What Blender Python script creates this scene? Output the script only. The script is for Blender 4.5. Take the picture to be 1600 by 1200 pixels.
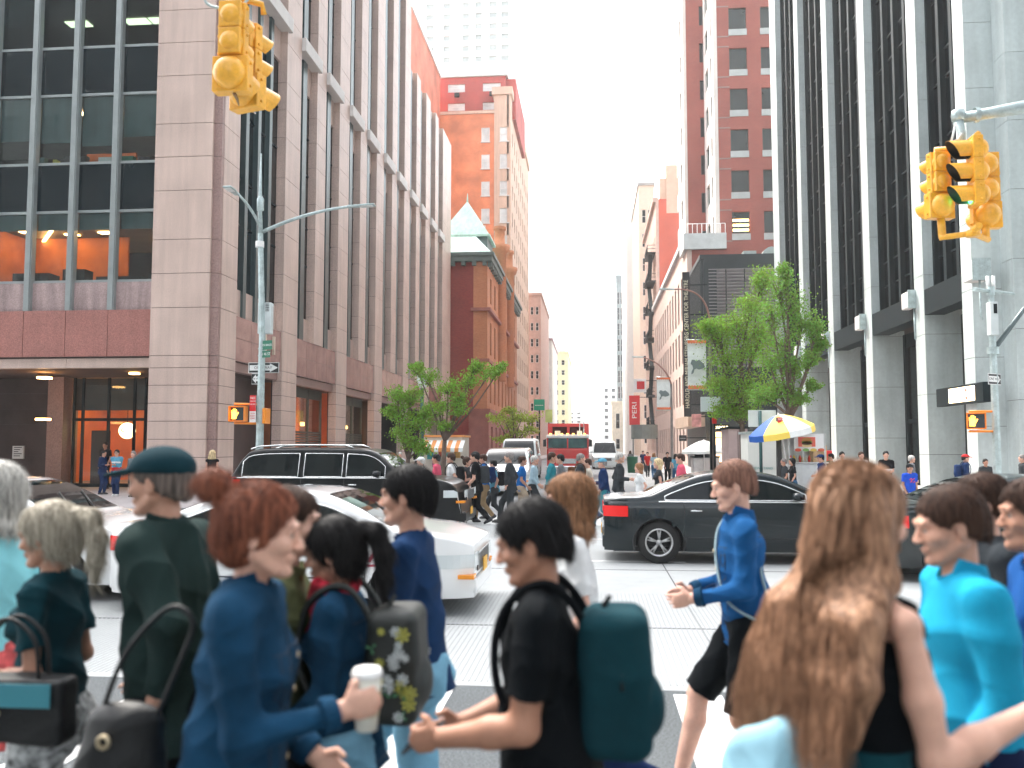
import bpy, bmesh, math, random
import numpy as np
from mathutils import Vector, Matrix, Euler
R = math.radians
rnd = random.Random(7)
for o in list(bpy.data.objects): bpy.data.objects.remove(o)
SC = bpy.context.scene
COL = SC.collection
# ---------------------------------------------------------------- camera
FPX = 1378.0; YAW = R(5.18); PIT = math.atan(97/FPX); CH = 1.88
cam = bpy.data.cameras.new('camera'); camo = bpy.data.objects.new('camera', cam); COL.objects.link(camo)
cam.sensor_width = 36; cam.lens = FPX/1600*36; cam.clip_start = 0.05; cam.clip_end = 3000
camo.location = (0, 0, CH); camo.rotation_euler = (math.pi/2+PIT, 0, YAW)
SC.camera = camo
cam.dof.use_dof = True; cam.dof.focus_distance = 34; cam.dof.aperture_fstop = 1.8
SC.render.resolution_x = 1024; SC.render.resolution_y = 768
# ---------------------------------------------------------------- world / sun
W = bpy.data.worlds.new('World'); SC.world = W; W.use_nodes = True
nt = W.node_tree; nt.nodes.clear()
wo = nt.nodes.new('ShaderNodeOutputWorld'); bg = nt.nodes.new('ShaderNodeBackground'); sk = nt.nodes.new('ShaderNodeTexSky')
sk.sky_type = 'NISHITA'; sk.sun_disc = False
SUN_EL, SUN_AZ = R(52), R(-38)          # azimuth from +Y, negative towards -X
sk.sun_elevation = SUN_EL; sk.sun_rotation = SUN_AZ
sk.air_density = 1.0; sk.dust_density = 4.0; sk.ozone_density = 1.0
hsv = nt.nodes.new('ShaderNodeHueSaturation'); hsv.inputs['Saturation'].default_value = .22      # thin white overcast
nt.links.new(sk.outputs[0], hsv.inputs['Color']); nt.links.new(hsv.outputs[0], bg.inputs[0]); bg.inputs[1].default_value = 0.15
nt.links.new(bg.outputs[0], wo.inputs[0])
sl = bpy.data.lights.new('sun', 'SUN'); sl.energy = 1.5; sl.angle = R(10); sl.color = (1, .93, .83)
so = bpy.data.objects.new('sun', sl); COL.objects.link(so)
so.rotation_euler = Vector((-math.sin(SUN_AZ)*math.cos(SUN_EL)*-1*-1, -math.cos(SUN_AZ)*math.cos(SUN_EL), -math.sin(SUN_EL))).to_track_quat('-Z', 'Y').to_euler()
SC.view_settings.view_transform = 'Standard'; SC.view_settings.look = 'None'; SC.view_settings.gamma = 1
SC.view_settings.exposure = 2.5
SC.cycles.max_bounces = 6; SC.cycles.transparent_max_bounces = 12; SC.cycles.volume_bounces = 1
SC.cycles.sample_clamp_indirect = 4

# ---------------------------------------------------------------- picture helpers (used to read off positions)
_f = Vector((-math.sin(YAW)*math.cos(PIT), math.cos(YAW)*math.cos(PIT), math.sin(PIT)))
_r = Vector((math.cos(YAW), math.sin(YAW), 0)); _u = _r.cross(_f)
def ray(px, py): return _f + _r*((px-800)/FPX) + _u*((600-py)/FPX)
def onY(px, py, Y):
    d = ray(px, py); t = Y/d.y; return Vector((d.x*t, Y, CH+d.z*t))
def onX(px, py, X):
    d = ray(px, py); t = X/d.x; return Vector((X, d.y*t, CH+d.z*t))
def gr(px, py, z=0):
    d = ray(px, py); t = (z-CH)/d.z; return Vector((d.x*t, d.y*t, z))

# ---------------------------------------------------------------- object helpers
BASE = {}
def tag(o, label=None, cat=None, group=None, kind=None):
    if label: o['label'] = label
    if cat: o['category'] = cat
    if group: o['group'] = group
    if kind: o['kind'] = kind
    return o
def thing(name, label, cat, loc=(0, 0, 0), rz=0, group=None, world=True):
    o = bpy.data.objects.new(name, None); COL.objects.link(o)
    o.location = loc; o.rotation_euler = (0, 0, rz); o.empty_display_size = .2
    BASE[o.name] = Vector(loc) if world else None
    return tag(o, label, cat, group)
def kids(o): return [c for c in bpy.data.objects if c.parent == o]
def copy_tree(o, loc, rz=None, label=None, parent=None):
    c = o.copy(); COL.objects.link(c)
    if loc is not None: c.location = loc
    if rz is not None: c.rotation_euler = (0, 0, rz)
    if label: c['label'] = label
    if parent: c.parent = parent
    for ch in kids(o):
        copy_tree(ch, None, None, None, c)
    return c
def mesh_obj(name, me, m, parent=None, off=None):
    o = bpy.data.objects.new(name, me); COL.objects.link(o)
    if m is not None:
        for mm in (m if isinstance(m, (list, tuple)) else [m]): me.materials.append(mm)
    if parent is not None:
        o.parent = parent
    return o
def sm3(pts, n=6):
    P = [Vector(p) for p in pts]; P = [P[0]]+P+[P[-1]]; out = []
    for i in range(1, len(P)-2):
        a, b, c, d = P[i-1:i+3]
        for k in range(n): t = k/n; out.append(((2*b)+(-a+c)*t+(2*a-5*b+4*c-d)*t*t+(-a+3*b-3*c+d)*t**3)*.5)
    return out+[P[-1]]
class MB:
    def __init__(s): s.v = []; s.f = []; s.m = []; s.cm = 0; s.sm = []; s.cs = False
    def quad(s, *p):
        n = len(s.v); s.v += [tuple(q) for q in p]; s.f.append(tuple(range(n, n+len(p)))); s.m.append(s.cm); s.sm.append(s.cs); return s
    def box(s, x0, x1, y0, y1, z0, z1):
        if x0 > x1: x0, x1 = x1, x0
        if y0 > y1: y0, y1 = y1, y0
        if z0 > z1: z0, z1 = z1, z0
        n = len(s.v)
        s.v += [(x0,y0,z0),(x1,y0,z0),(x1,y1,z0),(x0,y1,z0),(x0,y0,z1),(x1,y0,z1),(x1,y1,z1),(x0,y1,z1)]
        for f in ((3,2,1,0),(4,5,6,7),(0,1,5,4),(1,2,6,5),(2,3,7,6),(3,0,4,7)):
            s.f.append(tuple(n+i for i in f)); s.m.append(s.cm); s.sm.append(False)
        return s
    def obox(s, M_, sx, sy, sz):      # box of full sizes under matrix
        n = len(s.v)
        for z in (-1, 1):
            for (x, y) in ((-1,-1),(1,-1),(1,1),(-1,1)):
                s.v.append(tuple(M_ @ Vector((x*sx/2, y*sy/2, z*sz/2))))
        for f in ((3,2,1,0),(4,5,6,7),(0,1,5,4),(1,2,6,5),(2,3,7,6),(3,0,4,7)):
            s.f.append(tuple(n+i for i in f)); s.m.append(s.cm); s.sm.append(False)
        return s
    def prism(s, pts, d):             # closed polygon (3d points) extruded by vector d
        n = len(s.v); k = len(pts); d = Vector(d)
        s.v += [tuple(p) for p in pts] + [tuple(Vector(p)+d) for p in pts]
        s.f.append(tuple(range(n+k-1, n-1, -1))); s.f.append(tuple(range(n+k, n+2*k)))
        for i in range(k): s.f.append((n+i, n+(i+1) % k, n+k+(i+1) % k, n+k+i))
        s.m += [s.cm]*(k+2); s.sm += [False]*(k+2); return s
    def tube(s, pts, r, n=8, cap=True, smooth=True):
        pts = [Vector(p) for p in pts]; k = len(pts)
        rs = r if isinstance(r, (list, tuple)) else [r]*k
        b = len(s.v); prev = None
        for i, p in enumerate(pts):
            t = (pts[min(i+1, k-1)]-pts[max(i-1, 0)]).normalized()
            if prev is None: a = t.orthogonal().normalized()
            else:
                a = prev - t*prev.dot(t)
                a = a.normalized() if a.length > 1e-5 else t.orthogonal().normalized()
            prev = a; c = t.cross(a)
            for j in range(n):
                w = 2*math.pi*j/n; s.v.append(tuple(p+(a*math.cos(w)+c*math.sin(w))*rs[i]))
        for i in range(k-1):
            for j in range(n):
                s.f.append((b+i*n+j, b+i*n+(j+1) % n, b+(i+1)*n+(j+1) % n, b+(i+1)*n+j)); s.m.append(s.cm); s.sm.append(smooth)
        if cap:
            s.f.append(tuple(b+j for j in reversed(range(n)))); s.f.append(tuple(b+(k-1)*n+j for j in range(n))); s.m += [s.cm]*2; s.sm += [False]*2
        return s
    def lathe(s, prof, c=(0, 0, 0), axis='Z', n=20, smooth=True):   # prof: (r, h)
        b = len(s.v); c = Vector(c)
        for (r_, h) in prof:
            for j in range(n):
                w = 2*math.pi*j/n; x, y = r_*math.cos(w), r_*math.sin(w)
                p = {'Z': (x, y, h), 'Y': (x, h, y), 'X': (h, x, y)}[axis] if isinstance(axis, str) else None
                if p is None: p = axis @ Vector((x, y, h))
                s.v.append(tuple(c+Vector(p)))
        for i in range(len(prof)-1):
            for j in range(n):
                s.f.append((b+i*n+j, b+i*n+(j+1) % n, b+(i+1)*n+(j+1) % n, b+(i+1)*n+j)); s.m.append(s.cm); s.sm.append(smooth)
        return s
    def xf(s, M_, i0=0):
        for i in range(i0, len(s.v)): s.v[i] = tuple(M_ @ Vector(s.v[i]))
        return s
    def build(s, name, m, parent=None, world=None):
        me = bpy.data.meshes.new(name)
        v = s.v
        if parent is not None:
            b = parent; 
            while b.parent is not None: b = b.parent
            off = BASE.get(b.name)
            if off is not None and world is not False: v = [(p[0]-off.x, p[1]-off.y, p[2]-off.z) for p in v]
        me.from_pydata(v, [], s.f)
        for i, p in enumerate(me.polygons): p.material_index = s.m[i]; p.use_smooth = s.sm[i]
        me.validate(); me.update()
        return mesh_obj(name, me, m, parent)
def structure(name, mb, m):
    o = mb.build(name, m); o['kind'] = 'structure'; return o
def bevel(o, w=.01, seg=2):
    md = o.modifiers.new('bevel', 'BEVEL'); md.width = w; md.segments = seg; md.limit_method = 'ANGLE'; md.angle_limit = R(40); return o
TXT = {}
def text(name, s, size, loc, rot, m, parent=None, depth=.002, align='CENTER', sx=1):
    cu = bpy.data.curves.new(name, 'FONT'); cu.body = s; cu.size = size; cu.extrude = depth; cu.align_x = align; cu.align_y = 'CENTER'; cu.resolution_u = 3
    t = bpy.data.objects.new(name, cu); COL.objects.link(t)
    bpy.context.view_layer.update()
    me = bpy.data.meshes.new_from_object(t); bpy.data.objects.remove(t)
    me.transform(Matrix.Translation(Vector(loc)) @ Euler(rot).to_matrix().to_4x4() @ Matrix.Diagonal((sx, 1, 1, 1)))
    b = parent
    if b is not None:
        while b.parent is not None: b = b.parent
        off = BASE.get(b.name)
        if off is not None: me.transform(Matrix.Translation(-off))
    me.materials.clear()
    return mesh_obj(name, me, m, parent)

# ---------------------------------------------------------------- materials
MC = {}
def N(t, ty, **kw):
    n = t.nodes.new(ty)
    for k, v in kw.items(): setattr(n, k, v)
    return n
def mat(name, col, rough=.6, metal=0, var=.12, vs=1.5, bump=0, bs=40, spec=.5, emit=None, es=1, coat=0, sheen=0, sss=0, fine=0, fs=60, stain=0, dark=None, rvar=0):
    if name in MC: return MC[name]
    m = bpy.data.materials.new(name); m.use_nodes = True; t = m.node_tree; p = t.nodes['Principled BSDF']; MC[name] = m
    col = tuple(col)+(1,)
    p.inputs['Roughness'].default_value = rough; p.inputs['Metallic'].default_value = metal
    p.inputs['Specular IOR Level'].default_value = spec; p.inputs['Coat Weight'].default_value = coat; p.inputs['Coat Roughness'].default_value = .04
    p.inputs['Sheen Weight'].default_value = sheen
    if sss: p.inputs['Subsurface Weight'].default_value = sss; p.inputs['Subsurface Radius'].default_value = (.012, .005, .003); p.inputs['Subsurface Scale'].default_value = 1
    p.inputs['Base Color'].default_value = col
    tc = N(t, 'ShaderNodeTexCoord'); L = t.links.new
    src = None
    def mul(prev, fac_out, lo, hi):
        r_ = N(t, 'ShaderNodeMapRange'); r_.inputs['To Min'].default_value = lo; r_.inputs['To Max'].default_value = hi
        r_.inputs['From Min'].default_value = .3; r_.inputs['From Max'].default_value = .7
        L(fac_out, r_.inputs['Value'])
        x = N(t, 'ShaderNodeVectorMath', operation='SCALE')
        if prev is None: x.inputs[0].default_value = col[:3]
        else: L(prev, x.inputs[0])
        L(r_.outputs[0], x.inputs['Scale']); return x.outputs[0]
    if var:
        n = N(t, 'ShaderNodeTexNoise'); n.inputs['Scale'].default_value = vs; n.inputs['Detail'].default_value = 6; L(tc.outputs['Object'], n.inputs['Vector'])
        src = mul(src, n.outputs['Fac'], 1-var, 1+var)
        if rvar:
            rr = N(t, 'ShaderNodeMapRange'); rr.inputs['To Min'].default_value = rough-rvar; rr.inputs['To Max'].default_value = rough+rvar
            L(n.outputs['Fac'], rr.inputs['Value']); L(rr.outputs[0], p.inputs['Roughness'])
    if fine:
        n = N(t, 'ShaderNodeTexNoise'); n.inputs['Scale'].default_value = fs; n.inputs['Detail'].default_value = 3; L(tc.outputs['Object'], n.inputs['Vector'])
        src = mul(src, n.outputs['Fac'], 1-fine, 1+fine)
    if stain:
        mp = N(t, 'ShaderNodeMapping'); mp.inputs['Scale'].default_value = (3, 3, .25); L(tc.outputs['Object'], mp.inputs['Vector'])
        n = N(t, 'ShaderNodeTexNoise'); n.inputs['Scale'].default_value = 1.2; n.inputs['Detail'].default_value = 5; L(mp.outputs[0], n.inputs['Vector'])
        src = mul(src, n.outputs['Fac'], 1-stain, 1+stain*.4)
    if src is not None: L(src, p.inputs['Base Color'])
    if bump:
        n = N(t, 'ShaderNodeTexNoise'); n.inputs['Scale'].default_value = bs; n.inputs['Detail'].default_value = 4; L(tc.outputs['Object'], n.inputs['Vector'])
        b = N(t, 'ShaderNodeBump'); b.inputs['Strength'].default_value = bump; b.inputs['Distance'].default_value = .01
        L(n.outputs['Fac'], b.inputs['Height']); L(b.outputs[0], p.inputs['Normal'])
    if emit: p.inputs['Emission Color'].default_value = tuple(emit)+(1,); p.inputs['Emission Strength'].default_value = es
    return m
def brick(name, c1, c2, mortar, rough=.85, w=.22, h=.075, var=.15):
    if name in MC: return MC[name]
    m = mat(name, c1, rough, var=0); t = m.node_tree; p = t.nodes['Principled BSDF']; L = t.links.new
    tc = N(t, 'ShaderNodeTexCoord'); sp = N(t, 'ShaderNodeSeparateXYZ'); L(tc.outputs['Object'], sp.inputs[0])
    ad = N(t, 'ShaderNodeMath', operation='ADD'); L(sp.outputs[0], ad.inputs[0]); L(sp.outputs[1], ad.inputs[1])
    cb = N(t, 'ShaderNodeCombineXYZ'); L(ad.outputs[0], cb.inputs[0]); L(sp.outputs[2], cb.inputs[1])
    b = N(t, 'ShaderNodeTexBrick'); L(cb.outputs[0], b.inputs['Vector'])
    b.inputs['Color1'].default_value = tuple(c1)+(1,); b.inputs['Color2'].default_value = tuple(c2)+(1,); b.inputs['Mortar'].default_value = tuple(mortar)+(1,)
    b.inputs['Scale'].default_value = 1; b.inputs['Brick Width'].default_value = w; b.inputs['Row Height'].default_value = h; b.inputs['Mortar Size'].default_value = .008
    n = N(t, 'ShaderNodeTexNoise'); n.inputs['Scale'].default_value = .35; n.inputs['Detail'].default_value = 7; L(tc.outputs['Object'], n.inputs['Vector'])
    r_ = N(t, 'ShaderNodeMapRange'); r_.inputs['From Min'].default_value = .3; r_.inputs['From Max'].default_value = .7; r_.inputs['To Min'].default_value = 1-var; r_.inputs['To Max'].default_value = 1+var
    L(n.outputs['Fac'], r_.inputs['Value'])
    x = N(t, 'ShaderNodeVectorMath', operation='SCALE'); L(b.outputs['Color'], x.inputs[0]); L(r_.outputs[0], x.inputs['Scale']); L(x.outputs[0], p.inputs['Base Color'])
    return m
def glassmat(name, tint, refl=.9, base=.06):
    if name in MC: return MC[name]
    m = bpy.data.materials.new(name); m.use_nodes = True; t = m.node_tree; t.nodes.clear(); L = t.links.new; MC[name] = m
    o = N(t, 'ShaderNodeOutputMaterial'); mx = N(t, 'ShaderNodeMixShader'); tr = N(t, 'ShaderNodeBsdfTransparent'); gl = N(t, 'ShaderNodeBsdfGlossy')
    gl.inputs['Roughness'].default_value = .03; gl.inputs['Color'].default_value = (refl, refl, refl, 1); tr.inputs[0].default_value = tuple(tint)+(1,)
    fr = N(t, 'ShaderNodeFresnel'); fr.inputs['IOR'].default_value = 1.5
    hf = N(t, 'ShaderNodeMath', operation='MULTIPLY'); hf.inputs[1].default_value = .55; L(fr.outputs[0], hf.inputs[0]); L(hf.outputs[0], mx.inputs[0]); L(tr.outputs[0], mx.inputs[1]); L(gl.outputs[0], mx.inputs[2]); L(mx.outputs[0], o.inputs[0])
    return m
granite = mat('pink_granite', (.57, .43, .37), .45, var=.1, vs=.6, fine=.22, fs=38, stain=.12, bump=.08, bs=60)
granite_side = granite
granite_red = mat('red_granite', (.36, .15, .125), .35, var=.12, vs=.8, fine=.3, fs=30, stain=.1, bump=.05, bs=60)
granite_dk = mat('dark_granite', (.30, .19, .17), .45, var=.1, vs=.8, fine=.3, fs=35)
joint = mat('dark_joint', (.06, .045, .04), .9, var=0)  # dark backing seen in the gaps between stone blocks
marble = mat('grey_marble', (.47, .53, .525), .35, var=.12, vs=.55, fine=.05, fs=7, stain=.12, bump=.03, bs=20)
mull = mat('grey_green_metal', (.07, .115, .12), .35, metal=.5, var=.08, vs=3)
mull_lt = mat('pale_metal_mullion', (.33, .36, .36), .35, metal=.5, var=.08, vs=3)
dkmetal = mat('black_metal', (.002, .010, .013), .55, metal=0, var=.2, vs=2, spec=.2)
dkglass = mat('dark_glass', (.0015, .007, .010), .05, var=.3, vs=.4, spec=.25)
glass_t = glassmat('tinted_glass', (.26, .36, .38))
glass_c = glassmat('clear_glass', (.85, .9, .9))
concrete = mat('sidewalk_concrete', (.36, .33, .33), .85, var=.12, vs=.8, fine=.08, fs=50, bump=.05, bs=80)
avenue = mat('avenue_concrete', (.37, .385, .385), .8, var=.10, vs=.35, fine=.08, fs=60, bump=.1, bs=120, stain=.06)
asphalt = mat('speckled_asphalt', (.085, .095, .1), .8, var=.15, vs=.7, fine=.75, fs=70, bump=.3, bs=140)
paint_w = mat('white_paint', (.78, .79, .78), .6, var=.08, vs=3, fine=.06, fs=40, bump=.1, bs=100)
steel = mat('galvanised_steel', (.42, .50, .50), .45, metal=.55, var=.2, vs=6, fine=.12, fs=40)
yel = mat('signal_yellow', (.82, .40, .03), .4, var=.14, vs=4, fine=.08, fs=30, coat=.2)
black = mat('black_plastic', (.012, .012, .013), .4, var=.1)
white = mat('white_enamel', (.78, .78, .77), .4, var=.04)
# ================================================================ GROUND
SXL, SXR = -6.6, 4.6       # kerbs of the side street
KY = 24.0                  # far kerb of the avenue
g = MB(); g.quad((-1200,-400,-.02),(1200,-400,-.02),(1200,1600,-.02),(-1200,1600,-.02)); structure('ground', g, mat('far_ground', (.2,.2,.2), .9))
g = MB(); g.box(-160, 160, -14, 7.02, -.014, 0.0); structure('near_road', g, asphalt)
g = MB(); g.box(-160, 160, 7.02, KY, -.014, .003); structure('avenue_road', g, avenue)
g = MB(); g.box(SXL, SXR, KY, 420, -.014, .002); structure('side_street', g, mat('worn_asphalt', (.2,.205,.21), .85, var=.15, vs=.5, fine=.3, fs=60, bump=.2, bs=120))
def pavement(x0, x1, y0, y1, nm='pavement'):
    g = MB(); g.box(x0, x1, y0, y1, -.012, .15)
    structure(nm, g, concrete)
pavement(-160, SXL-.15, KY+.15, 420); pavement(SXR+.15, 160, KY+.15, 420)
g = MB(); g.box(-160, SXL, KY, KY+.146, -.011, .146); g.box(SXL-.146, SXL, KY+.146, 420, -.011, .146)
g.box(SXR, 160, KY, KY+.146, -.011, .146); g.box(SXR, SXR+.146, KY+.146, 420, -.011, .146); structure('kerb', g, mat('granite_kerb', (.3,.29,.29), .7, fine=.15))
# painted markings: near ladder crosswalk, stop lines, far crosswalk, lane dashes, joints in the avenue slabs
g = MB()
for i in range(-14, 15):
    x = .60 + i*1.02
    g.box(x, x+.36, 3.2, 6.9, .001, .006)
structure('near_crosswalk_marking', g, paint_w)
g = MB()
for i in range(0, 10): g.box(SXL+.5+i*1.15, SXL+1.05+i*1.15, 21.2, 24.0-.2, .001, .009)
structure('far_crosswalk_marking', g, paint_w)
g = MB()
for lane in (14.6, 18.0):
    for i in range(-10, 11): g.box(i*9-1.5, i*9+1.5, lane, lane+.12, .001, .008)
structure('lane_marking', g, paint_w)
g = MB()
for y in (9.35, 13.65): g.box(-160, 160, y, y+.02, .0005, .0065)
for i in range(-24, 25): g.box(i*4.6+1.1, i*4.6+1.115, 7.02, 24, .0005, .0062)
structure('road_joint', g, mat('joint_tar', (.06,.06,.06), .9, var=0))
g = MB()
for i in range(300): 
    x = -7+i*.05; g.box(x, x+.009, 7.15, 11.5, .0005, .0075)
structure('grooved_road_strip', g, mat('groove_shade', (.315,.33,.33), .9, var=0))
mh = thing('manhole_cover', 'round iron manhole cover in the pale avenue surface ahead of the crosswalk', 'manhole cover', (1.6, 8.6, .003))
g = MB(); g.lathe([(0,.012),(.3,.012),(.31,.008)], (1.6,8.6,.003), n=28); g.build('lid', mat('cast_iron', (.09,.085,.08), .6, metal=.5, var=.3, vs=20, bump=.4, bs=40), mh)
g = MB(); g.lathe([(.31,.0),(.31,.012),(.38,.012),(.38,.0)], (1.6,8.6,.003), n=28); g.build('rim', MC['cast_iron'], mh)

# ================================================================ generic building pieces
def bx(mb, ax, c0, c1, u0, u1, v0, v1):
    if ax == 'X': mb.box(c0, c1, u0, u1, v0, v1)
    else: mb.box(u0, u1, c0, c1, v0, v1)
def gridwall(mb, ax, c, t, u0, u1, v0, v1, cols, rows):
    """wall from plane c to c+t; openings cols x rows"""
    e = [u0]+[q for a in cols for q in a]+[u1]
    for i in range(0, len(e), 2): 
        if e[i+1]-e[i] > 1e-3: bx(mb, ax, c, c+t, e[i], e[i+1], v0, v1)
    for (a, b) in cols:
        z = [v0]+[q for r_ in rows for q in r_]+[v1]
        for i in range(0, len(z), 2):
            if z[i+1]-z[i] > 1e-3: bx(mb, ax, c, c+t, a, b, z[i], z[i+1])
def window(ax, c, d, a, b, v0, v1, parent, fm, gm, fw=.07, rails=(.5,), stiles=(), sill=None, name='window'):
    """window in an opening; d = direction inwards (+/-)"""
    mb = MB(); q = c+d*.16
    for (x0, x1, z0, z1) in ((a, a+fw, v0, v1), (b-fw, b, v0, v1), (a+fw, b-fw, v0, v0+fw), (a+fw, b-fw, v1-fw, v1)):
        bx(mb, ax, q, q+d*.08, x0, x1, z0, z1)
    for r_ in rails:
        z = v0+(v1-v0)*r_; bx(mb, ax, q+d*.005, q+d*.07, a+fw, b-fw, z-.03, z+.03)
    for r_ in stiles:
        x = a+(b-a)*r_; bx(mb, ax, q+d*.006, q+d*.06, x-.025, x+.025, v0+fw, v1-fw)
    if sill: bx(mb, ax, c-d*.06, c+d*.14, a-.08, b+.08, v0-.14, v0-.002)
    mb.cm = 1; bx(mb, ax, q+d*.045, q+d*.055, a+fw, b-fw, v0+fw, v1-fw)
    return mb.build(name, [fm, gm], parent)
def winrange(ax, c, d, cols, rows, parent, fm, gm, **k):
    for (a, b) in cols:
        for (p, q) in rows: window(ax, c, d, a, b, p, q, parent, fm, gm, **k)
def spaced(start, n, w, gap): return [(start+i*(w+gap), start+i*(w+gap)+w) for i in range(n)]

# ================================================================ LEFT: granite office building
LX, LY = -13.67, 31.0
GB = thing('office_building', 'pink granite office block on the left corner with teal window strips and banded piers', 'building', (LX, LY, 0))
Z0, Z1, Z2, Z3 = 4.79, 5.2, 6.93, 8.08
PITCH = 4.555
def banded(mb, x0, x1, y0, y1, zs, gap=.02, core=.03):
    for i in range(len(zs)-1):
        mb.box(x0, x1, y0, y1, zs[i]+(gap/2 if i else 0), zs[i+1]-gap/2)
def core(mb, x0, x1, y0, y1, z0, z1, c=.035): mb.box(x0+c, x1-c, y0+c, y1-c, z0, z1)
lowz = [.15+i*.66 for i in range(8)]; lowz[-1] = 4.75
upz = [4.75, 5.2, 6.98] 
z = 6.98
k = 0
while z < 46: z += (1.28, 1.27, 1.85)[k % 3]; upz.append(z); k += 1
# corner pier (front X -16.23..-13.96, notch, side Y 31..32.74)
mb = MB(); banded(mb, -16.23, -14.0, LY, 32.74, lowz+upz[1:]); mb.build('corner_pier', granite, GB)
mb = MB(); banded(mb, -13.997, LX, LY+.30, 32.738, lowz+upz[1:]); mb.build('corner_return', granite, GB)
mb = MB(); core(mb, -16.23, -14.0, LY, 32.74, .15, 46); mb.box(-14.03, LX-.035, LY+.33, 32.7, .15, 45.9); mb.build('pier_core', joint, GB)
mb = MB(); banded(mb, -13.997, LX-.012, LY+.10, LY+.297, lowz+upz[1:]); mb.build('corner_strip', granite_dk, GB)
# further pier on the avenue front
for xx in (-28.4, -40.6):
    mb = MB(); banded(mb, xx, xx+2.23, LY, 32.74, lowz+upz[1:]); mb.build('front_pier', granite, GB)
    mb = MB(); core(mb, xx, xx+2.23, LY, 32.74, .15, 46); mb.build('pier_core', joint, GB)
bays = [(-26.17, -16.23), (-38.37, -28.4)]
glm = mat('spandrel_glass', (.001,.009,.013), .08, var=.25, vs=.5, spec=.3)
blindm = mat('roller_blind', (.055,.10,.10), .8, var=.1, vs=2, stain=.2)
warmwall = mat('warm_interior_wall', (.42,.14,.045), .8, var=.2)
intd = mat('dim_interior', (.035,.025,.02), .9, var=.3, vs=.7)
lampm = mat('lit_ceiling_panel', (.9,.8,.6), .5, emit=(1,.74,.42), es=3.0, var=0)
lampo = mat('warm_lit_lamp', (.9,.6,.3), .5, emit=(1,.50,.16), es=5, var=0)
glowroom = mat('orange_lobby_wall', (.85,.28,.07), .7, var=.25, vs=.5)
floors = [(Z3+i*PITCH, Z3+i*PITCH+2.68) for i in range(8)]
for bi, (xa, xb) in enumerate(bays):
    n = 6; w = (xb-xa)/n
    mb = MB()
    for i in range(n): mb.box(xa+i*w+(.012 if i else 0), xa+(i+1)*w-.012, LY+.02, LY+.5, Z1, Z2)
    mb.build('red_granite_frieze', granite_red, GB)
    mb = MB(); mb.box(xa, xb, LY+.10, LY+.6, Z1-.05, Z2+.0); mb.build('frieze_backing', joint, GB)
    mb = MB()
    for i in range(3): mb.box(xa+i*(xb-xa)/3+.01, xa+(i+1)*(xb-xa)/3-.01, LY+.16, LY+.5, Z0, Z1-.06)
    mb.build('lintel_band', granite, GB)
    mb = MB(); mb.box(xa, xb, LY+.3, LY+.6, Z2+.002, Z3-.05); mb.build('sill_panel', mat('stained_granite', (.40,.29,.28), .6, var=.1, fine=.25, fs=35, stain=.35), GB)
    mb = MB()
    for i in range(1, n):
        x = xa+i*w
        mb.box(x-.10, x+.10, LY+.10, LY+.46, Z2+.005, 46); mb.box(x-.135, x-.045, LY+.15, LY+.40, Z2+.006, 46); mb.box(x+.045, x+.135, LY+.15, LY+.40, Z2+.006, 46)
    mb.build('mullion', mull_lt, GB)
    mb = MB()
    for (a, b) in floors:
        for z in (a, b): mb.box(xa, xb, LY+.33, LY+.43, z-.05, z+.05)
    mb.build('transom', mull_lt, GB)
    for fi, (a, b) in enumerate(floors):
        for i in range(n):
            x0, x1 = xa+i*w+.12, xa+(i+1)*w-.12
            mb = MB(); mb.cm = 0; mb.box(x0, x1, LY+.37, LY+.39, a+.05, b-.05); mb.cm = 1; mb.box(x0, x1, LY+.36, LY+.40, b+.05, a+PITCH-.05)
            if bi == 0: mb.build('window_pane', [(glass_c if fi <= 1 else glass_t) if fi < 3 else dkglass, glm], GB)
            elif i == 0:
                mb = MB(); mb.box(xa, xb, LY+.37, LY+.39, a+.05, b-.05); mb.cm = 1; mb.box(xa, xb, LY+.36, LY+.40, b+.05, a+PITCH-.05); mb.build('window_band', [dkglass, glm], GB)
    if bi == 0:
        for fi, drop in ((0, (.28,)*6), (1, (.62,.62,.62,.66,.72,.60,.60)), (2, (.05,)*6)):
            a, b = floors[fi]
            for i in range(n):
                x0, x1 = xa+i*w+.13, xa+(i+1)*w-.13; d = drop[(i) % len(drop)]*(b-a)
                if fi == 0: d = .62
                mb = MB(); mb.box(x0, x1, LY+.47, LY+.48, b-.05-d, b-.04); mb.build('roller_blind', blindm, GB)
# slabs and rooms behind the glazing
for fi in range(4):
    a, b = floors[fi]
    mb = MB(); mb.box(-44, LX-.62, LY+.7, 48, b+.02, a+PITCH-.02); mb.build('floor_slab', mat('office_ceiling', (.16,.14,.12), .9, var=.1), GB)
mb = MB(); mb.box(-44, LX-.62, 38.5, 38.7, Z2, 26); mb.box(-30, -29.8, LY+.7, 38.5, Z2, 26); mb.build('office_wall', intd, GB)
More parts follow.
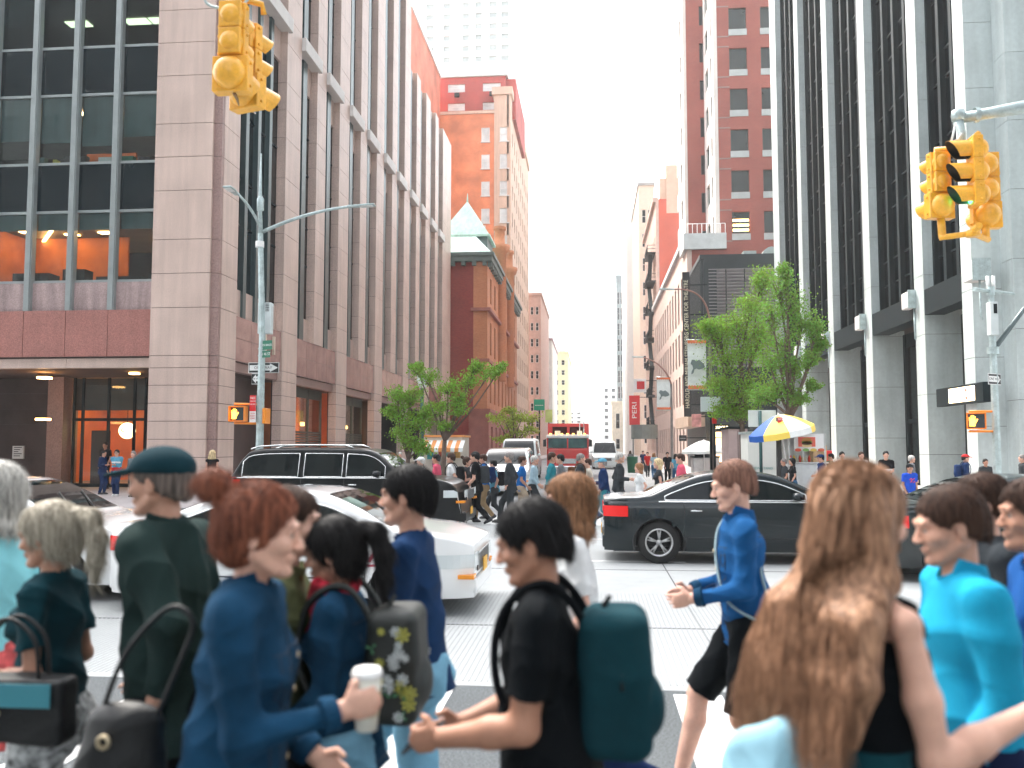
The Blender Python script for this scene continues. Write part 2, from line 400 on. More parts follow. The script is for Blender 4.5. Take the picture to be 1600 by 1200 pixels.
# warm wall and furniture of the first office floor, lights of all floors
a, b = floors[0]
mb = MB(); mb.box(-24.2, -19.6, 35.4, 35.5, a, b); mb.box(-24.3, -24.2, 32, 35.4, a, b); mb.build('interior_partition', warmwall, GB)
mb = MB(); mb.box(-22.6, -21.1, 32.3, 33, a, a+.55); mb.box(-20.6, -19.7, 32.4, 33, a, a+.7); mb.box(-19.1, -17.3, 32.2, 33, a, a+.35); mb.box(-18.7, -18.5, 32.5, 32.7, a+.35, a+.62); mb.box(-17.2,-16.6,32.6,33,a,a+.5); mb.build('office_furniture', black, GB)
a, b = floors[1]
mb = MB(); mb.box(-20.5, -18.4, 33.6, 33.7, a, a+1.15); mb.build('interior_partition', warmwall, GB)
for (x, w_, h, cc) in ((-20.3,.9,.42,(.02,.02,.02)),(-18.9,.5,.34,(.75,.78,.75)),(-18.25,.2,.4,(.3,.05,.12)),(-17.95,.45,.36,(.06,.22,.14)),(-20.75,.15,.3,(.5,.5,.1)),(-21.4,.3,.4,(.05,.12,.12)),(-17.2,.3,.3,(.03,.02,.03))):
    mb = MB(); mb.box(x, x+w_, LY+.75, LY+1.0, a+.02, a+.02+h); mb.build('shelf_box', mat('box_%d' % int(x*-100), cc, .7), GB)
warm_fill = mat('added_warm_fill', (.9,.6,.3), .5, emit=(1,.48,.14), es=9, var=0)  # glowing panels added out of sight to warm the first office floor
for (x_, y_) in ((-23.6, 34.0), (-22.0, 34.6), (-20.4, 34.4), (-18.2, 35.2)):
    mb = MB(); mb.box(x_, x_+.55, y_, y_+.3, floors[0][1]-.03, floors[0][1]-.005); mb.build('ceiling_light', warm_fill, GB)
for (x_, y_) in ((-20.3, 33.0), (-18.3, 33.0)):
    mb = MB(); mb.box(x_, x_+.4, y_, y_+.2, floors[1][1]-.03, floors[1][1]-.005); mb.build('ceiling_light', mat('hidden_warm_fill', (.9,.6,.3), .5, emit=(1,.48,.14), es=26, var=0), GB)  # added panels, hidden behind the blinds, to make the partition glow
def clight(x0, x1, y0, y1, z, m=lampm):
    mb = MB(); mb.box(x0, x1, y0, y1, z-.05, z-.01); mb.build('ceiling_light', m, GB)
b = floors[0][1]
mb = MB(); mb.lathe([(0,0),(.30,0),(.32,.03),(.32,.06)], (-17.9, 33.4, b-.06), n=24); mb.build('ceiling_light', lampo, GB)
mb = MB(); mb.lathe([(0,0),(.09,0),(.09,.05)], (-18.6, 36.2, b-.6), n=12); mb.build('ceiling_light', lampo, GB)
mb = MB(); mb.obox(Matrix.Translation((-22.4, 34.2, b-.1)) @ Matrix.Rotation(R(-50), 4, 'Z'), 3.6, .12, .06); mb.build('ceiling_light', lampo, GB)
b = floors[1][1]
for (x, y) in ((-20.2, 33.5), (-18.4, 33.9)):
    mb = MB(); mb.obox(Matrix.Translation((x, y, b-.05)) @ Matrix.Rotation(R(65), 4, 'Z'), 1.3, .25, .05); mb.build('ceiling_light', lampm, GB)
b = floors[2][1]
for (x, y) in ((-22.2, 34.4), (-19.6, 34.4), (-18.5, 34.4), (-20.9, 37), (-16.9, 37)): clight(x, x+1.0, y, y+.5, b, lampm)
# ---- side facade along the side street (normal +X)
maj = [37.85+8.35*i for i in range(6)]
piers = [(m_, m_+1.95) for m_ in maj]; minor = [(m_+1.95+2.45, m_+1.95+2.45+1.5) for m_ in maj[:-1]]
def topz(y): return 46 if y < 64 else 31.5
PD = .42
for (y0, y1), big in [(p, True) for p in piers]+[(p, False) for p in minor]:
    mb = MB(); tz = topz(y0)
    zz = [q for q in upz if q < tz]+[tz]
    banded(mb, LX-PD, LX, y0, y1, (lowz+zz[1:]) if big else [Z2]+[q for q in zz if q > Z2+.1])
    o = mb.build('pier', granite, GB)
    mb = MB(); core(mb, LX-PD-.1, LX, y0, y1, .15 if big else Z2, tz-.05); mb.build('pier_core', joint, GB)
mb = MB(); banded(mb, LX-PD, LX, 81.55, 84.34, lowz+[q for q in upz if q < 31.5][1:]+[31.5]); mb.build('pier', granite, GB)
strips = [(32.74, 37.85)]
for i, m_ in enumerate(maj):
    strips.append((m_+1.95, m_+4.4))
    if i < 5: strips.append((m_+5.9, m_+8.35))
strips = [s for s in strips if s[1] < 82]
paleb = mat('pale_stone_box', (.62,.60,.58), .6, var=.06)
for si, (y0, y1) in enumerate(strips):
    tz = topz(y0+.1)
    mb = MB(); gx = LX-PD-.02
    mb.cm = 0
    mb.box(gx-.02, gx, y0, y1, Z3, 19.3); mb.box(gx-.02, gx, y0, y1, 21.35, tz-.6)
    nm_ = 3 if si == 0 else 1
    mb.cm = 1
    for j in range(nm_):
        yc = y0+(y1-y0)*(j+1)/(nm_+1); hw = .16 if si == 0 else .30
        mb.box(gx, gx+.22, yc-hw, yc+hw, Z2, 20.7); mb.box(gx, gx+.22, yc-hw, yc+hw, 21.36, tz-.3)
    mb.cm = 2
    for (a, b) in floors:
        if b+2 < tz:
            for z in (a, b):
                if not 19.2 < z < 21.4: mb.box(gx, gx+.05, y0, y1, z-.035, z+.035)
    mb.build('window_strip', [dkglass, mull, dkmetal], GB)
    for (za_, zb_, q_) in ((Z2, Z3, .12), (19.3, 20.7, .10), (tz-.6, tz-.02, .10)): mb = MB(); mb.box(gx-.1, gx+q_, y0, y1, za_, zb_); mb.build('spandrel_panel', granite, GB)
    mb = MB(); mb.box(gx+.1, LX+.20, y0+.02, y1+.18, 20.7, 21.35); bevel(mb.build('ledge_box', paleb, GB), .02)
# frieze along the side, between piers
fr = [(32.74, 37.85)]+[(m_+1.95, m_+8.35) for m_ in maj[:-1]]
for i, (y0, y1) in enumerate(fr):
    mb = MB(); n = max(2, int((y1-y0)/1.28)); w = (y1-y0)/n
    for j in range(n):
        mb.box(LX-.5, LX-.06, y0+j*w+.01, y0+(j+1)*w-.01, Z1, Z1+.85); mb.box(LX-.5, LX-.062, y0+j*w+.01, y0+(j+1)*w-.01, Z1+.87, Z2-.003)
    mb.build('polished_frieze', mat('polished_red_granite', (.33,.19,.17), .12, var=.25, vs=1.2, fine=.2, fs=30), GB)
    mb = MB(); mb.box(LX-.55, LX-.12, y0, y1, Z1-.02, Z2-.01); mb.box(LX-.5, LX-.2, y0, y1, Z0, Z1-.05); mb.build('frieze_backing', granite_dk, GB)
mb = MB(); mb.box(LX-.3, LX-.1, 35.0, 35.3, 0,0.01)
text('street_number', '1', 1.15, (LX+.02, 35.75, 6.15), (R(90), 0, R(90)), mat('bronze_numeral', (.7,.62,.5), .4, metal=.3), GB, depth=.05)
text('street_number', '1', 1.15, (LX+.02, 36.75, 6.15), (R(90), 0, R(90)), MC['bronze_numeral'], GB, depth=.05)
# body above / behind, soffit, ground floor walls
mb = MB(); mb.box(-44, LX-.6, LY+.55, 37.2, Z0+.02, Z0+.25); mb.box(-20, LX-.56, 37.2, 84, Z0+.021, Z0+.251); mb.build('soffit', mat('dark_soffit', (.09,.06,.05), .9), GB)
mb = MB(); mb.box(-44, LX-.62, LY+.62, 64.3, 45.6, 46); mb.box(-44, LX-.62, 64.3, 84.3, 31.0, 31.5); mb.box(-44, LX-.62, 84.0, 84.3, 0, 31); mb.box(-44, LX-.7, 64.2, 64.35, 31.5, 45.6); mb.build('roof', granite, GB)
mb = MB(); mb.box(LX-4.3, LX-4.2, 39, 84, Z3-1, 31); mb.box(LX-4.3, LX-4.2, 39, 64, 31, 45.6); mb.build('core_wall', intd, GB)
darkwall = mat('dark_lobby_granite', (.07,.045,.04), .3, var=.3, vs=1, fine=.2, fs=30)
mb = MB()
for i in range(7): mb.box(-44, -22.95, 36.0, 36.3, .15+i*.665, .15+(i+1)*.665-.015)
mb.box(-44, -22.95, 36.03, 36.31, .15, 4.8); mb.build('lobby_wall', darkwall, GB)
mb = MB(); mb.box(-22.9, -22.2, 35.3, 36.4, .15, 4.8); mb.build('lobby_pier', granite_dk, GB)
# lobby entrance, orange interior
mb = MB()
for x in (-22.1, -21.7, -20.55, -19.4, -18.9, -17.7, -16.2, -15.1): mb.box(x-.05, x+.05, 35.9, 36.0, .15, 4.8)
mb.box(-22.15, -14.9, 35.88, 36.02, 2.95, 3.07); mb.box(-22.15, -14.9, 35.88, 36.02, .15, .3); mb.build('entrance_frame', dkmetal, GB)
mb = MB(); mb.box(-22.15, -14.9, 35.97, 36.0, 3.4, 4.78); mb.build('transom_panel', mat('dim_bronze_panel', (.06,.035,.022), .4, var=.3, vs=.8), GB)
mb = MB(); mb.box(-22.1, -14.9, 35.95, 35.96, .3, 4.75); mb.build('entrance_glass', glass_c, GB)
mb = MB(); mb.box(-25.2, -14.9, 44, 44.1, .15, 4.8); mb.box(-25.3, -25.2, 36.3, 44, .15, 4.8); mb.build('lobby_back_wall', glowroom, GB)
mb = MB(); mb.box(-23.1, -22.4, 39.0, 39.4, .15, 2.6); mb.box(-19.6, -18.8, 43.0, 43.9, .15, 2.6); mb.box(-17.0, -15.9, 41, 41.6, .15, 1.3); mb.build('lobby_door', black, GB)
for (x, y, zz) in ((-22.6, 37.2, 3.0), (-22.5, 38.4, 3.6), (-19.7, 37.6, 3.5), (-21.2, 40, 4.4), (-19.6, 42, 4.4), (-23.6, 42, 4.4)):
    mb = MB(); mb.box(x-.35, x+.35, y-.3, y+.3, zz, zz+.08); mb.build('lobby_lamp', lampo, GB)
GL = thing('globe_lamp', 'large glowing yellow globe lamp hanging inside the orange lit lobby doorway', 'lamp', tuple(onY(199, 673, 38)))
mb = MB(); mb.lathe([(.36*math.sin(math.pi*i/14), .36*math.cos(math.pi*i/14)) for i in range(15)], onY(199, 673, 38), n=24); mb.build('globe', mat('lit_globe', (.9,.8,.5), .5, emit=(1,.72,.33), es=1.7, var=.2, vs=3), GL)
mb = MB(); p = onY(199, 673, 38); mb.tube([(p.x, p.y, p.z+.35), (p.x, p.y, 4.78)], .015); mb.lathe([(.05,0),(.09,-.02),(.05,-.04)], (p.x, p.y-.37, p.z+.02), 'Y', 12); mb.build('stem', dkmetal, GL)
mb = MB(); p = onY(5, 640, 32.6)
for zz in (4.55, 2.9): mb.box(-21.9, -21.5, 33, 33.4, zz, zz+.08)
mb.box(-18.2,-17.9,33.2,33.5,4.72,4.78); mb.build('soffit_lamp', lampo, GB)
# storefronts on the side street
for i, (y0, y1) in enumerate(fr):
    xg = LX-.9
    if i == 0:
        mb = MB(); mb.box(LX-1.25, LX-1.1, y0-.9, y1+.2, .15, Z0); mb.build('storefront_wall', darkwall, GB)
        mb = MB(); banded(mb, xg-1.5, xg-.4, 34.3, 35.6, lowz); mb.build('inner_pier', granite_dk, GB); continue
    if i >= 3:
        mb = MB(); mb.box(xg-3, xg-2.9, y0, y1, .15, Z0); mb.box(xg-3, LX-.5, y0-.3, y0, .15, Z0);  mb.build('loading_bay_wall', black, GB); continue
    mb = MB(); mb.box(xg, xg+.08, y0, y1, 4.3, Z0)
    for k in range(4): y = y0+(y1-y0)*k/3; mb.box(xg, xg+.1, y-.06, y+.06, .15, Z0)
    mb.box(xg, xg+.1, y0, y1, .15, .5)
    for k in range(7): mb.box(xg+.02, xg+.16, y0+.1, y1-.1, 1.75+k*.13, 1.83+k*.13)
    mb.build('storefront_frame', mat('olive_metal', (.06,.075,.06), .5), GB)
    mb = MB(); mb.box(xg+.03, xg+.04, y0, y1, .5, 4.3); mb.build('storefront_glass', glass_c, GB)
    mb = MB(); mb.box(xg-3, xg-2.9, y0-.5, y1+.5, .15, Z0); mb.box(xg-2.9, xg, y0-.5, y0-.4, .15, Z0); mb.build('shop_interior', warmwall, GB)
    mb = MB(); mb.box(xg-1.0, xg-.7, y0+.3, y1-.3, 2.95, 3.15); mb.box(xg-2, xg-1.8, y0+.6, y0+2, 1.0, 1.6); mb.box(xg-.7,xg-.6,y1-2,y1-1.4,.6,1.6); mb.build('shop_lamp', mat('shop_glow', (.8,.4,.1), .5, emit=(1,.45,.12), es=2.2, var=.3, vs=2), GB)
mb = MB(); mb.box(-44, -14.65, 58.0, 58.2, .15, Z0); mb.build('party_wall', black, GB)
NB = thing('notice_board', 'white framed notice sheet on the dark granite wall at the far left', 'notice', tuple(onY(28, 715, 35.9)))
mb = MB(); p = onY(28, 715, 35.9); mb.box(p.x-.25, p.x+.25, 35.88, 35.97, p.z-.05, p.z+.5); mb.build('board', white, NB)
mb = MB()
for k in range(5): mb.box(p.x-.18, p.x+.18-(k % 3)*.08, 35.87, 35.879, p.z+.42-k*.09, p.z+.45-k*.09)
mb.build('print_lines', black, NB)

# ================================================================ RIGHT: marble tower
MX = 13.0
MT = thing('office_tower', 'pale grey marble office tower at the right with black window strips between deep piers', 'building', (MX, 30, 0))
pn = [35.6+6.5*i for i in range(5)]
TZ = 70
def mjoints(z0, z1, off=0):
    zz = [z0]; z = z0+1.4+off
    while z < z1: zz.append(z); z += 2.35
    return zz+[z1]
def mbanded(mb, x0, x1, y0, y1, zs, gap=.016):
    for i in range(len(zs)-1): mb.box(x0, x1, y0, y1, zs[i]+(gap/2 if i else 0), zs[i+1]-gap/2)
for i, y in enumerate(pn):
    mb = MB(); mbanded(mb, MX, MX+.62, y, y+1.0, mjoints(.15, TZ, (i*.7) % 2)); mb.build('marble_pier', marble, MT)
    mb = MB(); mbanded(mb, MX+.625, MX+1.45, y+.003, y+.997, mjoints(.15, 7.9, (i*.7) % 2)); mb.build('deep_pier_base', marble, MT)
    mb = MB(); mb.box(MX+.03, MX+1.4, y+.03, y+.97, .15, 7.8); mb.box(MX+.03, MX+.6, y+.03, y+.97, 7.8, TZ-.1); mb.build('pier_core', joint, MT)
for (x0, x1, y0, y1) in ((MX, MX+1.4, 31.2, 32.06), (MX+.95, MX+2.6, 30.3, 31.195), (MX+1.9, 45, 29.4, 30.295)):
    mb = MB(); mbanded(mb, x0, x1, y0, y1, mjoints(.15, TZ, (x0*3) % 2)); mb.build('marble_corner_pier', marble, MT)
    mb = MB(); mb.box(x0+.03, x1-.03, y0+.03, y1-.03, .15, TZ-.1); mb.build('pier_core', joint, MT)
mb = MB()
for x in (MX+3.2, MX+5.2, MX+7.2): mb.box(x, x+.014, 29.397, 29.41, .15, TZ)
mb.build('marble_joint', joint, MT)
mb = MB(); mb.box(MX, MX+.62, 62.6, 63.5, 7.9, TZ); mb.box(MX, 30, 62.6, 63.5, .15, 7.9); mb.box(MX+.62, 40, 62.9, 63.4, 7.9, TZ); mb.build('end_wall', marble, MT)
mbay = [(32.06, 35.6)]+[(y+1.0, y+6.5) for y in pn]
for i, (y0, y1) in enumerate(mbay):
    y1 = min(y1, 62.6); n = 3 if i == 0 else 4
    if y1-y0 < .5: continue
    gx = MX+.5
    mb = MB(); mb.cm = 0; mb.box(gx+.1, gx+.13, y0, y1, 8.02, TZ)
    mb.cm = 1
    for k in range(n+1):
        y = y0+(y1-y0)*k/n; hw = .13
        a_, b_ = max(y0, y-hw), min(y1, y+hw); mb.box(gx-.12, gx+.099, a_, b_, 8.0, TZ)
    for k in range(int((TZ-8)/3.4)):
        for dz in (0, 1.1): mb.box(gx+.05, gx+.098, y0, y1, 9.2+k*3.4+dz, 9.26+k*3.4+dz)
    mb.build('window_strip', [mat('reflecting_dark_glass', (.001,.005,.007), .04, var=.3, vs=.3, spec=.3), dkmetal], MT)
    mb = MB(); mb.box(MX+.02, MX+.75, y0, y1, 7.0, 7.99); mb.build('black_fascia', dkmetal, MT)
    # ground floor glazing, deep in
    mb = MB(); X = MX+1.42
    mb.cm = 0; mb.box(X+.05, X+.07, y0, y1, .15, 7.0); mb.cm = 1
    for k in range(4):
        y = y0+(y1-y0)*k/3; mb.box(X-.05, X+.2, max(y0, y-.28), min(y1, y+.28), .15, 7.0)
    mb.box(X-.02, X+.15, y0, y1, 2.9, 3.1); mb.box(X-.02, X+.15, y0, y1, 6.4, 7.0)
    mb.build('lobby_window', [glass_t, dkmetal], MT)
    mb = MB(); mb.box(X+2.2, X+2.3, y0-.5, y1+.5, .15, 7.0); mb.build('lobby_interior', mat('pink_lit_lobby', (.5,.36,.30), .7, var=.2, vs=.6), MT)
    if i == 0:
        mb = MB(); mb.box(X+1.2, X+1.35, y0+.1, y0+.8, 3.2, 5.4); mb.build('lobby_lamp', lampo, MT)
    bz = thing('floodlight_box', 'pale square light box fixed to the marble pier, '+['nearest and largest of the row','second in the row from the right','third in the row, beside branches','fourth in the row, half behind leaves','fifth in the row behind the tree','sixth in the row, farthest up the street'][i], 'light box', (MX-.2, y0+.1, 8.0), group='light boxes along the marble facade')
    yb_, zb_ = (30.75, 7.43) if i == 0 else (y0+.2, 7.43); by = y0; y0 = yb_
    mb = MB(); mb.box(MX-.28, MX+.34, y0-.28, y0+.52, 7.45, 8.12); bevel(mb.build('housing', paleb, bz), .04, 3)
    mb = MB(); mb.tube([(MX-.03, y0-.2, 7.5), (MX-.03, y0-.2, 6.2), (MX+.05, y0-.2, 6.1)], .035, 8); mb.box(MX-.30, MX+.30, y0-.33, y0-.282, 7.41, 8.16); mb.build('conduit', steel, bz)
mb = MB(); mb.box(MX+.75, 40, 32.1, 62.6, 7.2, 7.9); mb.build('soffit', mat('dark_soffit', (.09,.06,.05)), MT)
mb = MB(); mb.box(MX+.64, 40, 31.2, 62.9, TZ-.6, TZ-.2); mb.build('roof', marble, MT)
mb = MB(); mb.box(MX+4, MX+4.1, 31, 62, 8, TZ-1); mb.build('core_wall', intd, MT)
LS = thing('lit_wall_sign', 'black wall sign box with a glowing cream panel and red emblem on the marble building', 'sign', (12.85, 32, 5))
za, zb = onX(1500, 632, 12.85).z, onX(1500, 602, 12.85).z
mb = MB(); mb.box(12.85, 13.1, 30.3, 34.3, za, zb); bevel(mb.build('sign_box', dkmetal, LS), .02)
litp = mat('lit_sign_panel', (.9,.75,.55), .4, emit=(1,.72,.42), es=1.1, var=.1)
mb = MB(); mb.box(12.835, 12.86, 30.95, 33.1, za+.08, zb-.08); bevel(mb.build('lit_panel', litp, LS), .008)
redm = mat('sign_red', (.62,.015,.02), .45, var=.05)
mb = MB(); 
for s_ in (-1, 1): mb.lathe([(0,-.012),(.07,-.012),(.07,0)], (12.836, 31.6, (za+zb)/2+s_*.13), 'X', 12)
mb.build('emblem', redm, LS)
tz_ = mat('sign_tan', (.6,.35,.12), .5)
for k in range(3): text('sign_lettering', ['- - - -', '-- - --', '- -- -'][k], .13, (12.83, 32.45, (za+zb)/2+.15-k*.15), (R(90), 0, R(-90)), tz_, LS, depth=.003)
for i in (0, 1, 2):
    y0, y1 = mbay[i]
    for dy in (.8, 2.3):
        for k in range(3): text('window_lettering', ['----','-- ----','- -----'][k], .14, (MX+1.39, y0+dy, 3.0-.28-k*.2), (R(90), 0, R(-90)), white, MT, depth=.002)
# ================================================================ OTHER BUILDINGS
lg = mat('window_pale_glass', (.55,.58,.57), .08, var=.3, vs=.5)
dg = mat('window_dark_glass', (.012,.02,.024), .06, var=.3, vs=.7)
wf = mat('white_frame', (.6,.6,.58), .5); df = mat('dark_frame', (.05,.06,.06), .5)
# --- brick mansion with green copper roof
bm_dk = brick('dark_red_brick', (.30,.045,.03), (.24,.03,.025), (.2,.06,.05))
bm_or = brick('orange_brick', (.52,.20,.09), (.45,.16,.07), (.4,.2,.12))
copper = mat('green_copper', (.46,.68,.60), .6, var=.12, vs=1, stain=.2)
stone_r = mat('red_sandstone', (.30,.11,.085), .8, var=.15, bump=.2, bs=8)
E1, Y1 = 20.5, 85.2
MN = thing('brick_mansion', 'dark red brick mansion with pale green copper roofs beyond the granite building', 'building', (-10.2, Y1, 0))
mb = MB(); mb.box(-19, -11.55, Y1+.1, Y1+34, 0, E1); mb.build('side_wall', bm_dk, MN)
XS = -10.15
cols = spaced(Y1+2.2, 8, 1.3, 2.6)
rows = [(1.2, 3.8), (6.2, 9.2), (11.0, 14.3), (16.2, 18.8)]
mb = MB(); mb.box(-11.54, XS-.3, Y1, Y1+1.0, 5.2, E1); gridwall(mb, 'X', XS-.3, .3, Y1, Y1+34, 5.2, E1, cols, rows[1:]); mb.build('street_wall', bm_or, MN)
mb = MB(); mb.box(-11.9, XS-.3, Y1-.12, Y1+1.0, 0.1, 5.2); gridwall(mb, 'X', XS-.3, .45, Y1, Y1+34, 0.1, 5.2, cols, rows[:1])
for z in [q*.6 for q in range(1, 9)]: mb.box(-11.95, XS+.17, Y1-.16, Y1+.3, z, z+.5)
mb.build('stone_base', stone_r, MN)
winrange('X', XS, -1, cols, rows, MN, df, dg)
mb = MB()
for z, o_ in ((5.2, .3), (10.1, .2), (15.1, .35)):
    mb.box(-11.75, XS+o_, Y1-o_, Y1, z, z+.3); mb.box(XS, XS+o_, Y1, Y1+34, z, z+.3)
mb.build('string_course', stone_r, MN)
mb = MB(); mb.box(-19.4, XS+.7, Y1-.7, Y1+35, E1+.01, E1+.35); mb.box(-19.2, XS+.5, Y1-.5, Y1+34.6, E1-.5, E1)
for k in range(26): mb.box(XS+.0, XS+.42, Y1+k*1.35, Y1+k*1.35+.5, E1-.95, E1-.5)
for k in range(9): mb.box(-19+k*1.05, -19+k*1.05+.4, Y1-.4, Y1, E1-.9, E1-.5)
mb.build('eave_cornice', mat('dark_green_cornice', (.10,.14,.13), .6), MN)
def hip(mb, x0, x1, y0, y1, z0, rx0, rx1, ry0, ry1, z1):
    a = [(x0,y0,z0),(x1,y0,z0),(x1,y1,z0),(x0,y1,z0)]; b = [(rx0,ry0,z1),(rx1,ry0,z1),(rx1,ry1,z1),(rx0,ry1,z1)]
    for i in range(4): mb.quad(a[i], a[(i+1) % 4], b[(i+1) % 4], b[i])
    mb.quad(*b)
mb = MB(); hip(mb, -19.2, XS+.4, Y1-.5, Y1+34, E1+.36, -16.8, -12.9, Y1+4.5, Y1+30, E1+4.2); mb.build('hip_roof', copper, MN)
for (cx_, cy_, hw, zb_, zt_) in ((-12.9, Y1+5.2, 2.6, E1+2.9, E1+7.0), (-12.0, Y1+13, 2.0, E1+2.2, E1+5.6)):
    mb = MB(); mb.box(cx_-hw+.2, cx_+hw-.2, cy_-hw+.2, cy_+hw-.2, zb_-3.2, zb_); mb.build('dormer', mat('dark_slate', (.10,.15,.15), .5), MN)
    mb = MB(); hip(mb, cx_-hw, cx_+hw, cy_-hw, cy_+hw, zb_, cx_-.05, cx_+.05, cy_-.05, cy_+.05, zt_); mb.box(cx_-hw-.1, cx_+hw+.1, cy_-hw-.1, cy_+hw+.1, zb_-.22, zb_-.01); mb.tube([(cx_,cy_,zt_-.1),(cx_,cy_,zt_+.9)], [.12,.03], 6); mb.build('pyramid_roof', copper, MN)
for yy, zz in ((Y1+11, 25.5), (Y1+21, 25.0)):
    mb = MB(); mb.lathe([(.75,9),(.75,zz-2.3),(.95,zz-2.2),(1.15,zz-1.7),(1.15,zz-1.4),(.6,zz-1.35),(.55,zz+.3),(.7,zz+.35),(.7,zz+.7)], (XS+.05, yy, 0), n=14); mb.build('corner_turret', bm_or, MN)
# --- orange tower block
orange = brick('orange_tower_brick', (.74,.25,.11), (.68,.21,.09), (.62,.30,.18), var=.28)
tan = mat('tan_stone', (.58,.42,.32), .8, var=.1, vs=.5, stain=.15)
tan_or = brick('coral_brick', (.60,.17,.10), (.55,.15,.09), (.5,.25,.18), var=.25)
YT = 121
def X_(px, Y, py=300): return onY(px, py, Y).x
def Z_(py, Y, px=750): return onY(px, py, Y).z
OT = thing('apartment_tower', 'tall orange brick apartment tower with tan corner behind the copper roofed mansion', 'building', (X_(797,YT), YT, 0))
xc, xt = X_(772, YT), X_(798, YT); zt = Z_(178, YT); zc = Z_(150, YT)
fh = (Z_(210,YT)-Z_(252,YT)); rows = [(Z_(222,YT)-k*fh, Z_(222,YT)-k*fh+2.05) for k in range(11)][::-1]
c1 = [(X_(752,YT), X_(765,YT))]; c2 = [(X_(781,YT), X_(795,YT))]
mb = MB(); gridwall(mb, 'Y', YT, .5, -24, xc, 0, zt, c1, rows); mb.box(-24, -23.5, YT+.5, YT+34, 0, zt); mb.build('front_wall', orange, OT)
mb = MB(); mb.box(-24, xc+.1, YT-.25, YT+1.0, zt+.001, zt+.4); mb.build('parapet', tan, OT)
mb = MB(); gridwall(mb, 'Y', YT-.15, .5, xc+.002, xt-.5, 0, zc, c2, rows); cols = spaced(YT+2, 9, 1.2, 2.5); gridwall(mb, 'X', xt-.5, .5, YT-.15, YT+35, 0, zc, cols, rows); mb.box(xc-.3, xt+.25, YT-.4, YT+35, zc+.001, zc+1.1); mb.build('tan_wall', tan, OT)
winrange('Y', YT-.15, 1, c1, rows, OT, wf, lg, sill=True); winrange('Y', YT-.2, 1, c2, rows, OT, wf, lg, sill=True)
for (a, b) in cols:
    mb = MB()
    for (p, q) in rows: mb.box(xt-.3, xt-.28, a, b, p, q)
    mb.build('window_column', dg, OT)
mb = MB(); mb.box(-24, xt-.6, YT+34, YT+34.5, 0, zc-1); mb.box(-23.6, xt-.5, YT+.5, YT+34, zt-.6, zt-.02); mb.build('rear_wall', tan, OT)
# penthouse
mb = MB(); zp = Z_(120, YT+2); xa, xb = X_(687, YT+2), X_(790, YT+2)
pc = [(X_(699,YT+2), X_(726,YT+2)), (X_(754,YT+2), X_(782,YT+2))]; prr = [(Z_(172,YT+2), Z_(160,YT+2)), (Z_(143,YT+2), Z_(130,YT+2))]
pent = brick('deep_red_brick', (.42,.06,.05), (.36,.05,.04), (.3,.1,.08), var=.25)
gridwall(mb, 'Y', YT+2, .5, xa, xb, zt+.02, zp, pc, prr); mb.box(xb-1, xb+1.4, YT+2.5, YT+20, zt+.02, zp-.3); mb.box(xa, xa+.5, YT+2.5, YT+20, zt+.02, zp); mb.build('penthouse_wall', pent, OT)
winrange('Y', YT+2, 1, pc, prr, OT, wf, lg)
mb = MB(); mb.box(xa-.3, xb+.3, YT+1.7, YT+20, zp+.01, zp+.5); mb.build('penthouse_roof', mat('pale_green_roof', (.5,.56,.54), .6), OT)
for (a, b) in pc:
    mb = MB(); mb.box(a+1.0, a+1.7, YT+1.6, YT+2, prr[1][0]-.75, prr[1][0]-.2); mb.build('air_conditioner', dkmetal, OT)
CB = thing('coral_building', 'coral coloured side wall rising above the granite building beside the red penthouse', 'building', (-21.3, 104, 0))
mb = MB(); zz = onX(645, 18, X_(688, YT)).z; Xw = X_(688, YT); ya = onX(642, 18, Xw).y
mb.box(Xw-12, Xw, ya, YT-.5, 0, zz); mb.build('wall', tan_or, CB)
mb = MB(); mb.box(Xw-12.2, Xw+.2, ya-.2, YT-.5, zz+.01, zz+.5); mb.build('roof_coping', white, CB)
# --- pale apartment slab and pale towers, far off; haze is put into their pale colours
palew = mat('haze_pale_wall', (.66,.67,.66), .8, var=.05)
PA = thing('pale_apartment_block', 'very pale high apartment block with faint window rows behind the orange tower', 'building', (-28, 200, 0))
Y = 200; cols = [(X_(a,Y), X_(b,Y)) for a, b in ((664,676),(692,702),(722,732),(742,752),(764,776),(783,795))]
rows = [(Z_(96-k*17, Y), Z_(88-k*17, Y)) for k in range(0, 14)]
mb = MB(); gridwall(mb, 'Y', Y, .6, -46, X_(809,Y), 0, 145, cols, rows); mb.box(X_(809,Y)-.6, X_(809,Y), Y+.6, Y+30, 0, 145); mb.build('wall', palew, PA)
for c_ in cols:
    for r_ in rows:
        mb = MB(); mb.box(c_[0], c_[1], Y+.35, Y+.4, r_[0], r_[1]); mb.build('window', mat('haze_pale_window', (.36,.41,.40), .3), PA)
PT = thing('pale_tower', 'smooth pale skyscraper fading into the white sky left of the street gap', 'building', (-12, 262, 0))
Y = 262; mb = MB(); xa, xb = X_(818,Y), X_(874,Y,500); mb.box(xa, xb, Y, Y+45, 0, 125); mb.box(xa, xb-1.6, Y+1, Y+44, 125, 190); mb.box(xa-2.5, xa-.001, Y+2, Y+40, 0, 190); mb.build('shaft', mat('haze_pale_panel', (.74,.79,.79), .4, var=.03, vs=.05), PT)
mb = MB()
for k in range(36): mb.box(xa-1.4, xa-.2, Y+1.94, Y+1.99, 60+k*3.3, 61.5+k*3.3)
mb.build('window_column', mat('haze_pale_window', (.36,.41,.40), .3), PT)
mb = MB(); mb.box(xb+.002, xb+.6, Y+.3, Y+45, 0, 125); mb.build('edge_fin', mat('cream_panel', (.7,.64,.58), .6), PT)
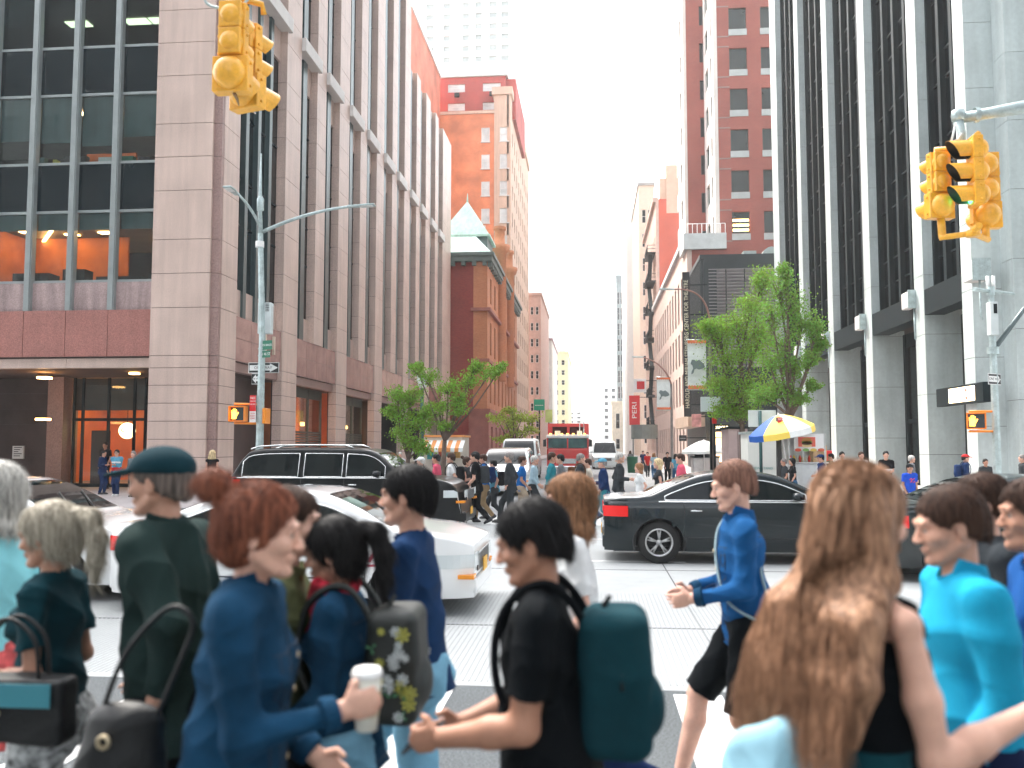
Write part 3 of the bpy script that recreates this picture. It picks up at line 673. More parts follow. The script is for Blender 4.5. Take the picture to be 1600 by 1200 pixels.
def simple_block(name, label, px0, px1, ptop, Y, dep, wallm, wcol=None, wrow=None, fm=None, gm=None, side=1, cap=None):
    x0, x1 = X_(px0, Y, 500), X_(px1, Y, 500); zt = Z_(ptop, Y, px0)
    t = thing(name, label, 'building', (x0, Y, 0))
    mb = MB(); cols = wcol or []; rows = wrow or []
    gridwall(mb, 'Y', Y, .4, x0, x1, 0, zt, [(x0+(x1-x0)*a, x0+(x1-x0)*b) for a, b in cols], [(zt*a, zt*b) for a, b in rows])
    mb.box(x0, x0+.4, Y+.4, Y+dep, 0, zt); mb.box(x1-.4, x1, Y+.4, Y+dep, 0, zt); mb.box(x0+.4, x1-.4, Y+.4, Y+dep, zt-.5, zt-.02); mb.build('wall', wallm, t)
    for a, b in cols:
        for c, d in rows: window('Y', Y, 1, x0+(x1-x0)*a, x0+(x1-x0)*b, zt*c, zt*d, t, fm or wf, gm or dg)
    mb = MB(); mb.box(x0-.2, x1+.2, Y-.25, Y+dep, zt+.002, zt+.5); mb.build('cornice', cap or wallm, t)
    return t, x0, x1, zt
rr = [(.08+.1*k, .13+.1*k) for k in range(9)]
simple_block('tan_building', 'narrow tan brick building past the orange tower on the left side', 822, 845, 462, 158, 30, mat('salmon_wall', (.50,.33,.28), .8), [(.3,.5),(.65,.85)], rr)
simple_block('white_building', 'slim white building with purple brown top down the left side of the street', 843, 862, 532, 190, 30, mat('offwhite_wall', (.66,.64,.60), .8), [(.3,.6)], rr, cap=mat('plum_brick', (.36,.24,.26), .8))
simple_block('cream_building', 'cream building with yellow tint at the far left end of the street', 862, 887, 552, 240, 40, mat('cream_yellow_wall', (.66,.60,.38), .8), [(.2,.4),(.6,.8)], rr)
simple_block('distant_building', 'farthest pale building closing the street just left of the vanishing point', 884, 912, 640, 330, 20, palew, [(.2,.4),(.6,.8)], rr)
# --- right side
DT = thing('theatre_building', 'black metal theatre building with grey louvre panels behind the leafy trees', 'building', (8.05, 64, 0))
XT = 8.1; YD = 64.2; ZT = onY(1092, 398, YD).z
charcoal = mat('charcoal_panel', (.018,.028,.032), .4, var=.15)
mb = MB(); mb.box(XT, 30, YD, YD+.5, ZT-1.05, ZT); mb.box(XT, XT+.95, YD, YD+.5, 0, ZT-1.05); mb.box(XT+.02, 30, YD+.3, YD+12.3, 0, ZT-.1); mb.build('body', charcoal, DT)
mb = MB()
for k in range(26): mb.box(XT-.22, XT+.0, YD+.2+k*.45, YD+.3+k*.45, 4.2, ZT-.3)
mb.box(XT-.24, XT, YD, YD+12, ZT-.3, ZT); mb.build('fin', charcoal, DT)
louv = mat('grey_louvre', (.34,.32,.33), .5, var=.1)
for (a, b) in ((1105,1131),(1133,1160),(1162,1186),(1188,1214)):
    mb = MB(); x0, x1 = X_(a,YD), X_(b,YD)
    for k in range(30): mb.quad((x0, YD-.02, ZT-1.1-k*.24), (x1, YD-.02, ZT-1.1-k*.24), (x1, YD+.12, ZT-1.25-k*.24), (x0, YD+.12, ZT-1.25-k*.24)); mb.box(x0, x1, YD-.03, YD-.01, ZT-1.12-k*.24, ZT-1.07-k*.24)
    mb.build('louvre_panel', louv, DT)
mb = MB(); mb.box(XT-1.2, XT+.0, YD+.3, YD+10, 3.3, 4.1); mb.build('marquee', mat('marquee_tan', (.45,.33,.25), .6), DT)
# brick tower
bt = brick('tower_red_brick', (.30,.075,.055), (.25,.06,.045), (.28,.13,.11), var=.15)
bts = brick('tower_sunlit_brick', (.62,.58,.55), (.58,.54,.52), (.6,.55,.5), var=.06)  # light on the tower's street sides is put into this pale colour
YB = 80.0
BT = thing('brick_tower', 'red brick tower with square dark windows and grey sills behind the marble tower', 'building', (12, YB, 0))
XA = X_(1124, YB); ZG = 62
fh = Z_(158-9, YB, 1150)-Z_(218, YB, 1150)
fh = (Z_(152, YB, 1150)-Z_(280, YB, 1150))/2.0
rows = [(Z_(300,YB,1150)-3*fh+k*fh, Z_(300,YB,1150)-3*fh+k*fh+2.0) for k in range(0, 14)]
rows = [r_ for r_ in rows if r_[0] > 16 and r_[1] < ZG]
cols = [(X_(1143,YB), X_(1171,YB)), (X_(1193,YB), X_(1221,YB)), (X_(1243,YB), X_(1271,YB))]
mb = MB(); gridwall(mb, 'Y', YB, .5, XA, 24, 15, ZG, cols, rows); mb.build('front_wall', bt, BT)
for i, c_ in enumerate(cols):
    for r_ in rows:
        lit = (i == 0 and abs(r_[0]-Z_(360,YB,1150)) < 1.6)
        window('Y', YB, 1, c_[0], c_[1], r_[0], r_[1], BT, df, lampo if lit and False else dg, rails=())
        if lit:
            mb = MB()
            for dz in (.15, .6, 1.05): mb.box(c_[0]+.1, c_[1]-.1, YB+.14, YB+.16, r_[0]+dz+.1, r_[0]+dz+.28)
            mb.build('lit_ceiling', lampo, BT)
gs = mat('grey_sill', (.36,.38,.38), .6)
for c_ in cols:
    for r_ in rows: mb = MB(); mb.box(c_[0]-.03, c_[1]+.03, YB-.06, YB+.12, r_[0]-.62, r_[0]-.03); mb.build('window_sill', gs, BT)
for r_ in rows:
    for dz in (-.75, 2.1): mb = MB(); mb.box(XA+.01, cols[0][0]-.01, YB-.03, YB-.002, r_[0]+dz, r_[0]+dz+.12); mb.build('brick_band', mat('band_grey', (.26,.18,.17), .8), BT)
ys = onX(1103, 0, XA).y
cs = [(YB+1.2, YB+2.2), (YB+3.6, YB+5.6)]
mb = MB(); gridwall(mb, 'X', XA-.002, -.35, YB, ys, 15, ZG, cs, rows); mb.build('street_wall', bts, BT)
winrange('X', XA-.36, 1, cs, rows, BT, df, mat('green_window', (.06,.20,.17), .1), rails=())
XB = X_(1075, ys); mb = MB(); cw = [(X_(1096,ys), X_(1103,ys)-.05)]
gridwall(mb, 'Y', ys, .4, XB, XA-.4, 15, ZG, cw, rows); mb.build('set_back_wall', bt, BT)
winrange('Y', ys, 1, cw, rows, BT, df, dg, rails=())
ye = onX(1066, 0, XB).y; mb = MB(); c3 = [(ys+2, ys+3.5), (ys+6, ys+7.5)]
gridwall(mb, 'X', XB-.002, -.3, ys, ye, 15, ZG, c3, rows); mb.build('rear_street_wall', bts, BT)
winrange('X', XB-.3, 1, c3, rows[:6]+rows[6:], BT, df, MC['green_window'], rails=())
mb = MB(); mb.box(XB, 24, ys+.4, ye, 15, ZG-.1); mb.box(XA, 24, YB+1.0, ys-.01, 15, ZG-.12); mb.build('core', intd, BT)
# podium
XP, YP = 8.3, 76.6; ZP = onY(1073, 366, YP).z
yp2 = onX(1030, 448, XP).y
mb = MB(); cols = spaced(YP+1.0, 13, 1.5, 1.55); rows = [(1.0, 3.8), (5.6, 8.4), (9.4, 12.4), (13.4, 17.2)]
cream = mat('pale_pink_stone', (.60,.46,.40), .8, var=.08, stain=.1)
mb.box(XP+.4, 22, YP, YP+.5, 0, ZP-1.4); mb.build('podium_front_wall', bt, BT)
mb = MB(); gridwall(mb, 'X', XP, .4, YP, YP+41, 0, ZP, cols, rows); mb.build('podium_street_wall', cream, BT)
winrange('X', XP, 1, cols, rows, BT, df, mat('brown_window', (.12,.05,.045), .15), rails=(.5,))
mb = MB(); mb.box(XP-.3, XA, YP-.3, YP+3.3, ZP-1.38, ZP); mb.box(XP-.3, XP, YP+3.3, YP+41, ZP-.5, ZP-.01)
mb.build('terrace_ledge', mat('pale_ledge', (.55,.57,.57), .6), BT)
mb = MB()
for k in range(9): x = XP+.1+k*.4; mb.tube([(x, YP, ZP), (x, YP, ZP+.9)], .03, 5)
mb.tube([(XP+.1, YP, ZP+.9), (XP+3.3, YP, ZP+.9)], .03, 5); mb.build('terrace_railing', white, BT)
mb = MB(); mb.box(XP+.5, 22, YP+.6, YP+40, ZP-2, ZP-1.6); mb.build('podium_roof', concrete, BT)
for i, (a, b, lab) in enumerate(((1160,1180,'small square grey rooftop fan unit on the black theatre roof'), (1186,1222,'bulky grey rooftop duct with curved top on the black theatre roof'))):
    x0, x1 = X_(a,YD+4), X_(b,YD+4); u_ = thing('rooftop_unit', lab, 'ventilation unit', (x0, YD+4, ZT-.1), group='rooftop units on the theatre')
    mb = MB()
    if i: mb.prism([(x0+(x1-x0)*(.5-.5*math.cos(math.pi*k/10)), YD+4, ZT+.2+1.2*math.sin(math.pi*k/10)) for k in range(11)], (0, 1.6, 0))
    else: mb.box(x0, x1, YD+4, YD+5.5, ZT+.2, ZT+1.1)
    mb.build('casing', mat('zinc', (.35,.4,.4), .5, metal=.3, var=.2), u_)
    mb = MB(); mb.box(x0+.1, x0+.2, YD+4.1, YD+5.4, ZT-.1, ZT+.2); mb.box(x1-.2, x1-.1, YD+4.1, YD+5.4, ZT-.1, ZT+.2); mb.lathe([(.25,0),(.25,-.05),(.05,-.05)], ((x0+x1)/2, YD+3.99, ZT+.6), 'Y', 14); mb.build('fan_grille', dkmetal, u_)
# coral party wall block + fire escape building + others
YC = 119; 
C2 = thing('coral_walled_building', 'building with a plain coral red party wall and beige top, right of the fire escapes', 'building', (X_(1030,YC), YC, 0))
x0, x1 = X_(1029, YC), X_(1072, YC)
mb = MB(); mb.box(x0, x1+6, YC, YC+1, 0, Z_(340,YC)); mb.box(x0, X_(1041,YC), YC+.0, YC+1, Z_(340,YC), Z_(318,YC)); mb.build('party_wall', mat('coral_render', (.60,.13,.08), .85, var=.12, vs=.25), C2)
mb = MB(); mb.box(X_(1041,YC)+.01, x1+6, YC+.01, YC+1, Z_(340,YC)+.01, Z_(266,YC)); mb.box(X_(1031,YC), X_(1041,YC), YC+.3, YC+1, Z_(318,YC)+.01, Z_(285,YC)); mb.build('beige_wall', mat('beige_render', (.66,.48,.36), .85, var=.08), C2)
XF = X_(1029, YC)-.02
FB = thing('fire_escape_building', 'pale pink walk up building with black fire escapes zigzagging down its front', 'building', (XF, YC, 0))
zf = Z_(322, YC); cols = spaced(YC+1.5, 7, 1.2, 1.9); rows = [(3.9*k+1.3, 3.9*k+3.3) for k in range(int(zf/3.9))]
mb = MB(); gridwall(mb, 'X', XF-.4, .4, YC, YC+25, 0, zf, cols, rows); mb.box(XF-.8, XF, YC-.0, YC+25, zf+.001, zf+.6); mb.build('front_wall', mat('pinkish_brick', (.58,.42,.35), .85, var=.12), FB)
winrange('X', XF-.4, 1, cols, rows, FB, wf, dg)
for k in range(1, len(rows)):
    fe = MB(); z = 3.9*k+.9; y0, y1 = YC+.8, YC+7.2; x = XF-.4
    fe.box(x-1.1, x, y0, y1, z, z+.06)
    for (a, b) in (((x-1.1, y0), (x-1.1, y1)), ((x, y0), (x-1.1, y0)), ((x, y1), (x-1.1, y1))):
        for dz in (.5, 1.0): fe.tube([(a[0], a[1], z+dz), (b[0], b[1], z+dz)], .04, 4)
    for j in range(12): fe.tube([(x-1.1, y0+j*(y1-y0)/11, z), (x-1.1, y0+j*(y1-y0)/11, z+1.0)], .025, 4)
    if k < len(rows)-1:
        s_ = 1 if k % 2 else -1; ym = (y0+y1)/2
        fe.obox(Matrix.Translation((x-.6, ym, z+1.95)) @ Matrix.Rotation(R(45)*s_, 4, 'X'), .55, 5.4, .08)
    fe.build('fire_escape', dkmetal, FB)
# brown awning building etc. (low part near awning)
simple_block('beige_building', 'cream building with a stepped corner cornice left of the fire escapes', 1000, 1024, 290, 150, 25, mat('cream_stone', (.70,.56,.44), .8, var=.06), [(.2,.45),(.6,.85)], [(.05+.09*k, .1+.09*k) for k in range(10)], cap=mat('grey_cornice', (.35,.35,.33), .7))
simple_block('white_stone_building', 'whitish building with one large dark window near its top on the right far side', 980, 1004, 330, 178, 30, mat('white_stone', (.72,.70,.66), .8, var=.04), [(.5,.9)], [(.08,.14),(.3,.35),(.52,.57),(.74,.79),(.87,.93)])
simple_block('glass_tower', 'distant dark grey glass tower at the right edge of the white sky gap', 963, 980, 432, 300, 20, mat('grey_curtain_wall', (.22,.27,.28), .3, var=.25, vs=.6), [(.1,.3),(.38,.6),(.68,.9)], [(.03+.09*k, .1+.09*k) for k in range(10)])
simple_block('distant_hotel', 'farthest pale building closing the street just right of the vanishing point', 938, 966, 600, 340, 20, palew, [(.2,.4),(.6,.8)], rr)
simple_block('cream_corner_building', 'low cream building with pale yellow signboard far down the right side', 955, 985, 630, 210, 20, mat('cream_wall2', (.72,.66,.56), .8), [(.2,.4),(.6,.8)], [(.1,.3),(.5,.8)])

# --- blocks on the near side of the avenue, behind the camera (unseen, added to block sky light and darken window reflections)
for nm_, lb, xa, xb, h_, wm in (('unseen_block_left', 'unseen dark block added behind the camera on the left side of the side street', -95, -11, 50, mat('slate_panel', (.07,.085,.09), .6)), ('unseen_block_right', 'unseen dark block added behind the camera on the right side of the side street', 11, 95, 50, mat('dark_stone', (.10,.11,.11), .8))):
    t = thing(nm_, lb, 'building', (xa, -16, 0)); mb = MB(); cols = spaced(xa+1.5, 20, 2.4, 1.6); rows = spaced(5, 11, 2.4, 2.0)
    gridwall(mb, 'Y', -16, -.4, xa, xb, 0, h_, [c for c in cols if c[1] < xb-.5], rows); mb.box(xa, xb, -40, -16.6, 0, h_-.5); mb.box(xa, xb, -17, -16.5, .1, h_-.2); mb.build('wall', [wm], t)
    mb = MB(); mb.box(xa+.1, xb-.1, -16.3, -16.25, .5, h_-1); mb.build('glazing', dg, t)
    mb = MB(); mb.box(xa-.3, xb+.3, -40, -15.8, h_+.01, h_+.8); mb.build('cornice', wm, t)
# ================================================================ STREET FURNITURE
def tube1(pts, r, n=8): return MB().tube(pts, r, n)
orangep = mat('signal_orange', (.85, .27, .02), .4, var=.1, coat=.2)
signg = mat('sign_green', (.01, .16, .09), .4, var=.05); signr = redm
handm = mat('lit_hand', (1, .35, .05), .4, emit=(1, .36, .03), es=2.2, var=0)
greenlit = mat('lit_green', (.05, .9, .35), .4, emit=(.1, 1, .35), es=1.0, var=0)
HAND = [(-.30,-.5),(.22,-.5),(.30,-.2),(.52,.12),(.44,.20),(.26,.02),(.28,.42),(.20,.44),(.13,.10),(.12,.52),(.03,.53),(-.02,.12),(-.06,.50),(-.15,.49),(-.16,.08),(-.25,.36),(-.33,.33),(-.30,-.1)]
def plate(mb, c, w, h, d=.012, rx=0):    # plate facing -Y centred at c, turned by rx about Z
    M_ = Matrix.Translation(c) @ Matrix.Rotation(rx, 4, 'Z'); mb.obox(M_, w, d, h); return M_
def ped_signal(c, s, parent, rz=0):
    M_ = Matrix.Translation(c) @ Matrix.Rotation(rz, 4, 'Z')
    mb = MB(); mb.obox(M_, s, s*.45, s*.95); n0 = len(mb.v)
    mb.obox(M_ @ Matrix.Translation((0, -s*.3, s*.46)), s*1.02, s*.35, s*.05); mb.obox(M_ @ Matrix.Translation((-s*.49, -s*.3, 0)), s*.05, s*.33, s*.9); mb.obox(M_ @ Matrix.Translation((s*.49, -s*.3, 0)), s*.05, s*.33, s*.9); mb.obox(M_ @ Matrix.Translation((0, -s*.28, -s*.46)), s*1.0, s*.3, s*.05)
    o = bevel(mb.build('pedestrian_signal', orangep, parent), .012)
    mb = MB(); mb.obox(M_ @ Matrix.Translation((0, -s*.232, 0)), s*.86, .012, s*.8); mb.build('screen', mat('signal_screen', (.03,.05,.06), .25), o)
    mb = MB(); mb.prism([tuple(M_ @ Vector((-s*.2+x*s*.55, -s*.268, z*s*.62))) for x, z in HAND], M_.to_3x3() @ Vector((0, .004, 0))); mb.build('lit_hand', handm, o)
    return o
def one_way(c, w, h, parent, rz=0, left=False, txt=True):
    M_ = Matrix.Translation(c) @ Matrix.Rotation(rz, 4, 'Z')
    mb = MB(); mb.obox(M_, w, .01, h); o = mb.build('one_way_sign', white, parent)
    mb = MB(); mb.obox(M_ @ Matrix.Translation((0, -.007, 0)), w*.96, .004, h*.9); mb.build('sign_face', black, o)
    s = -1 if left else 1
    P_ = [(-.46,-.26),(.2,-.26),(.2,-.42),(.46,0),(.2,.42),(.2,.26),(-.46,.26)]
    if left and w/h < 1.5: P_ = [(-.1,-.2),(-.1,-.42),(-.44*1,0)][::-1] and [(.40,-.22),(-.02,-.22),(-.02,-.42),(-.44,0),(-.02,.42),(-.02,.22),(.40,.22)]; s = 1
    pts = [tuple(M_ @ Vector((s*x*w, -.0115, z*h))) for x, z in (P_ if s > 0 else P_[::-1])]
    mb = MB(); mb.prism(pts, M_.to_3x3() @ Vector((0, .002, 0))); mb.build('arrow', white, o)
    if txt: text('sign_lettering', 'ONE WAY', h*.36 if w/h > 1.5 else h*.2, tuple(M_ @ Vector((-.02*w, -.014, 0))), (R(90), 0, rz), black, o, depth=.001, sx=1.05)
    return o
# ---- left corner lamp post
YL = 25.0
base = onY(405, 700, YL); bxx = onY(405.5, 690, YL).x
LP = thing('street_lamp', 'tall pale grey corner lamp post with two arms carrying one way and street name signs', 'lamp post', (bxx, YL, .15))
def q(px, py, Y=YL): return onY(px, py, Y)
mb = MB(); top = q(408, 240); col_ = q(407, 365)
mb.tube([(bxx, YL, .15), (bxx, YL, 1.0), (bxx+.02, YL, 5), (col_.x, YL, col_.z)], [.16, .125, .10, .085], 8, smooth=False); mb.lathe([(.26,.15),(.26,.45),(.16,.62)], (bxx, YL, 0), n=8); mb.build('pole', steel, LP)
mb = MB(); mb.tube([(col_.x, YL, col_.z), (top.x, YL, col_.z+1.05), (top.x, YL, top.z)], [.075, .06, .02], 8); mb.lathe([(.04,-.25),(.11,-.2),(.11,.12),(.06,.22)], (q(407,318).x, YL, q(407,318).z), n=10); mb.build('mast', steel, LP)
def arm(pts, r0, r1, nm='lamp_arm', par=None, m=None, n=16):
    P_ = [Vector(p) for p in pts]; out = []
    for i in range(n+1):      # bezier
        t = i/n
        if len(P_) == 3: out.append(P_[0]*(1-t)**2+P_[1]*2*t*(1-t)+P_[2]*t*t)
        else: out.append(P_[0]*(1-t)**3+P_[1]*3*t*(1-t)**2+P_[2]*3*t*t*(1-t)+P_[3]*t**3)
    mb = MB(); mb.tube(out, [r0+(r1-r0)*i/n for i in range(n+1)], 8); return mb.build(nm, m or steel, par or LP)
arm([q(411,362), q(480,330), q(545,323)], .06, .04)
arm([q(408,358), q(392,320,24.4), q(368,300,24)], .05, .035)
def luminaire(a, b, w, parent):
    a, b = Vector(a), Vector(b); d = b-a; L_ = d.length; M_ = Matrix.Translation((a+b)/2) @ d.to_track_quat('X', 'Z').to_matrix().to_4x4()
    mb = MB()
    for (x0, x1, h, ww) in ((-.5,-.05,.07,.6),(-.05,.5,.05,1)): mb.obox(M_ @ Matrix.Translation(((x0+x1)/2*L_, 0, 0)), (x1-x0)*L_, w*ww, h)
    o = bevel(mb.build('lamp_head', steel, parent), .02)
    mb = MB(); mb.obox(M_ @ Matrix.Translation((.2*L_, 0, -.035)), .4*L_, w*.7, .02); mb.build('lens', mat('lamp_lens', (.7,.72,.7), .2), o)
luminaire(q(543,323), q(586,320), .26, LP); luminaire(q(371,304,24), q(354,291,23.4), .26, LP)
mb = MB(); p = q(406, 382); mb.lathe([(.13,-.09),(.13,.09)], tuple(p), n=10); mb.build('collar', white, LP)
mb = MB(); p = q(412, 497); mb.obox(Matrix.Translation((p.x+.02, YL+.1, p.z)), .40, .22, .92); o = bevel(mb.build('control_box', mat('box_grey', (.55,.6,.6), .5), LP), .015)
mb = MB()
for i in range(3):
    for j in range(5): mb.box(p.x+.06+i*.04, p.x+.085+i*.04, YL-.02, YL-.008, p.z+.2+j*.05, p.z+.225+j*.05)
mb.build('vent_hole', black, o)
for (px, py, w_, h_, t_, rz_) in ((418, 540, .44, .27, 'LITTLE BRAZIL', -.35), (417, 554, .36, .20, 'W 46 ST', -.35)):
    p = q(px, py); M_ = Matrix.Translation((p.x, YL-.12, p.z)) @ Matrix.Rotation(rz_, 4, 'Z')
    mb = MB(); mb.obox(M_, w_, .01, h_); o = mb.build('street_name_sign', signg, LP)
    text('sign_lettering', t_, h_*(.32 if 'B' in t_ and len(t_) > 8 else .6), tuple(M_ @ Vector((0, -.008, 0))), (R(90), 0, rz_), white, o, sx=.85)
p = q(409.5, 574); one_way((p.x, YL-.16, p.z), .93, .31, LP)
# the pole passes in front of the sign in the photo: sign sits behind the pole
for o in kids(LP):
    if o.name.startswith('one_way_sign'): 
        o.location.y += .30
p = q(398, 591.5); o = one_way((p.x, YL+.12, p.z), .28, .32, LP, left=True)
p = q(397.5, 639); M_ = Matrix.Translation((p.x-.0, YL-.12, p.z)) @ Matrix.Rotation(-.2, 4, 'Z')
mb = MB(); mb.obox(M_, .21, .01, .78); o = mb.build('parking_sign', white, LP)
mb = MB(); mb.obox(M_ @ Matrix.Translation((0, -.008, .16)), .205, .004, .46); mb.build('red_panel', signr, o)
for k, t_ in enumerate(('NO', 'STANDING', 'ANYTIME')): text('sign_lettering', t_, .045 if k else .1, tuple(M_ @ Vector((0, -.013, .31-k*.09))), (R(90), 0, -.2), white, o, depth=.001)
for k, t_ in enumerate(('TOW', 'AWAY', 'ZONE')): text('sign_lettering', t_, .06, tuple(M_ @ Vector((0, -.009, -.14-k*.07))), (R(90), 0, -.2), signr, o, depth=.001)
p = q(374.5, 647); ped_signal((p.x, YL-.05, p.z), .47, LP)
for py in (631, 661):
    a = q(366, py); mb = MB(); mb.tube([(a.x, YL, a.z), (bxx, YL, a.z-.02)], .035, 8); mb.build('signal_bracket', orangep, LP)
p = q(412, 650); mb = MB(); mb.obox(Matrix.Translation((p.x+.06, YL+.05, p.z)), .1, .4, .45); bevel(mb.build('side_signal', orangep, LP), .015)
for py in (545, 556, 570, 590, 612, 625, 640, 655): mb = MB(); p = q(405, py); mb.lathe([(.117,-.012),(.117,.012)], (bxx+.01, YL, p.z), n=8); mb.build('sign_clamp', steel, LP)
sgn = LP
# ---- signal heads
def signal_head(c, rz, parent, sizes=(.25,.25,.36), lit=None):
    """lenses face local -Y; c = top centre"""
    M0 = Matrix.Translation(c) @ Matrix.Rotation(rz, 4, 'Z'); z = 0; mb = MB(); vis = []; 
    for i, s in enumerate(sizes):
        zc = z-s/2; dpt = s*.42
        mb.obox(M0 @ Matrix.Translation((0, 0, zc)), s*1.02, dpt, s*.995)
        for k in range(1):    # rounded back
            n = 16; prof = [(s*.46*math.cos(a), dpt*.48+s*.36*math.sin(a)) for a in [math.pi/2*j/7 for j in range(8)]]
            i0 = len(mb.v); mb.lathe([(r_, h_) for r_, h_ in prof], (0, 0, 0), 'Y', n); mb.xf(M0 @ Matrix.Translation((0, 0, zc)), i0)
        if s < .3: mb.obox(M0 @ Matrix.Translation((0, dpt*.5+s*.11, zc)), s*.82, s*.22, s*.98)
        for sx in (-1, 1):
            for sz in (-1, 1): mb.obox(M0 @ Matrix.Translation((sx*s*.53, .01, zc+sz*s*.32)), .03, .03, .03)
        vis.append((zc, s, dpt)); z -= s
    o = mb.build('signal_head', yel, parent); bevel(o, .012)
    for i, (zc, s, dpt) in enumerate(vis):
        v = MB(); i0 = 0; n = 20; r_ = s*.42; L_ = s*.95
        a0, a1 = R(-55), R(235)
        for j in range(n):
            t0, t1 = a0+(a1-a0)*j/n, a0+(a1-a0)*(j+1)/n
            def P_(t, y, r2): return (r2*math.cos(t), -dpt/2-y, zc+r2*math.sin(t))
            for vi_, (ra, rb) in enumerate(((r_, r_), (r_-.006, r_-.006))):
                v.cm = vi_; v.quad(P_(t0,0,ra), P_(t0,L_*(.72+.28*math.sin(t0)),ra), P_(t1,L_*(.72+.28*math.sin(t1)),ra), P_(t1,0,ra)); v.sm[-1] = True
        v.xf(M0); v.build('visor', [yel, black], o)
        l_ = MB(); l_.lathe([(r_*.95,-dpt/2-.006),(r_*.6,-dpt/2-.022),(0,-dpt/2-.028)], (0,0,zc), 'Y', 16); l_.xf(M0)
        l_.build('lens', greenlit if lit == i else mat('dark_lens', (.02,.03,.02), .2), o)
    return o, z
T1 = thing('traffic_signal', 'yellow traffic signal cluster seen from behind, hanging at the upper left', 'traffic light', (-3.45, 8, 4.9))
p = onY(366, 8, 8.0); signal_head((p.x, 8.0, p.z+.02), R(180-3)*0+R(4)+math.pi*0, T1) if False else None
hd, zz = signal_head((p.x, 8.0, p.z), R(180), T1, (.265,.265,.35))
hd2, _ = signal_head((p.x-.05, 8.5, p.z+.03), R(162), T1, (.265,.265,.35))
mb = MB(); p2 = onY(380, 0, 8.1)
mb.tube([(p.x-.0, 8.1, p.z+.0), (p.x, 8.1, p.z+.25)], .035, 10); mb.tube([(p.x+.2, 8.25, p.z+.02), (p.x+.2, 8.2, p.z+.1), (p.x, 8.1, p.z+.12)], .03, 8)
mb.lathe([(.06,0),(.06,.05)], (p.x, 8.1, p.z+.22), n=10); mb.build('hanger', yel, T1)
mb = MB(); mb.tube([(p.x-.1+.22*math.cos(t), 8.05, p.z+.10+.10*math.sin(t)) for t in [R(160+i*14) for i in range(16)]], .014, 6); mb.build('cable_loop', steel, T1)
mb = MB(); pz = p.z-.88; mb.tube([(p.x+.02, 8.0, pz), (p.x+.06, 7.97, pz-.06), (p.x+.09, 7.95, pz-.14)], [.018,.016,.006], 6); mb.build('loose_strap', mat('dull_brown_strap', (.25,.16,.08), .7), T1)
MA = thing('mast_arm', 'steel mast arm above the upper left yellow signals, reaching in from beyond the frame', 'mast arm', (-12, 8.1, 0))
mb = MB(); mb.tube([(-12, 8.1, 0), (-12, 8.1, 6.2)], [.15,.12], 8); mb.tube([(-12, 8.1, 6.0), (-8, 8.1, 7.0), (-3.2, 8.1, p.z+.44)], [.1,.08,.05], 10); mb.tube([(p.x,8.1,p.z+.25),(p.x,8.1,p.z+.5)], .03, 8); mb.build('arm', steel, MA)
# right cluster
YR = 12.0
T2 = thing('traffic_signal', 'three way yellow traffic signal cluster hanging from the grey mast arm at right', 'traffic light', tuple(onY(1505, 370, YR)))
def r_(px, py, Y=YR): return onY(px, py, Y)
a = r_(1465, 240, 12.1); signal_head((a.x, 12.1, a.z), R(180)+R(168), T2, (.25,.25,.36)) if False else signal_head((a.x, 12.1, a.z), R(-168), T2, (.275,.275,.35))
a = r_(1522, 216, 11.8); signal_head((a.x, 11.8, a.z), R(-94), T2, (.30,.30,.30), lit=2)
a = r_(1537, 240, 12.15); signal_head((a.x, 12.15, a.z), R(176), T2, (.335,.335,.36))
mb = MB(); a = r_(1470, 370); b = r_(1517, 366); c = r_(1550, 372); e = r_(1530, 352, 11.7)
mb.tube([(a.x,12.05,a.z),(b.x,11.95,b.z),(c.x,12.1,c.z)], .04, 10); mb.tube([(b.x,11.95,b.z),(e.x,11.7,e.z)], [.05,.045], 10)
d = r_(1474, 345); mb.tube([(d.x,12.08,d.z+.05),(d.x,12.05,a.z)], .05, 10); d = r_(1545, 350); mb.tube([(d.x,12.1,d.z+.05),(d.x,12.1,c.z)], .05, 10); mb.build('lower_bracket', yel, T2); mb = MB()
d = r_(1462, 233); e = r_(1530, 208); mb.tube([(d.x,12.05,d.z),(r_(1500,230).x,12,r_(1500,232).z),(e.x,12,e.z)], .04, 10); mb.lathe([(0,.0),(.09,0),(.09,.08),(0,.1)], (b.x,11.93,b.z-.05), n=12); mb.build('bracket', yel, T2)
mb = MB(); a = r_(1497, 190); b = r_(1500, 228); mb.tube([(a.x,12,a.z),(a.x+.05,12,(a.z+b.z)/2),(b.x,12,b.z-.05)], [.07,.05,.07], 8); mb.build('hanger', steel, T2)
mb = MB(); mb.tube([r_(1493,195,11.9), r_(1486,222,11.9), r_(1497,218,11.9), r_(1503,208,11.9)], .015, 6); mb.build('cable_loop', mat('pale_cable', (.6,.62,.6), .5), T2)
MA2 = thing('mast_arm', 'round grey steel mast arm crossing the right edge above the yellow signals', 'mast arm', (9.6, 12, 0))
a = r_(1495, 186); b = r_(1600, 167); 
mb = MB(); d_ = (b-a); far = a+d_*((9.6-a.x)/(b.x-a.x)); mb.tube([a, b, far], [.065,.085,.11], 12); mb.tube([(9.6,12,0),(9.6,12,far.z+.3)], [.16,.13], 8, smooth=False); mb.build('arm', steel, MA2)
mb = MB(); mb.lathe([(0,-.09),(.08,-.07),(.09,0),(.08,.06),(0,.08)], tuple(r_(1497,180)), n=12); mb.build('end_cap', steel, MA2); mb = MB(); mb.lathe([(.10,-.03),(.10,.03)], (a.x+.25, 12, a.z+.045), 'X', 14); mb.build('arm_ring', steel, MA2)
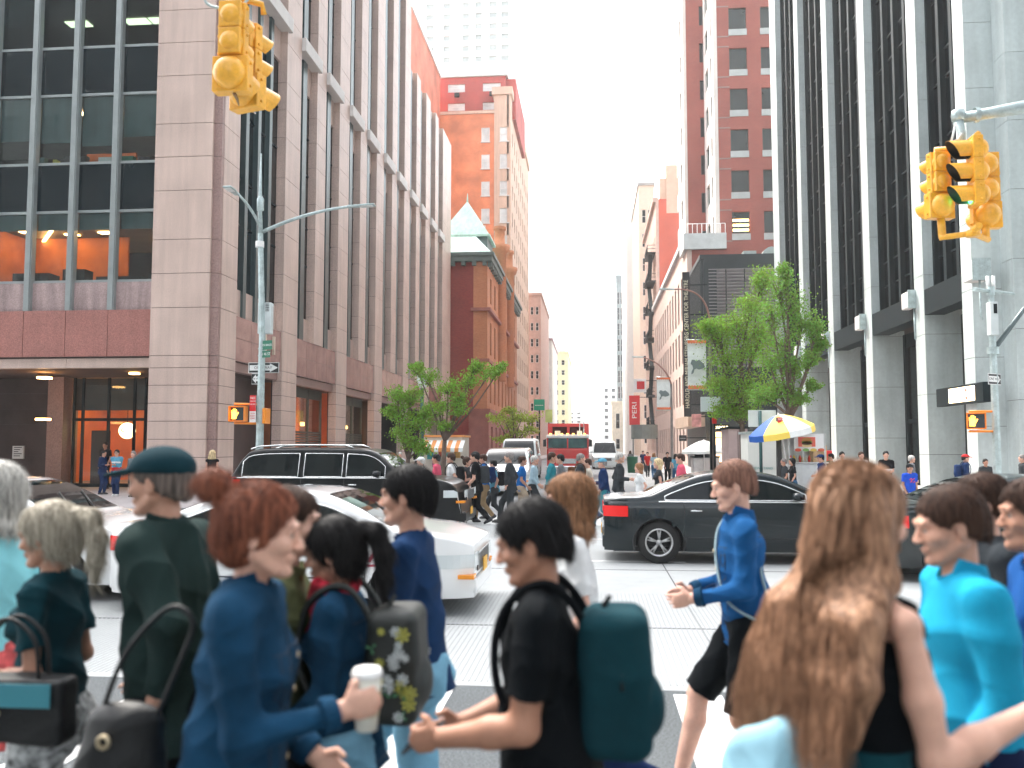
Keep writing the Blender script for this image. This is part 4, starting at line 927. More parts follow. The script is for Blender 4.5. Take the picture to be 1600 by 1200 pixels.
# ---- right corner pole
YP2 = 24.9
RP = thing('sign_pole', 'pale grey corner pole with cross arms and one way sign before the marble tower', 'pole', (onY(1557, 700, YP2).x, YP2, .15))
def s_(px, py, Y=YP2): return onY(px, py, Y)
x0 = s_(1557, 690).x
mb = MB(); t_ = s_(1557, 455); mb.tube([(x0,YP2,.15),(x0,YP2,1.2),(x0,YP2,t_.z)], [.14,.11,.085], 8, smooth=False); mb.lathe([(.11,-.12),(.11,.12)], (x0,YP2,t_.z), n=8); mb.build('pole', steel, RP)
mb = MB()
for dx in (-.07, .08): mb.tube([(x0+dx,YP2,t_.z+.05),(x0+dx,YP2,t_.z+.42)], .05, 8)
mb.build('antenna', white, RP)
mb = MB(); a = s_(1514, 455); b = s_(1590, 457); mb.tube([(a.x,YP2-.3,a.z),(x0,YP2,t_.z)], .055, 8); mb.tube([(x0,YP2,t_.z),(b.x,YP2+.2,b.z)], .04, 8); mb.build('cross_arm', steel, RP)
mb = MB(); p = s_(1548, 499); mb.obox(Matrix.Translation((p.x, YP2-.1, p.z)), .20, .26, .9); o = bevel(mb.build('control_box', MC['box_grey'], RP), .012)
mb = MB(); mb.obox(Matrix.Translation((p.x+.03, YP2-.235, p.z+.26)), .09, .01, .26); mb.build('vent', dkmetal, o)
mb = MB(); a = s_(1557, 548); b = s_(1600, 483); mb.tube([(x0,YP2,a.z),(b.x,YP2,b.z),(b.x+(b.x-x0)*1.5,YP2,b.z+(b.z-a.z)*.9)], [.07,.06,.05], 10); mb.build('diagonal_arm', mat('dark_grey_steel', (.12,.16,.17), .45, metal=.4), RP)
mb = MB(); mb.lathe([(.16,-.1),(.16,.1)], (x0,YP2,a.z), n=8); mb.build('collar', steel, RP)
p = s_(1552, 593); one_way((p.x-.03, YP2-.14, p.z), .62, .30, RP, rz=R(38), txt=True)
p = s_(1523, 658); ped_signal((p.x, YP2-.1, p.z), .46, RP, rz=R(-22))
for py in (643, 674):
    a = s_(1513, py); mb = MB(); mb.tube([(a.x, YP2-.05, a.z), (x0, YP2, a.z)], .032, 8); mb.build('signal_bracket', orangep, RP)
# ---- street light poles with banners on the right pavement
bw = mat('banner_white', (.72,.76,.74), .8, var=.08, vs=5); bo = mat('banner_orange', (.75,.20,.08), .8); bgm = mat('banner_grey', (.16,.20,.20), .8)
def banner_pole(Y, px, top, ban, armpts, label):
    x0 = onY(px, 700, Y).x; t = thing('banner_pole', label, 'lamp post', (x0, Y, .15), group='banner poles along the right pavement')
    zt = onY(px, top, Y).z
    mb = MB(); mb.tube([(x0,Y,.15),(x0,Y,1),(x0,Y,zt)], [.13,.09,.06], 8, smooth=False); mb.build('pole', mat('weathered_steel', (.22,.20,.19), .55, metal=.3, var=.25, vs=4), t)
    P_ = [Vector((x0,Y,zt))]+[onY(a, b, Y) for a, b in armpts]; arm(P_, .045, .03, par=t, m=mat('rusty_arm', (.33,.17,.14), .6))
    luminaire(P_[-1]+Vector((.05,0,0)), P_[-1]+Vector((-.6,0,.02)), .25, t)
    a, b = onY(ban[0], ban[1], Y), onY(ban[2], ban[3], Y)
    mb = MB(); n = 8; H_ = a.z-b.z
    for i in range(n):
        z0_, z1_ = b.z+H_*i/n, b.z+H_*(i+1)/n; y0_, y1_ = .04*math.sin(i*1.1), .04*math.sin((i+1)*1.1)
        mb.quad((a.x,Y+y0_,z0_),(b.x,Y+y0_,z0_),(b.x,Y+y1_,z1_),(a.x,Y+y1_,z1_)); mb.sm[-1] = True
        mb.quad((a.x,Y+y0_+.006,z0_),(a.x,Y+y1_+.006,z1_),(b.x,Y+y1_+.006,z1_),(b.x,Y+y0_+.006,z0_))
    bn = mb.build('banner', bw, t)
    mb = MB(); w = b.x-a.x; yf = Y-.05
    mb.box(a.x, b.x, yf-.002, yf, a.z-H_*.05, a.z); mb.build('banner_top_border', bo, bn); mb = MB(); mb.box(a.x, b.x, yf-.002, yf, b.z, b.z+H_*.06)
    for k in range(7): mb.prism([(a.x+w*k/7, yf-.002, b.z+H_*.06), (a.x+w*(k+1)/7, yf-.002, b.z+H_*.06), (a.x+w*(k+.5)/7, yf-.002, b.z+H_*.085)], (0,.002,0)); mb.prism([(a.x+w*k/7, yf-.002, a.z-H_*.05), (a.x+w*(k+.5)/7, yf-.002, a.z-H_*.07), (a.x+w*(k+1)/7, yf-.002, a.z-H_*.05)], (0,.002,0))
    mb.build('banner_border', bo, bn)
    mb = MB(); B_ = [(.15,.52),(.22,.60),(.35,.60),(.45,.57),(.62,.60),(.85,.52),(.93,.45),(.8,.42),(.6,.40),(.45,.42),(.35,.40),(.3,.33),(.18,.30),(.2,.36),(.28,.42),(.25,.48)]
    mb.prism([(a.x+w*x, yf-.004, b.z+H_*z) for x, z in B_], (0,.003,0)); mb.build('banner_figure', bgm, bn)
    mb = MB()
    for z in (a.z+.02, b.z-.02): mb.tube([(a.x-.05,Y,z),(x0,Y,z)], .025, 6)
    mb.build('banner_bracket', steel, t)
banner_pole(38, 1112, 500, (1074,532,1104,608), [(1104,462),(1085,450),(1052,452)], 'nearer banner pole with a large white and orange banner beside the leafy tree')
banner_pole(50, 1050, 600, (1026,590,1048,640), [(1040,572),(1020,562),(1004,558)], 'farther banner pole with a smaller white banner down the right pavement')
# ---- vertical theatre sign
VS = thing('vertical_sign', 'tall narrow black vertical sign with cream letters reading up the theatre corner', 'sign', (6.38, 62, 4))
a, b = onY(1066, 425, 62), onY(1077, 651, 62)
mb = MB(); mb.box(a.x, a.x+.5, 62, 62.2, b.z, a.z); bevel(mb.build('sign_box', black, VS), .02)
crm = mat('cream_letters', (.75,.72,.52), .5)
text('sign_lettering', 'HAROLD AND MIRIAM STEINBERG CENTER FOR THEATRE', .40, (a.x+.25, 61.99, (a.z+b.z)/2), (R(90), R(-90), 0), crm, VS, depth=.01, sx=(a.z-b.z)*.97/11.4)
mb = MB()
for k in range(5): z = b.z+.8+k*2.1; mb.box(a.x+.5, 8.1, 62.08, 62.14, z, z+.08)
mb.build('sign_bracket', dkmetal, VS)
# ---- signs and awnings down the right side
def flat_sign(name, label, px0, py0, px1, py1, Y, m, lines=(), tm=None, rot=False, th=.15, post=None):
    a, b = onY(px0, py0, Y), onY(px1, py1, Y); t = thing(name, label, 'sign', (a.x, Y, b.z))
    mb = MB(); mb.box(a.x, b.x, Y, Y+th, b.z, a.z); bevel(mb.build('sign_panel', m, t), .015)
    n = len(lines); H_ = a.z-b.z
    for i, s in enumerate(lines):
        if rot: text('sign_lettering', s, (b.x-a.x)*.62, ((a.x+b.x)/2, Y-.01, (a.z+b.z)/2), (R(90), R(-90), 0), tm, t, depth=.008, sx=H_*.9/(len(s)*.72*(b.x-a.x)*.62))
        else: text('sign_lettering', s, H_/n*.6, ((a.x+b.x)/2, Y-.01, a.z-H_*(i+.5)/n), (R(90), 0, 0), tm, t, depth=.008)
    if post is not None:
        mb = MB(); mb.tube([((a.x+b.x)/2 if post == 0 else post, Y+.1, .15), ((a.x+b.x)/2 if post == 0 else post, Y+.1, a.z)], .05, 6); mb.build('post', dkmetal, t)
    else:
        mb = MB(); mb.box(b.x, b.x+2.2, Y+.04, Y+.1, a.z-.2, a.z-.14); mb.build('wall_bracket', dkmetal, t)
    return t
flat_sign('vertical_sign', 'red vertical restaurant sign with white letters above the grey awning', 983, 618, 1000, 664, 88, redm, ('PERI',), white, True)
t = flat_sign('square_sign', 'white sign with a red square above the red restaurant sign', 990, 592, 1010, 613, 80, white)
a, b = onY(995, 596, 80), onY(1007, 608, 80); mb = MB(); mb.box(a.x, b.x, 79.95, 79.99, b.z, a.z); mb.build('red_square', redm, t)
flat_sign('street_sign', 'small green and white hanging sign beside the yellowish left tree', 834, 624, 851, 641, 62, mat('sign_green2', (.02,.35,.2), .5), ('----',), white, post=0)
flat_sign('board_sign', 'pale yellow green board sign under the green sign down the left side', 852, 640, 863, 660, 75, mat('sign_lime', (.6,.66,.2), .6), post=0)
flat_sign('blank_sign', 'back of a blank pale sign on the nearer banner pole', 1095, 620, 1126, 643, 37.7, mat('sign_pale_blue', (.60,.68,.70), .6), post=0)
flat_sign('small_red_sign', 'small bright red sign beside the lit yellow lettering at the theatre base', 1113, 653, 1120, 662, 37.4, redm, post=0)
flat_sign('black_wall_sign', 'small black hanging sign with white line on the theatre side street wall', 1061, 680, 1073, 689, 58, black, ('-----',), white)
flat_sign('pink_screen_sign', 'tilted pinkish poster board on the black theatre wall', 1081, 647, 1096, 667, 60, mat('poster_pink', (.55,.26,.24), .7, var=.4, vs=3))
t = flat_sign('lit_letter_sign', 'row of round glowing yellow letters above the lit theatre entrance', 1112, 663, 1140, 673, 60, dkmetal, ('CAROLE',), mat('lit_yellow', (1,.8,.4), .5, emit=(1,.75,.35), es=1.8, var=0))
flat_sign('lit_window_sign', 'warm glowing poster window under the yellow letters of the theatre', 1112, 675, 1139, 722, 61, mat('warm_poster', (.8,.55,.3), .5, emit=(1,.62,.28), es=.8, var=.3, vs=1.2))
flat_sign('red_square_sign', 'bright red square sign in front of the glowing poster window', 1128, 683, 1139, 694, 57, redm)
AW = thing('awning', 'grey green drum awning over a restaurant entrance below the red sign', 'awning', (5.2, 88, 3.5))
a, b = onY(986, 664, 88), onY(1028, 686, 88)
mb = MB(); 
n = 12
for k in range(n):
    t0, t1 = math.pi*k/n, math.pi*(k+1)/n; cx_, w2 = (a.x+b.x)/2, (b.x-a.x)/2
    def c_(t, z): return (cx_-w2*math.cos(t), 88-1.4*math.sin(t), z)
    mb.quad(c_(t0,b.z), c_(t1,b.z), c_(t1,a.z), c_(t0,a.z)); mb.quad(c_(t0,a.z), c_(t1,a.z), (cx_,88,a.z))
mb.build('canopy', mat('awning_grey', (.16,.19,.18), .7), AW)
mb = MB()
for x in (a.x+.15, b.x-.15): mb.tube([(x,87.2,.15),(x,87.2,b.z+.1)], .05, 6)
mb.build('awning_post', dkmetal, AW)
# ---- food carts and umbrellas
def umbrella(name, label, c, r, h, zt, cols, pole_to, tilt=(0,0), seg=8, flap=.18):
    t = thing(name, label, 'umbrella', pole_to, world=False); M_ = Matrix.Translation(Vector(c)-Vector(pole_to)) @ Euler((tilt[0], tilt[1], 0)).to_matrix().to_4x4()
    mb = MB()
    for i in range(seg):
        mb.cm = i % len(cols); a0, a1 = 2*math.pi*i/seg, 2*math.pi*(i+1)/seg; am = (a0+a1)/2
        for j in range(5):
            f0, f1 = j/5, (j+1)/5
            def P_(a, f): 
                sag = 1-.06*math.sin(math.pi*f); return (r*f*math.cos(a), r*f*math.sin(a), h*(1-f**1.5))
            def Pm(f): return (r*f*.94*math.cos(am), r*f*.94*math.sin(am), h*(1-f**1.5)-.015*f)
            if j == 0: mb.quad(P_(a0,0), P_(a0,f1), Pm(f1)); mb.quad(P_(a0,0), Pm(f1), P_(a1,f1))
            else: mb.quad(P_(a0,f0), P_(a0,f1), Pm(f1), Pm(f0)); mb.quad(Pm(f0), Pm(f1), P_(a1,f1), P_(a1,f0))
        e0, em, e1 = (r*math.cos(a0), r*math.sin(a0), 0), (r*.94*math.cos(am), r*.94*math.sin(am), -.015), (r*math.cos(a1), r*math.sin(a1), 0)
        for p_, q_ in ((e0, em), (em, e1)): mb.quad(p_, (p_[0]*1.01, p_[1]*1.01, p_[2]-flap), (q_[0]*1.01, q_[1]*1.01, q_[2]-flap), q_)
    mb.xf(M_); mb.build('canopy', cols, t)
    mb = MB()
    for i in range(seg): a0 = 2*math.pi*i/seg; mb.tube([M_ @ Vector((0,0,h-.35)), M_ @ Vector((r*math.cos(a0)*.97, r*math.sin(a0)*.97, .02))], .012, 5)
    mb.build('ribs', steel, t)
    mb = MB(); mb.tube([(0,0,0), M_ @ Vector((0,0,h+.05))], .022, 8); mb.build('pole', white, t)
    return t
ub = mat('umbrella_blue', (.01,.10,.42), .6, var=.1); uy = mat('umbrella_yellow', (.85,.62,.10), .6, var=.1); uw = mat('umbrella_white', (.75,.78,.76), .6)
cu_ = onY(1222, 672, 27)
umbrella('cart_umbrella', 'blue and yellow panelled umbrella tilted over the hot dog cart', (cu_.x-.02, 27, cu_.z), .98, .48, 0, [ub, uy, uw, uy], (onY(1232,720,27.2).x, 27.2, .95), (R(4), R(-11)))
c2 = onY(1100, 705, 41)
umbrella('cafe_umbrella', 'white umbrella with orange fringe over the farther food cart', (c2.x, 41, c2.z), 1.0, .5, 0, [uw], (c2.x, 41, .15), flap=.12)
FC = thing('food_cart', 'shiny steel hot dog cart with a burger picture under the blue and yellow umbrella', 'food cart', (6.4, 27.6, .15))
a, b = onY(1228, 680, 27.6), onY(1288, 730, 27.6); x0, x1 = a.x, b.x
chrome = mat('brushed_steel', (.6,.62,.62), .3, metal=.7, var=.1, vs=5)
mb = MB(); mb.box(x0, x1, 27.3, 28.3, .55, 1.35); mb.box(x0-.05, x1+.05, 27.25, 28.35, 1.35, 1.4); bevel(mb.build('body', chrome, FC), .02)
mb = MB(); mb.box(x0, x1, 27.95, 28.0, 1.4, 2.25); 
for x in (x0+.03, x0+.45, x1-.03): mb.box(x-.02, x+.02, 27.35, 27.39, 1.4, 2.2)
mb.box(x0, x1, 27.3, 28.3, 2.2, 2.26); mb.build('upper_case', chrome, FC)
mb = MB(); pa, pb = onY(1247, 683, 27.28), onY(1274, 698, 27.28); mb.box(pa.x-.12, pb.x+.25, 27.28, 27.3, pb.z-.12, pa.z+.1); o = mb.build('menu_board', white, FC)
mb = MB(); mb.box(pa.x, pb.x, 27.262, 27.275, pb.z, pa.z); o2 = mb.build('burger_picture', mat('picture_red', (.7,.12,.08), .5, var=.1), o)
for (w_, z_, h_, mm) in ((.30,.20,.07,(.55,.25,.05)),(.34,.14,.03,(.15,.35,.05)),(.32,.10,.05,(.12,.04,.02)),(.30,.04,.06,(.8,.6,.3))):
    mb = MB(); xc_ = (pa.x+pb.x)/2; mb.prism([(xc_+w_/2*math.cos(t)*1.0, 27.258, pb.z+z_+h_*math.sin(t)) for t in [2*math.pi*i/12 for i in range(12)]], (0,.003,0)); mb.build('printed_food', mat('food_%d' % int(z_*100), mm, .5), o)
for i in range(4):
    mb = MB(); p = onY(1247+i*12, 703, 27.28); mb.prism([(p.x+.1*math.cos(t), 27.27, p.z+.05*math.sin(t)) for t in [2*math.pi*j/10 for j in range(10)]], (0,.004,0)); mb.build('printed_food', mat('snack_%d' % i, [(.7,.1,.05),(.2,.4,.1),(.7,.5,.1),(.5,.1,.05)][i], .5), o)
for x in (x0+.25, x1-.25):
    mb = MB(); mb.lathe([(0,-.04),(.22,-.04),(.24,0),(.22,.04),(0,.04)], (x, 27.25, .40), 'Y', 16); mb.build('wheel', black, FC)
for i in range(7):
    mb = MB(); mb.lathe([(.035,0),(.045,.12),(.02,.17),(.02,.2)], (x0+.1+i*.09, 27.45, 1.4), n=8); mb.build('sauce_bottle', mat('bottle_%d' % (i % 3), [(.6,.05,.02),(.7,.5,.05),(.5,.5,.45)][i % 3], .4), FC)
mb = MB(); mb.box(x0+.75, x0+1.15, 27.4, 27.9, 1.4, 1.9); mb.build('bread_bags', mat('bread_tan', (.6,.4,.22), .7, var=.3, vs=8), FC)
FC2 = thing('food_cart', 'silver food cart with dark counter below the white and orange umbrella', 'food cart', (4.6, 41, .15))
a, b = onY(1084, 712, 41), onY(1125, 730, 41)
mb = MB(); mb.box(a.x, b.x, 41.2, 42.2, .5, 1.35); bevel(mb.build('body', chrome, FC2), .02)
mb = MB(); mb.box(a.x-.04, b.x+.04, 41.15, 42.25, 1.35, 1.42); mb.box(a.x+.1, b.x-.1, 41.6, 41.65, 1.42, 1.75); mb.build('counter', dkmetal, FC2)
for x in (a.x+.25, b.x-.25):
    mb = MB(); mb.lathe([(0,-.04),(.2,-.04),(.22,0),(.2,.04),(0,.04)], (x, 41.15, .37), 'Y', 14); mb.build('wheel', black, FC2)
def cabinet(name, label, cat, px0, py0, px1, Y, dep, m, trim, txt=None):
    a, b = onY(px0, py0, Y), onY(px1, py0, Y); t = thing(name, label, cat, (a.x, Y, .15))
    mb = MB(); mb.box(a.x, b.x, Y, Y+dep, .15, a.z); bevel(mb.build('body', m, t), .02)
    mb = MB(); mb.box(a.x-.06, b.x+.06, Y-.06, Y+dep+.06, a.z+.001, a.z+.08); mb.box(a.x+(b.x-a.x)*.48, a.x+(b.x-a.x)*.5, Y-.012, Y-.002, .3, a.z-.1); mb.build('roof_trim', trim, t)
    if txt: text('lettering', txt, .11, ((a.x+b.x)/2, Y-.012, a.z-.95*1.2), (R(90), 0, 0), mat('teal_print', (.05,.3,.28), .5), t)
    return t
cabinet('kiosk', 'white newspaper kiosk with grey trim between the trees and the hot dog cart', 'kiosk', 1168, 678, 1213, 30, 1.4, mat('kiosk_white', (.66,.68,.64), .6, var=.06), steel, 'NEWSSTAND')
cabinet('kiosk', 'pink grey kiosk with dark roof left of the white newspaper kiosk', 'kiosk', 1138, 670, 1168, 36, 2, mat('kiosk_pink', (.45,.34,.33), .6, var=.15), dkmetal)
t = thing('sign_board', 'large blank pale grey sign back on two dark posts above the white kiosk', 'sign', (5.4, 28.5, .15)); a, b = onY(1169, 641, 28.5), onY(1213, 667, 28.5)
mb = MB(); mb.box(a.x, b.x, 28.5, 28.53, b.z, a.z); bevel(mb.build('panel', mat('sign_back', (.52,.58,.58), .5), t), .01)
mb = MB(); xx = onY(1189, 700, 28.4).x; mb.tube([(xx, 28.44, .15), (xx, 28.44, a.z-.02)], .05, 8); mb.build('post', mat('dark_teal_post', (.01,.07,.07), .5), t)
t = thing('signpost', 'thick dark post with a small red and white parking sign beside the umbrella', 'sign', (5.8, 27.9, .15)); xx = onY(1217, 700, 26.6).x
mb = MB(); mb.tube([(xx, 26.6, .15), (xx, 26.6, onY(1217, 652, 26.6).z)], [.10,.07], 10); mb.build('post', mat('dark_brown_post', (.035,.035,.035), .7), t)
a, b = onY(1215, 652, 26.5), onY(1223, 667, 26.5); mb = MB(); mb.box(a.x, b.x, 26.48, 26.49, b.z, a.z); o = mb.build('sign_panel', redm, t)
text('sign_lettering', 'NO', .08, ((a.x+b.x)/2, 26.475, a.z-.06), (R(90),0,0), white, o); text('sign_lettering', 'PARK', .05, ((a.x+b.x)/2, 26.475, b.z+.06), (R(90),0,0), white, o)
t = thing('stall', 'red topped snack stall at the foot of the marble tower behind the policeman', 'stall', (8.2, 29, .15)); a, b = onY(1284, 704, 29), onY(1301, 720, 29)
mb = MB(); mb.box(a.x, b.x, 29, 29.8, b.z, a.z); bevel(mb.build('awning', redm, t), .03); mb = MB(); mb.box(a.x+.03, b.x-.03, 29.1, 29.7, .15, b.z); mb.build('counter', mat('dull_green', (.05,.12,.08), .7), t)
# left side kiosk and lamp
cabinet('kiosk', 'white and orange food kiosk behind the two small left trees', 'kiosk', 664, 683, 722, 34.5, 2, mat('kiosk_cream', (.66,.60,.52), .6, var=.1), mat('kiosk_orange', (.75,.32,.10), .6))
t = thing('kiosk_awning', 'striped orange awning on the food kiosk behind the small left trees', 'awning', (-6, 34, 2)); a, b = onY(664, 688, 34.4), onY(724, 700, 34)
mb = MB()
for k in range(10):
    mb.cm = k % 2; xa, xb = a.x+(b.x-a.x)*k/10, a.x+(b.x-a.x)*(k+1)/10; mb.prism([(xa, 34.45, a.z), (xb, 34.45, a.z), (xb, 33.8, b.z), (xa, 33.8, b.z)], (0, 0, -.03)); mb.box(xa, xb, 33.79, 33.8, b.z-.15, b.z-.03)
mb.build('canvas', [mat('awning_orange', (.7,.28,.08), .7), uw], t)
for k, (px, py, c_) in enumerate(((672,712,(.05,.3,.3)),(690,708,(.5,.08,.05)),(702,714,(.02,.35,.35)),(714,710,(.5,.3,.1)),(680,724,(.4,.1,.2)))):
    p = onY(px, py, 34.4); mb = MB(); mb.box(p.x-.12, p.x+.12, 34.42, 34.47, p.z-.14, p.z+.14); t_ = mb.build('menu_poster', mat('poster_%d' % k, c_, .6, var=.4, vs=12)); tag(t_, ['teal poster low on the left end of the kiosk front','dark red poster high on the kiosk front','turquoise poster in the middle of the kiosk front','tan poster near the right end of the kiosk front','pink poster lowest on the kiosk front'][k], 'poster', 'posters on the food kiosk')
t = thing('street_lamp', 'thin dark green lamp post standing among the small left trees', 'lamp post', (onY(659, 700, 31).x, 31, .15)); x_ = onY(659, 700, 31).x; zt_ = onY(659, 606, 31).z
mb = MB(); mb.tube([(x_,31,.15),(x_,31,1),(x_,31,zt_)], [.14,.08,.06], 10); mb.build('pole', mat('lamp_green', (.005,.06,.05), .4), t)
mb = MB(); mb.lathe([(.02,.6),(.16,.5),(.2,.3),(.14,0),(.06,-.02)], (x_,31,zt_), n=12); mb.build('lantern', mat('lamp_lens', (.7,.72,.7)), t)
# litter bin
t = thing('litter_bin', 'dark green litter bin standing by the far right kerb behind walkers', 'bin', (onY(988,715,58).x, 58, .15)); mb = MB(); mb.lathe([(0,0),(.3,0),(.36,1.0),(.4,1.05),(.3,1.05),(.28,.1)], (onY(988,715,58).x, 58, .15), n=14); mb.build('drum', mat('bin_green', (.01,.12,.06), .5), t)

# ================================================================ TREES
def leafmat(name, c, var=.35):
    m = mat(name, c, .6, var=0); t = m.node_tree; p = t.nodes['Principled BSDF']; L = t.links.new
    g_ = N(t, 'ShaderNodeNewGeometry'); mr = N(t, 'ShaderNodeMapRange'); mr.inputs['To Min'].default_value = 1-var; mr.inputs['To Max'].default_value = 1+var*1.3; L(g_.outputs['Random Per Island'], mr.inputs[0])
    hs = N(t, 'ShaderNodeHueSaturation'); hs.inputs['Color'].default_value = tuple(c)+(1,); L(mr.outputs[0], hs.inputs['Value'])
    mh_ = N(t, 'ShaderNodeMapRange'); mh_.inputs['To Min'].default_value = .47; mh_.inputs['To Max'].default_value = .53; L(g_.outputs['Random Per Island'], mh_.inputs[0]); L(mh_.outputs[0], hs.inputs['Hue'])
    L(hs.outputs[0], p.inputs['Base Color'])
    tl = N(t, 'ShaderNodeBsdfTranslucent'); L(hs.outputs[0], tl.inputs[0]); mx = N(t, 'ShaderNodeMixShader'); mx.inputs[0].default_value = .45
    L(p.outputs[0], mx.inputs[1]); L(tl.outputs[0], mx.inputs[2]); L(mx.outputs[0], t.nodes['Material Output'].inputs[0]); return m
bark = mat('bark', (.12,.085,.065), .9, var=.3, vs=6, bump=.5, bs=30)
def tree(label, base, clumps, per, size, lm, trunk_r=.09, seed=1, fork=.45, name='street_tree', group=None):
    rr_ = random.Random(seed); t = thing(name, label, 'tree', tuple(base), group=group)
    if name == 'street_tree': pass
    tb = MB(); base = Vector(base); cen = sum((Vector(c[:3]) for c in clumps), Vector())/len(clumps); zmin = min(c[2]-c[4] for c in clumps)
    fz = base.z+(zmin-base.z)*fork+ (cen.z-base.z)*.25
    fk = Vector((base.x+(cen.x-base.x)*.25, base.y+(cen.y-base.y)*.2, fz))
    tb.tube([base, base+(fk-base)*.5+Vector((rr_.uniform(-.05,.05), 0, 0)), fk], [trunk_r*1.25, trunk_r, trunk_r*.8], 8)
    lv = MB()
    vs, fs = [], []
    for (x, y, z, rx, rz) in clumps:
        c = Vector((x, y, z)); mid = (fk+c)/2+Vector((rr_.uniform(-.15,.15), rr_.uniform(-.15,.15), rr_.uniform(-.1,.2)))*(c-fk).length*.4
        tb.tube([fk, mid, c], [trunk_r*.55, trunk_r*.35, trunk_r*.15], 6)
        ntw = max(5, int(per/60)); tips = []
        for k in range(ntw):
            u = Vector((rr_.gauss(0,1), rr_.gauss(0,1), rr_.gauss(0,1))).normalized(); rad = rr_.uniform(.55, 1.05)
            tp = c+Vector((u.x*rx, u.y*rx, u.z*rz))*rad; st = c.lerp(mid, rr_.uniform(0,.5)); tips.append((st, tp))
            tb.tube([st, (st+tp)/2+Vector((0,0,.04)), tp], [trunk_r*.16, trunk_r*.1, .004], 4)
        for k in range(per):
            st, tp = tips[rr_.randrange(ntw)]; f_ = rr_.uniform(.25, 1.08); sp_ = .16*(rx+rz)
            p = st.lerp(tp, f_)+Vector((rr_.gauss(0,sp_), rr_.gauss(0,sp_), rr_.gauss(0,sp_*.55)))
            a = Vector((rr_.gauss(0,1), rr_.gauss(0,1), rr_.gauss(0,.6))).normalized(); b_ = a.orthogonal().normalized(); b_.rotate(Matrix.Rotation(rr_.uniform(0,6.28), 3, a))
            w_ = a.cross(b_)*.42; s_2 = size*rr_.uniform(.6, 1.25); n0 = len(vs)
            vs += [tuple(p), tuple(p+(b_*.5+w_)*s_2), tuple(p+b_*s_2), tuple(p+(b_*.5-w_)*s_2)]; fs.append((n0, n0+1, n0+2, n0+3))
    off = Vector(base); me = bpy.data.meshes.new('crown'); me.from_pydata([(a-off.x, b-off.y, c-off.z) for a, b, c in vs], [], fs); me.update()
    mesh_obj('crown', me, lm, t); tb.build('trunk', bark, t)
    return t
def clump(px, py, Y, r, rz=None, dy=0): p = onY(px, py, Y); return (p.x, Y+dy, p.z, r, rz or r*.8)
lf1 = leafmat('fresh_green_leaves', (.21,.36,.045)); lf2 = leafmat('yellow_green_leaves', (.34,.42,.06)); lf3 = leafmat('deep_green_leaves', (.16,.30,.045))
b_ = onY(637, 720, 29); tree('small green street tree with rounded low crown left of the thin dark lamp post', (b_.x, 29, .15), [clump(632,640,29,.5), clump(655,660,29,.45), clump(620,615,29,.4,.28), clump(640,690,29,.45), clump(662,700,29,.35), clump(645,615,29.3,.4), clump(625,670,29,.35,.45), clump(668,640,29,.35), clump(608,640,29,.25)], 850, .07, lf1, seed=3)
b_ = onY(688, 720, 28.5); tree('airy green street tree with wide flat branches reaching right, in front of the food kiosk', (b_.x, 28.5, .15), [clump(665,585,28.5,.5,.25), clump(700,600,28.5,.6,.28), clump(735,590,28.5,.5,.22), clump(770,578,28.5,.4,.14), clump(690,635,28.5,.5,.35), clump(715,640,28.5,.35,.3), clump(745,570,28.7,.3,.15), clump(720,620,28.5,.4,.25), clump(695,665,28.5,.3,.25), clump(785,572,28.5,.2,.1), clump(650,572,28.6,.25,.15)], 600, .07, lf1, seed=5)
b_ = onY(800, 720, 60); tree('yellow green street tree in front of the brick mansion down the left side', (b_.x, 60, .15), [clump(790,660,60,1.1,.5), clump(815,655,60,1.1,.5), clump(835,652,60,.7,.45), clump(775,650,60,.6,.4), clump(810,675,60,.9,.4), clump(785,685,60,.6,.4), clump(830,670,60,.6,.4), clump(800,640,60,.7,.25)], 330, .14, lf2, trunk_r=.12, seed=8)
b_ = onY(1162, 720, 36); tree('broad leafy street tree beside the white banner, left of the two dense right trees', (b_.x, 36, .15), [clump(1120,520,36,.9,.6), clump(1150,500,36,.9,.6), clump(1175,470,36,.7,.6), clump(1135,560,36,1.0,.7), clump(1165,540,36,1.0,.8), clump(1120,600,36,.8,.6), clump(1150,610,36,.9,.7), clump(1180,600,36,.9,.8), clump(1105,505,36,.5,.35), clump(1190,520,36,.8,.7), clump(1130,640,36,.6,.35), clump(1165,645,36,.7,.35), clump(1190,430,36,.5,.4)], 1500, .078, lf1, trunk_r=.13, seed=11)
b_ = onY(1236, 720, 33); tree('tall leafy street tree at the marble tower with sparse branches on its right side', (b_.x, 33, .15), [clump(1215,440,33,.6,.5), clump(1235,470,33,.7,.6), clump(1205,490,33,.7,.7), clump(1255,500,33,.6,.5), clump(1225,530,33,.8,.7), clump(1275,510,33,.4,.35), clump(1200,560,33,.7,.6), clump(1240,570,33,.6,.5), clump(1265,560,33,.35,.3), clump(1215,610,33,.7,.5), clump(1245,620,33,.5,.35), clump(1190,620,33,.6,.4), clump(1225,418,33,.3,.2), clump(1285,535,33,.25,.2), clump(1272,600,33,.25,.2)], 1000, .078, lf3, trunk_r=.12, seed=13)
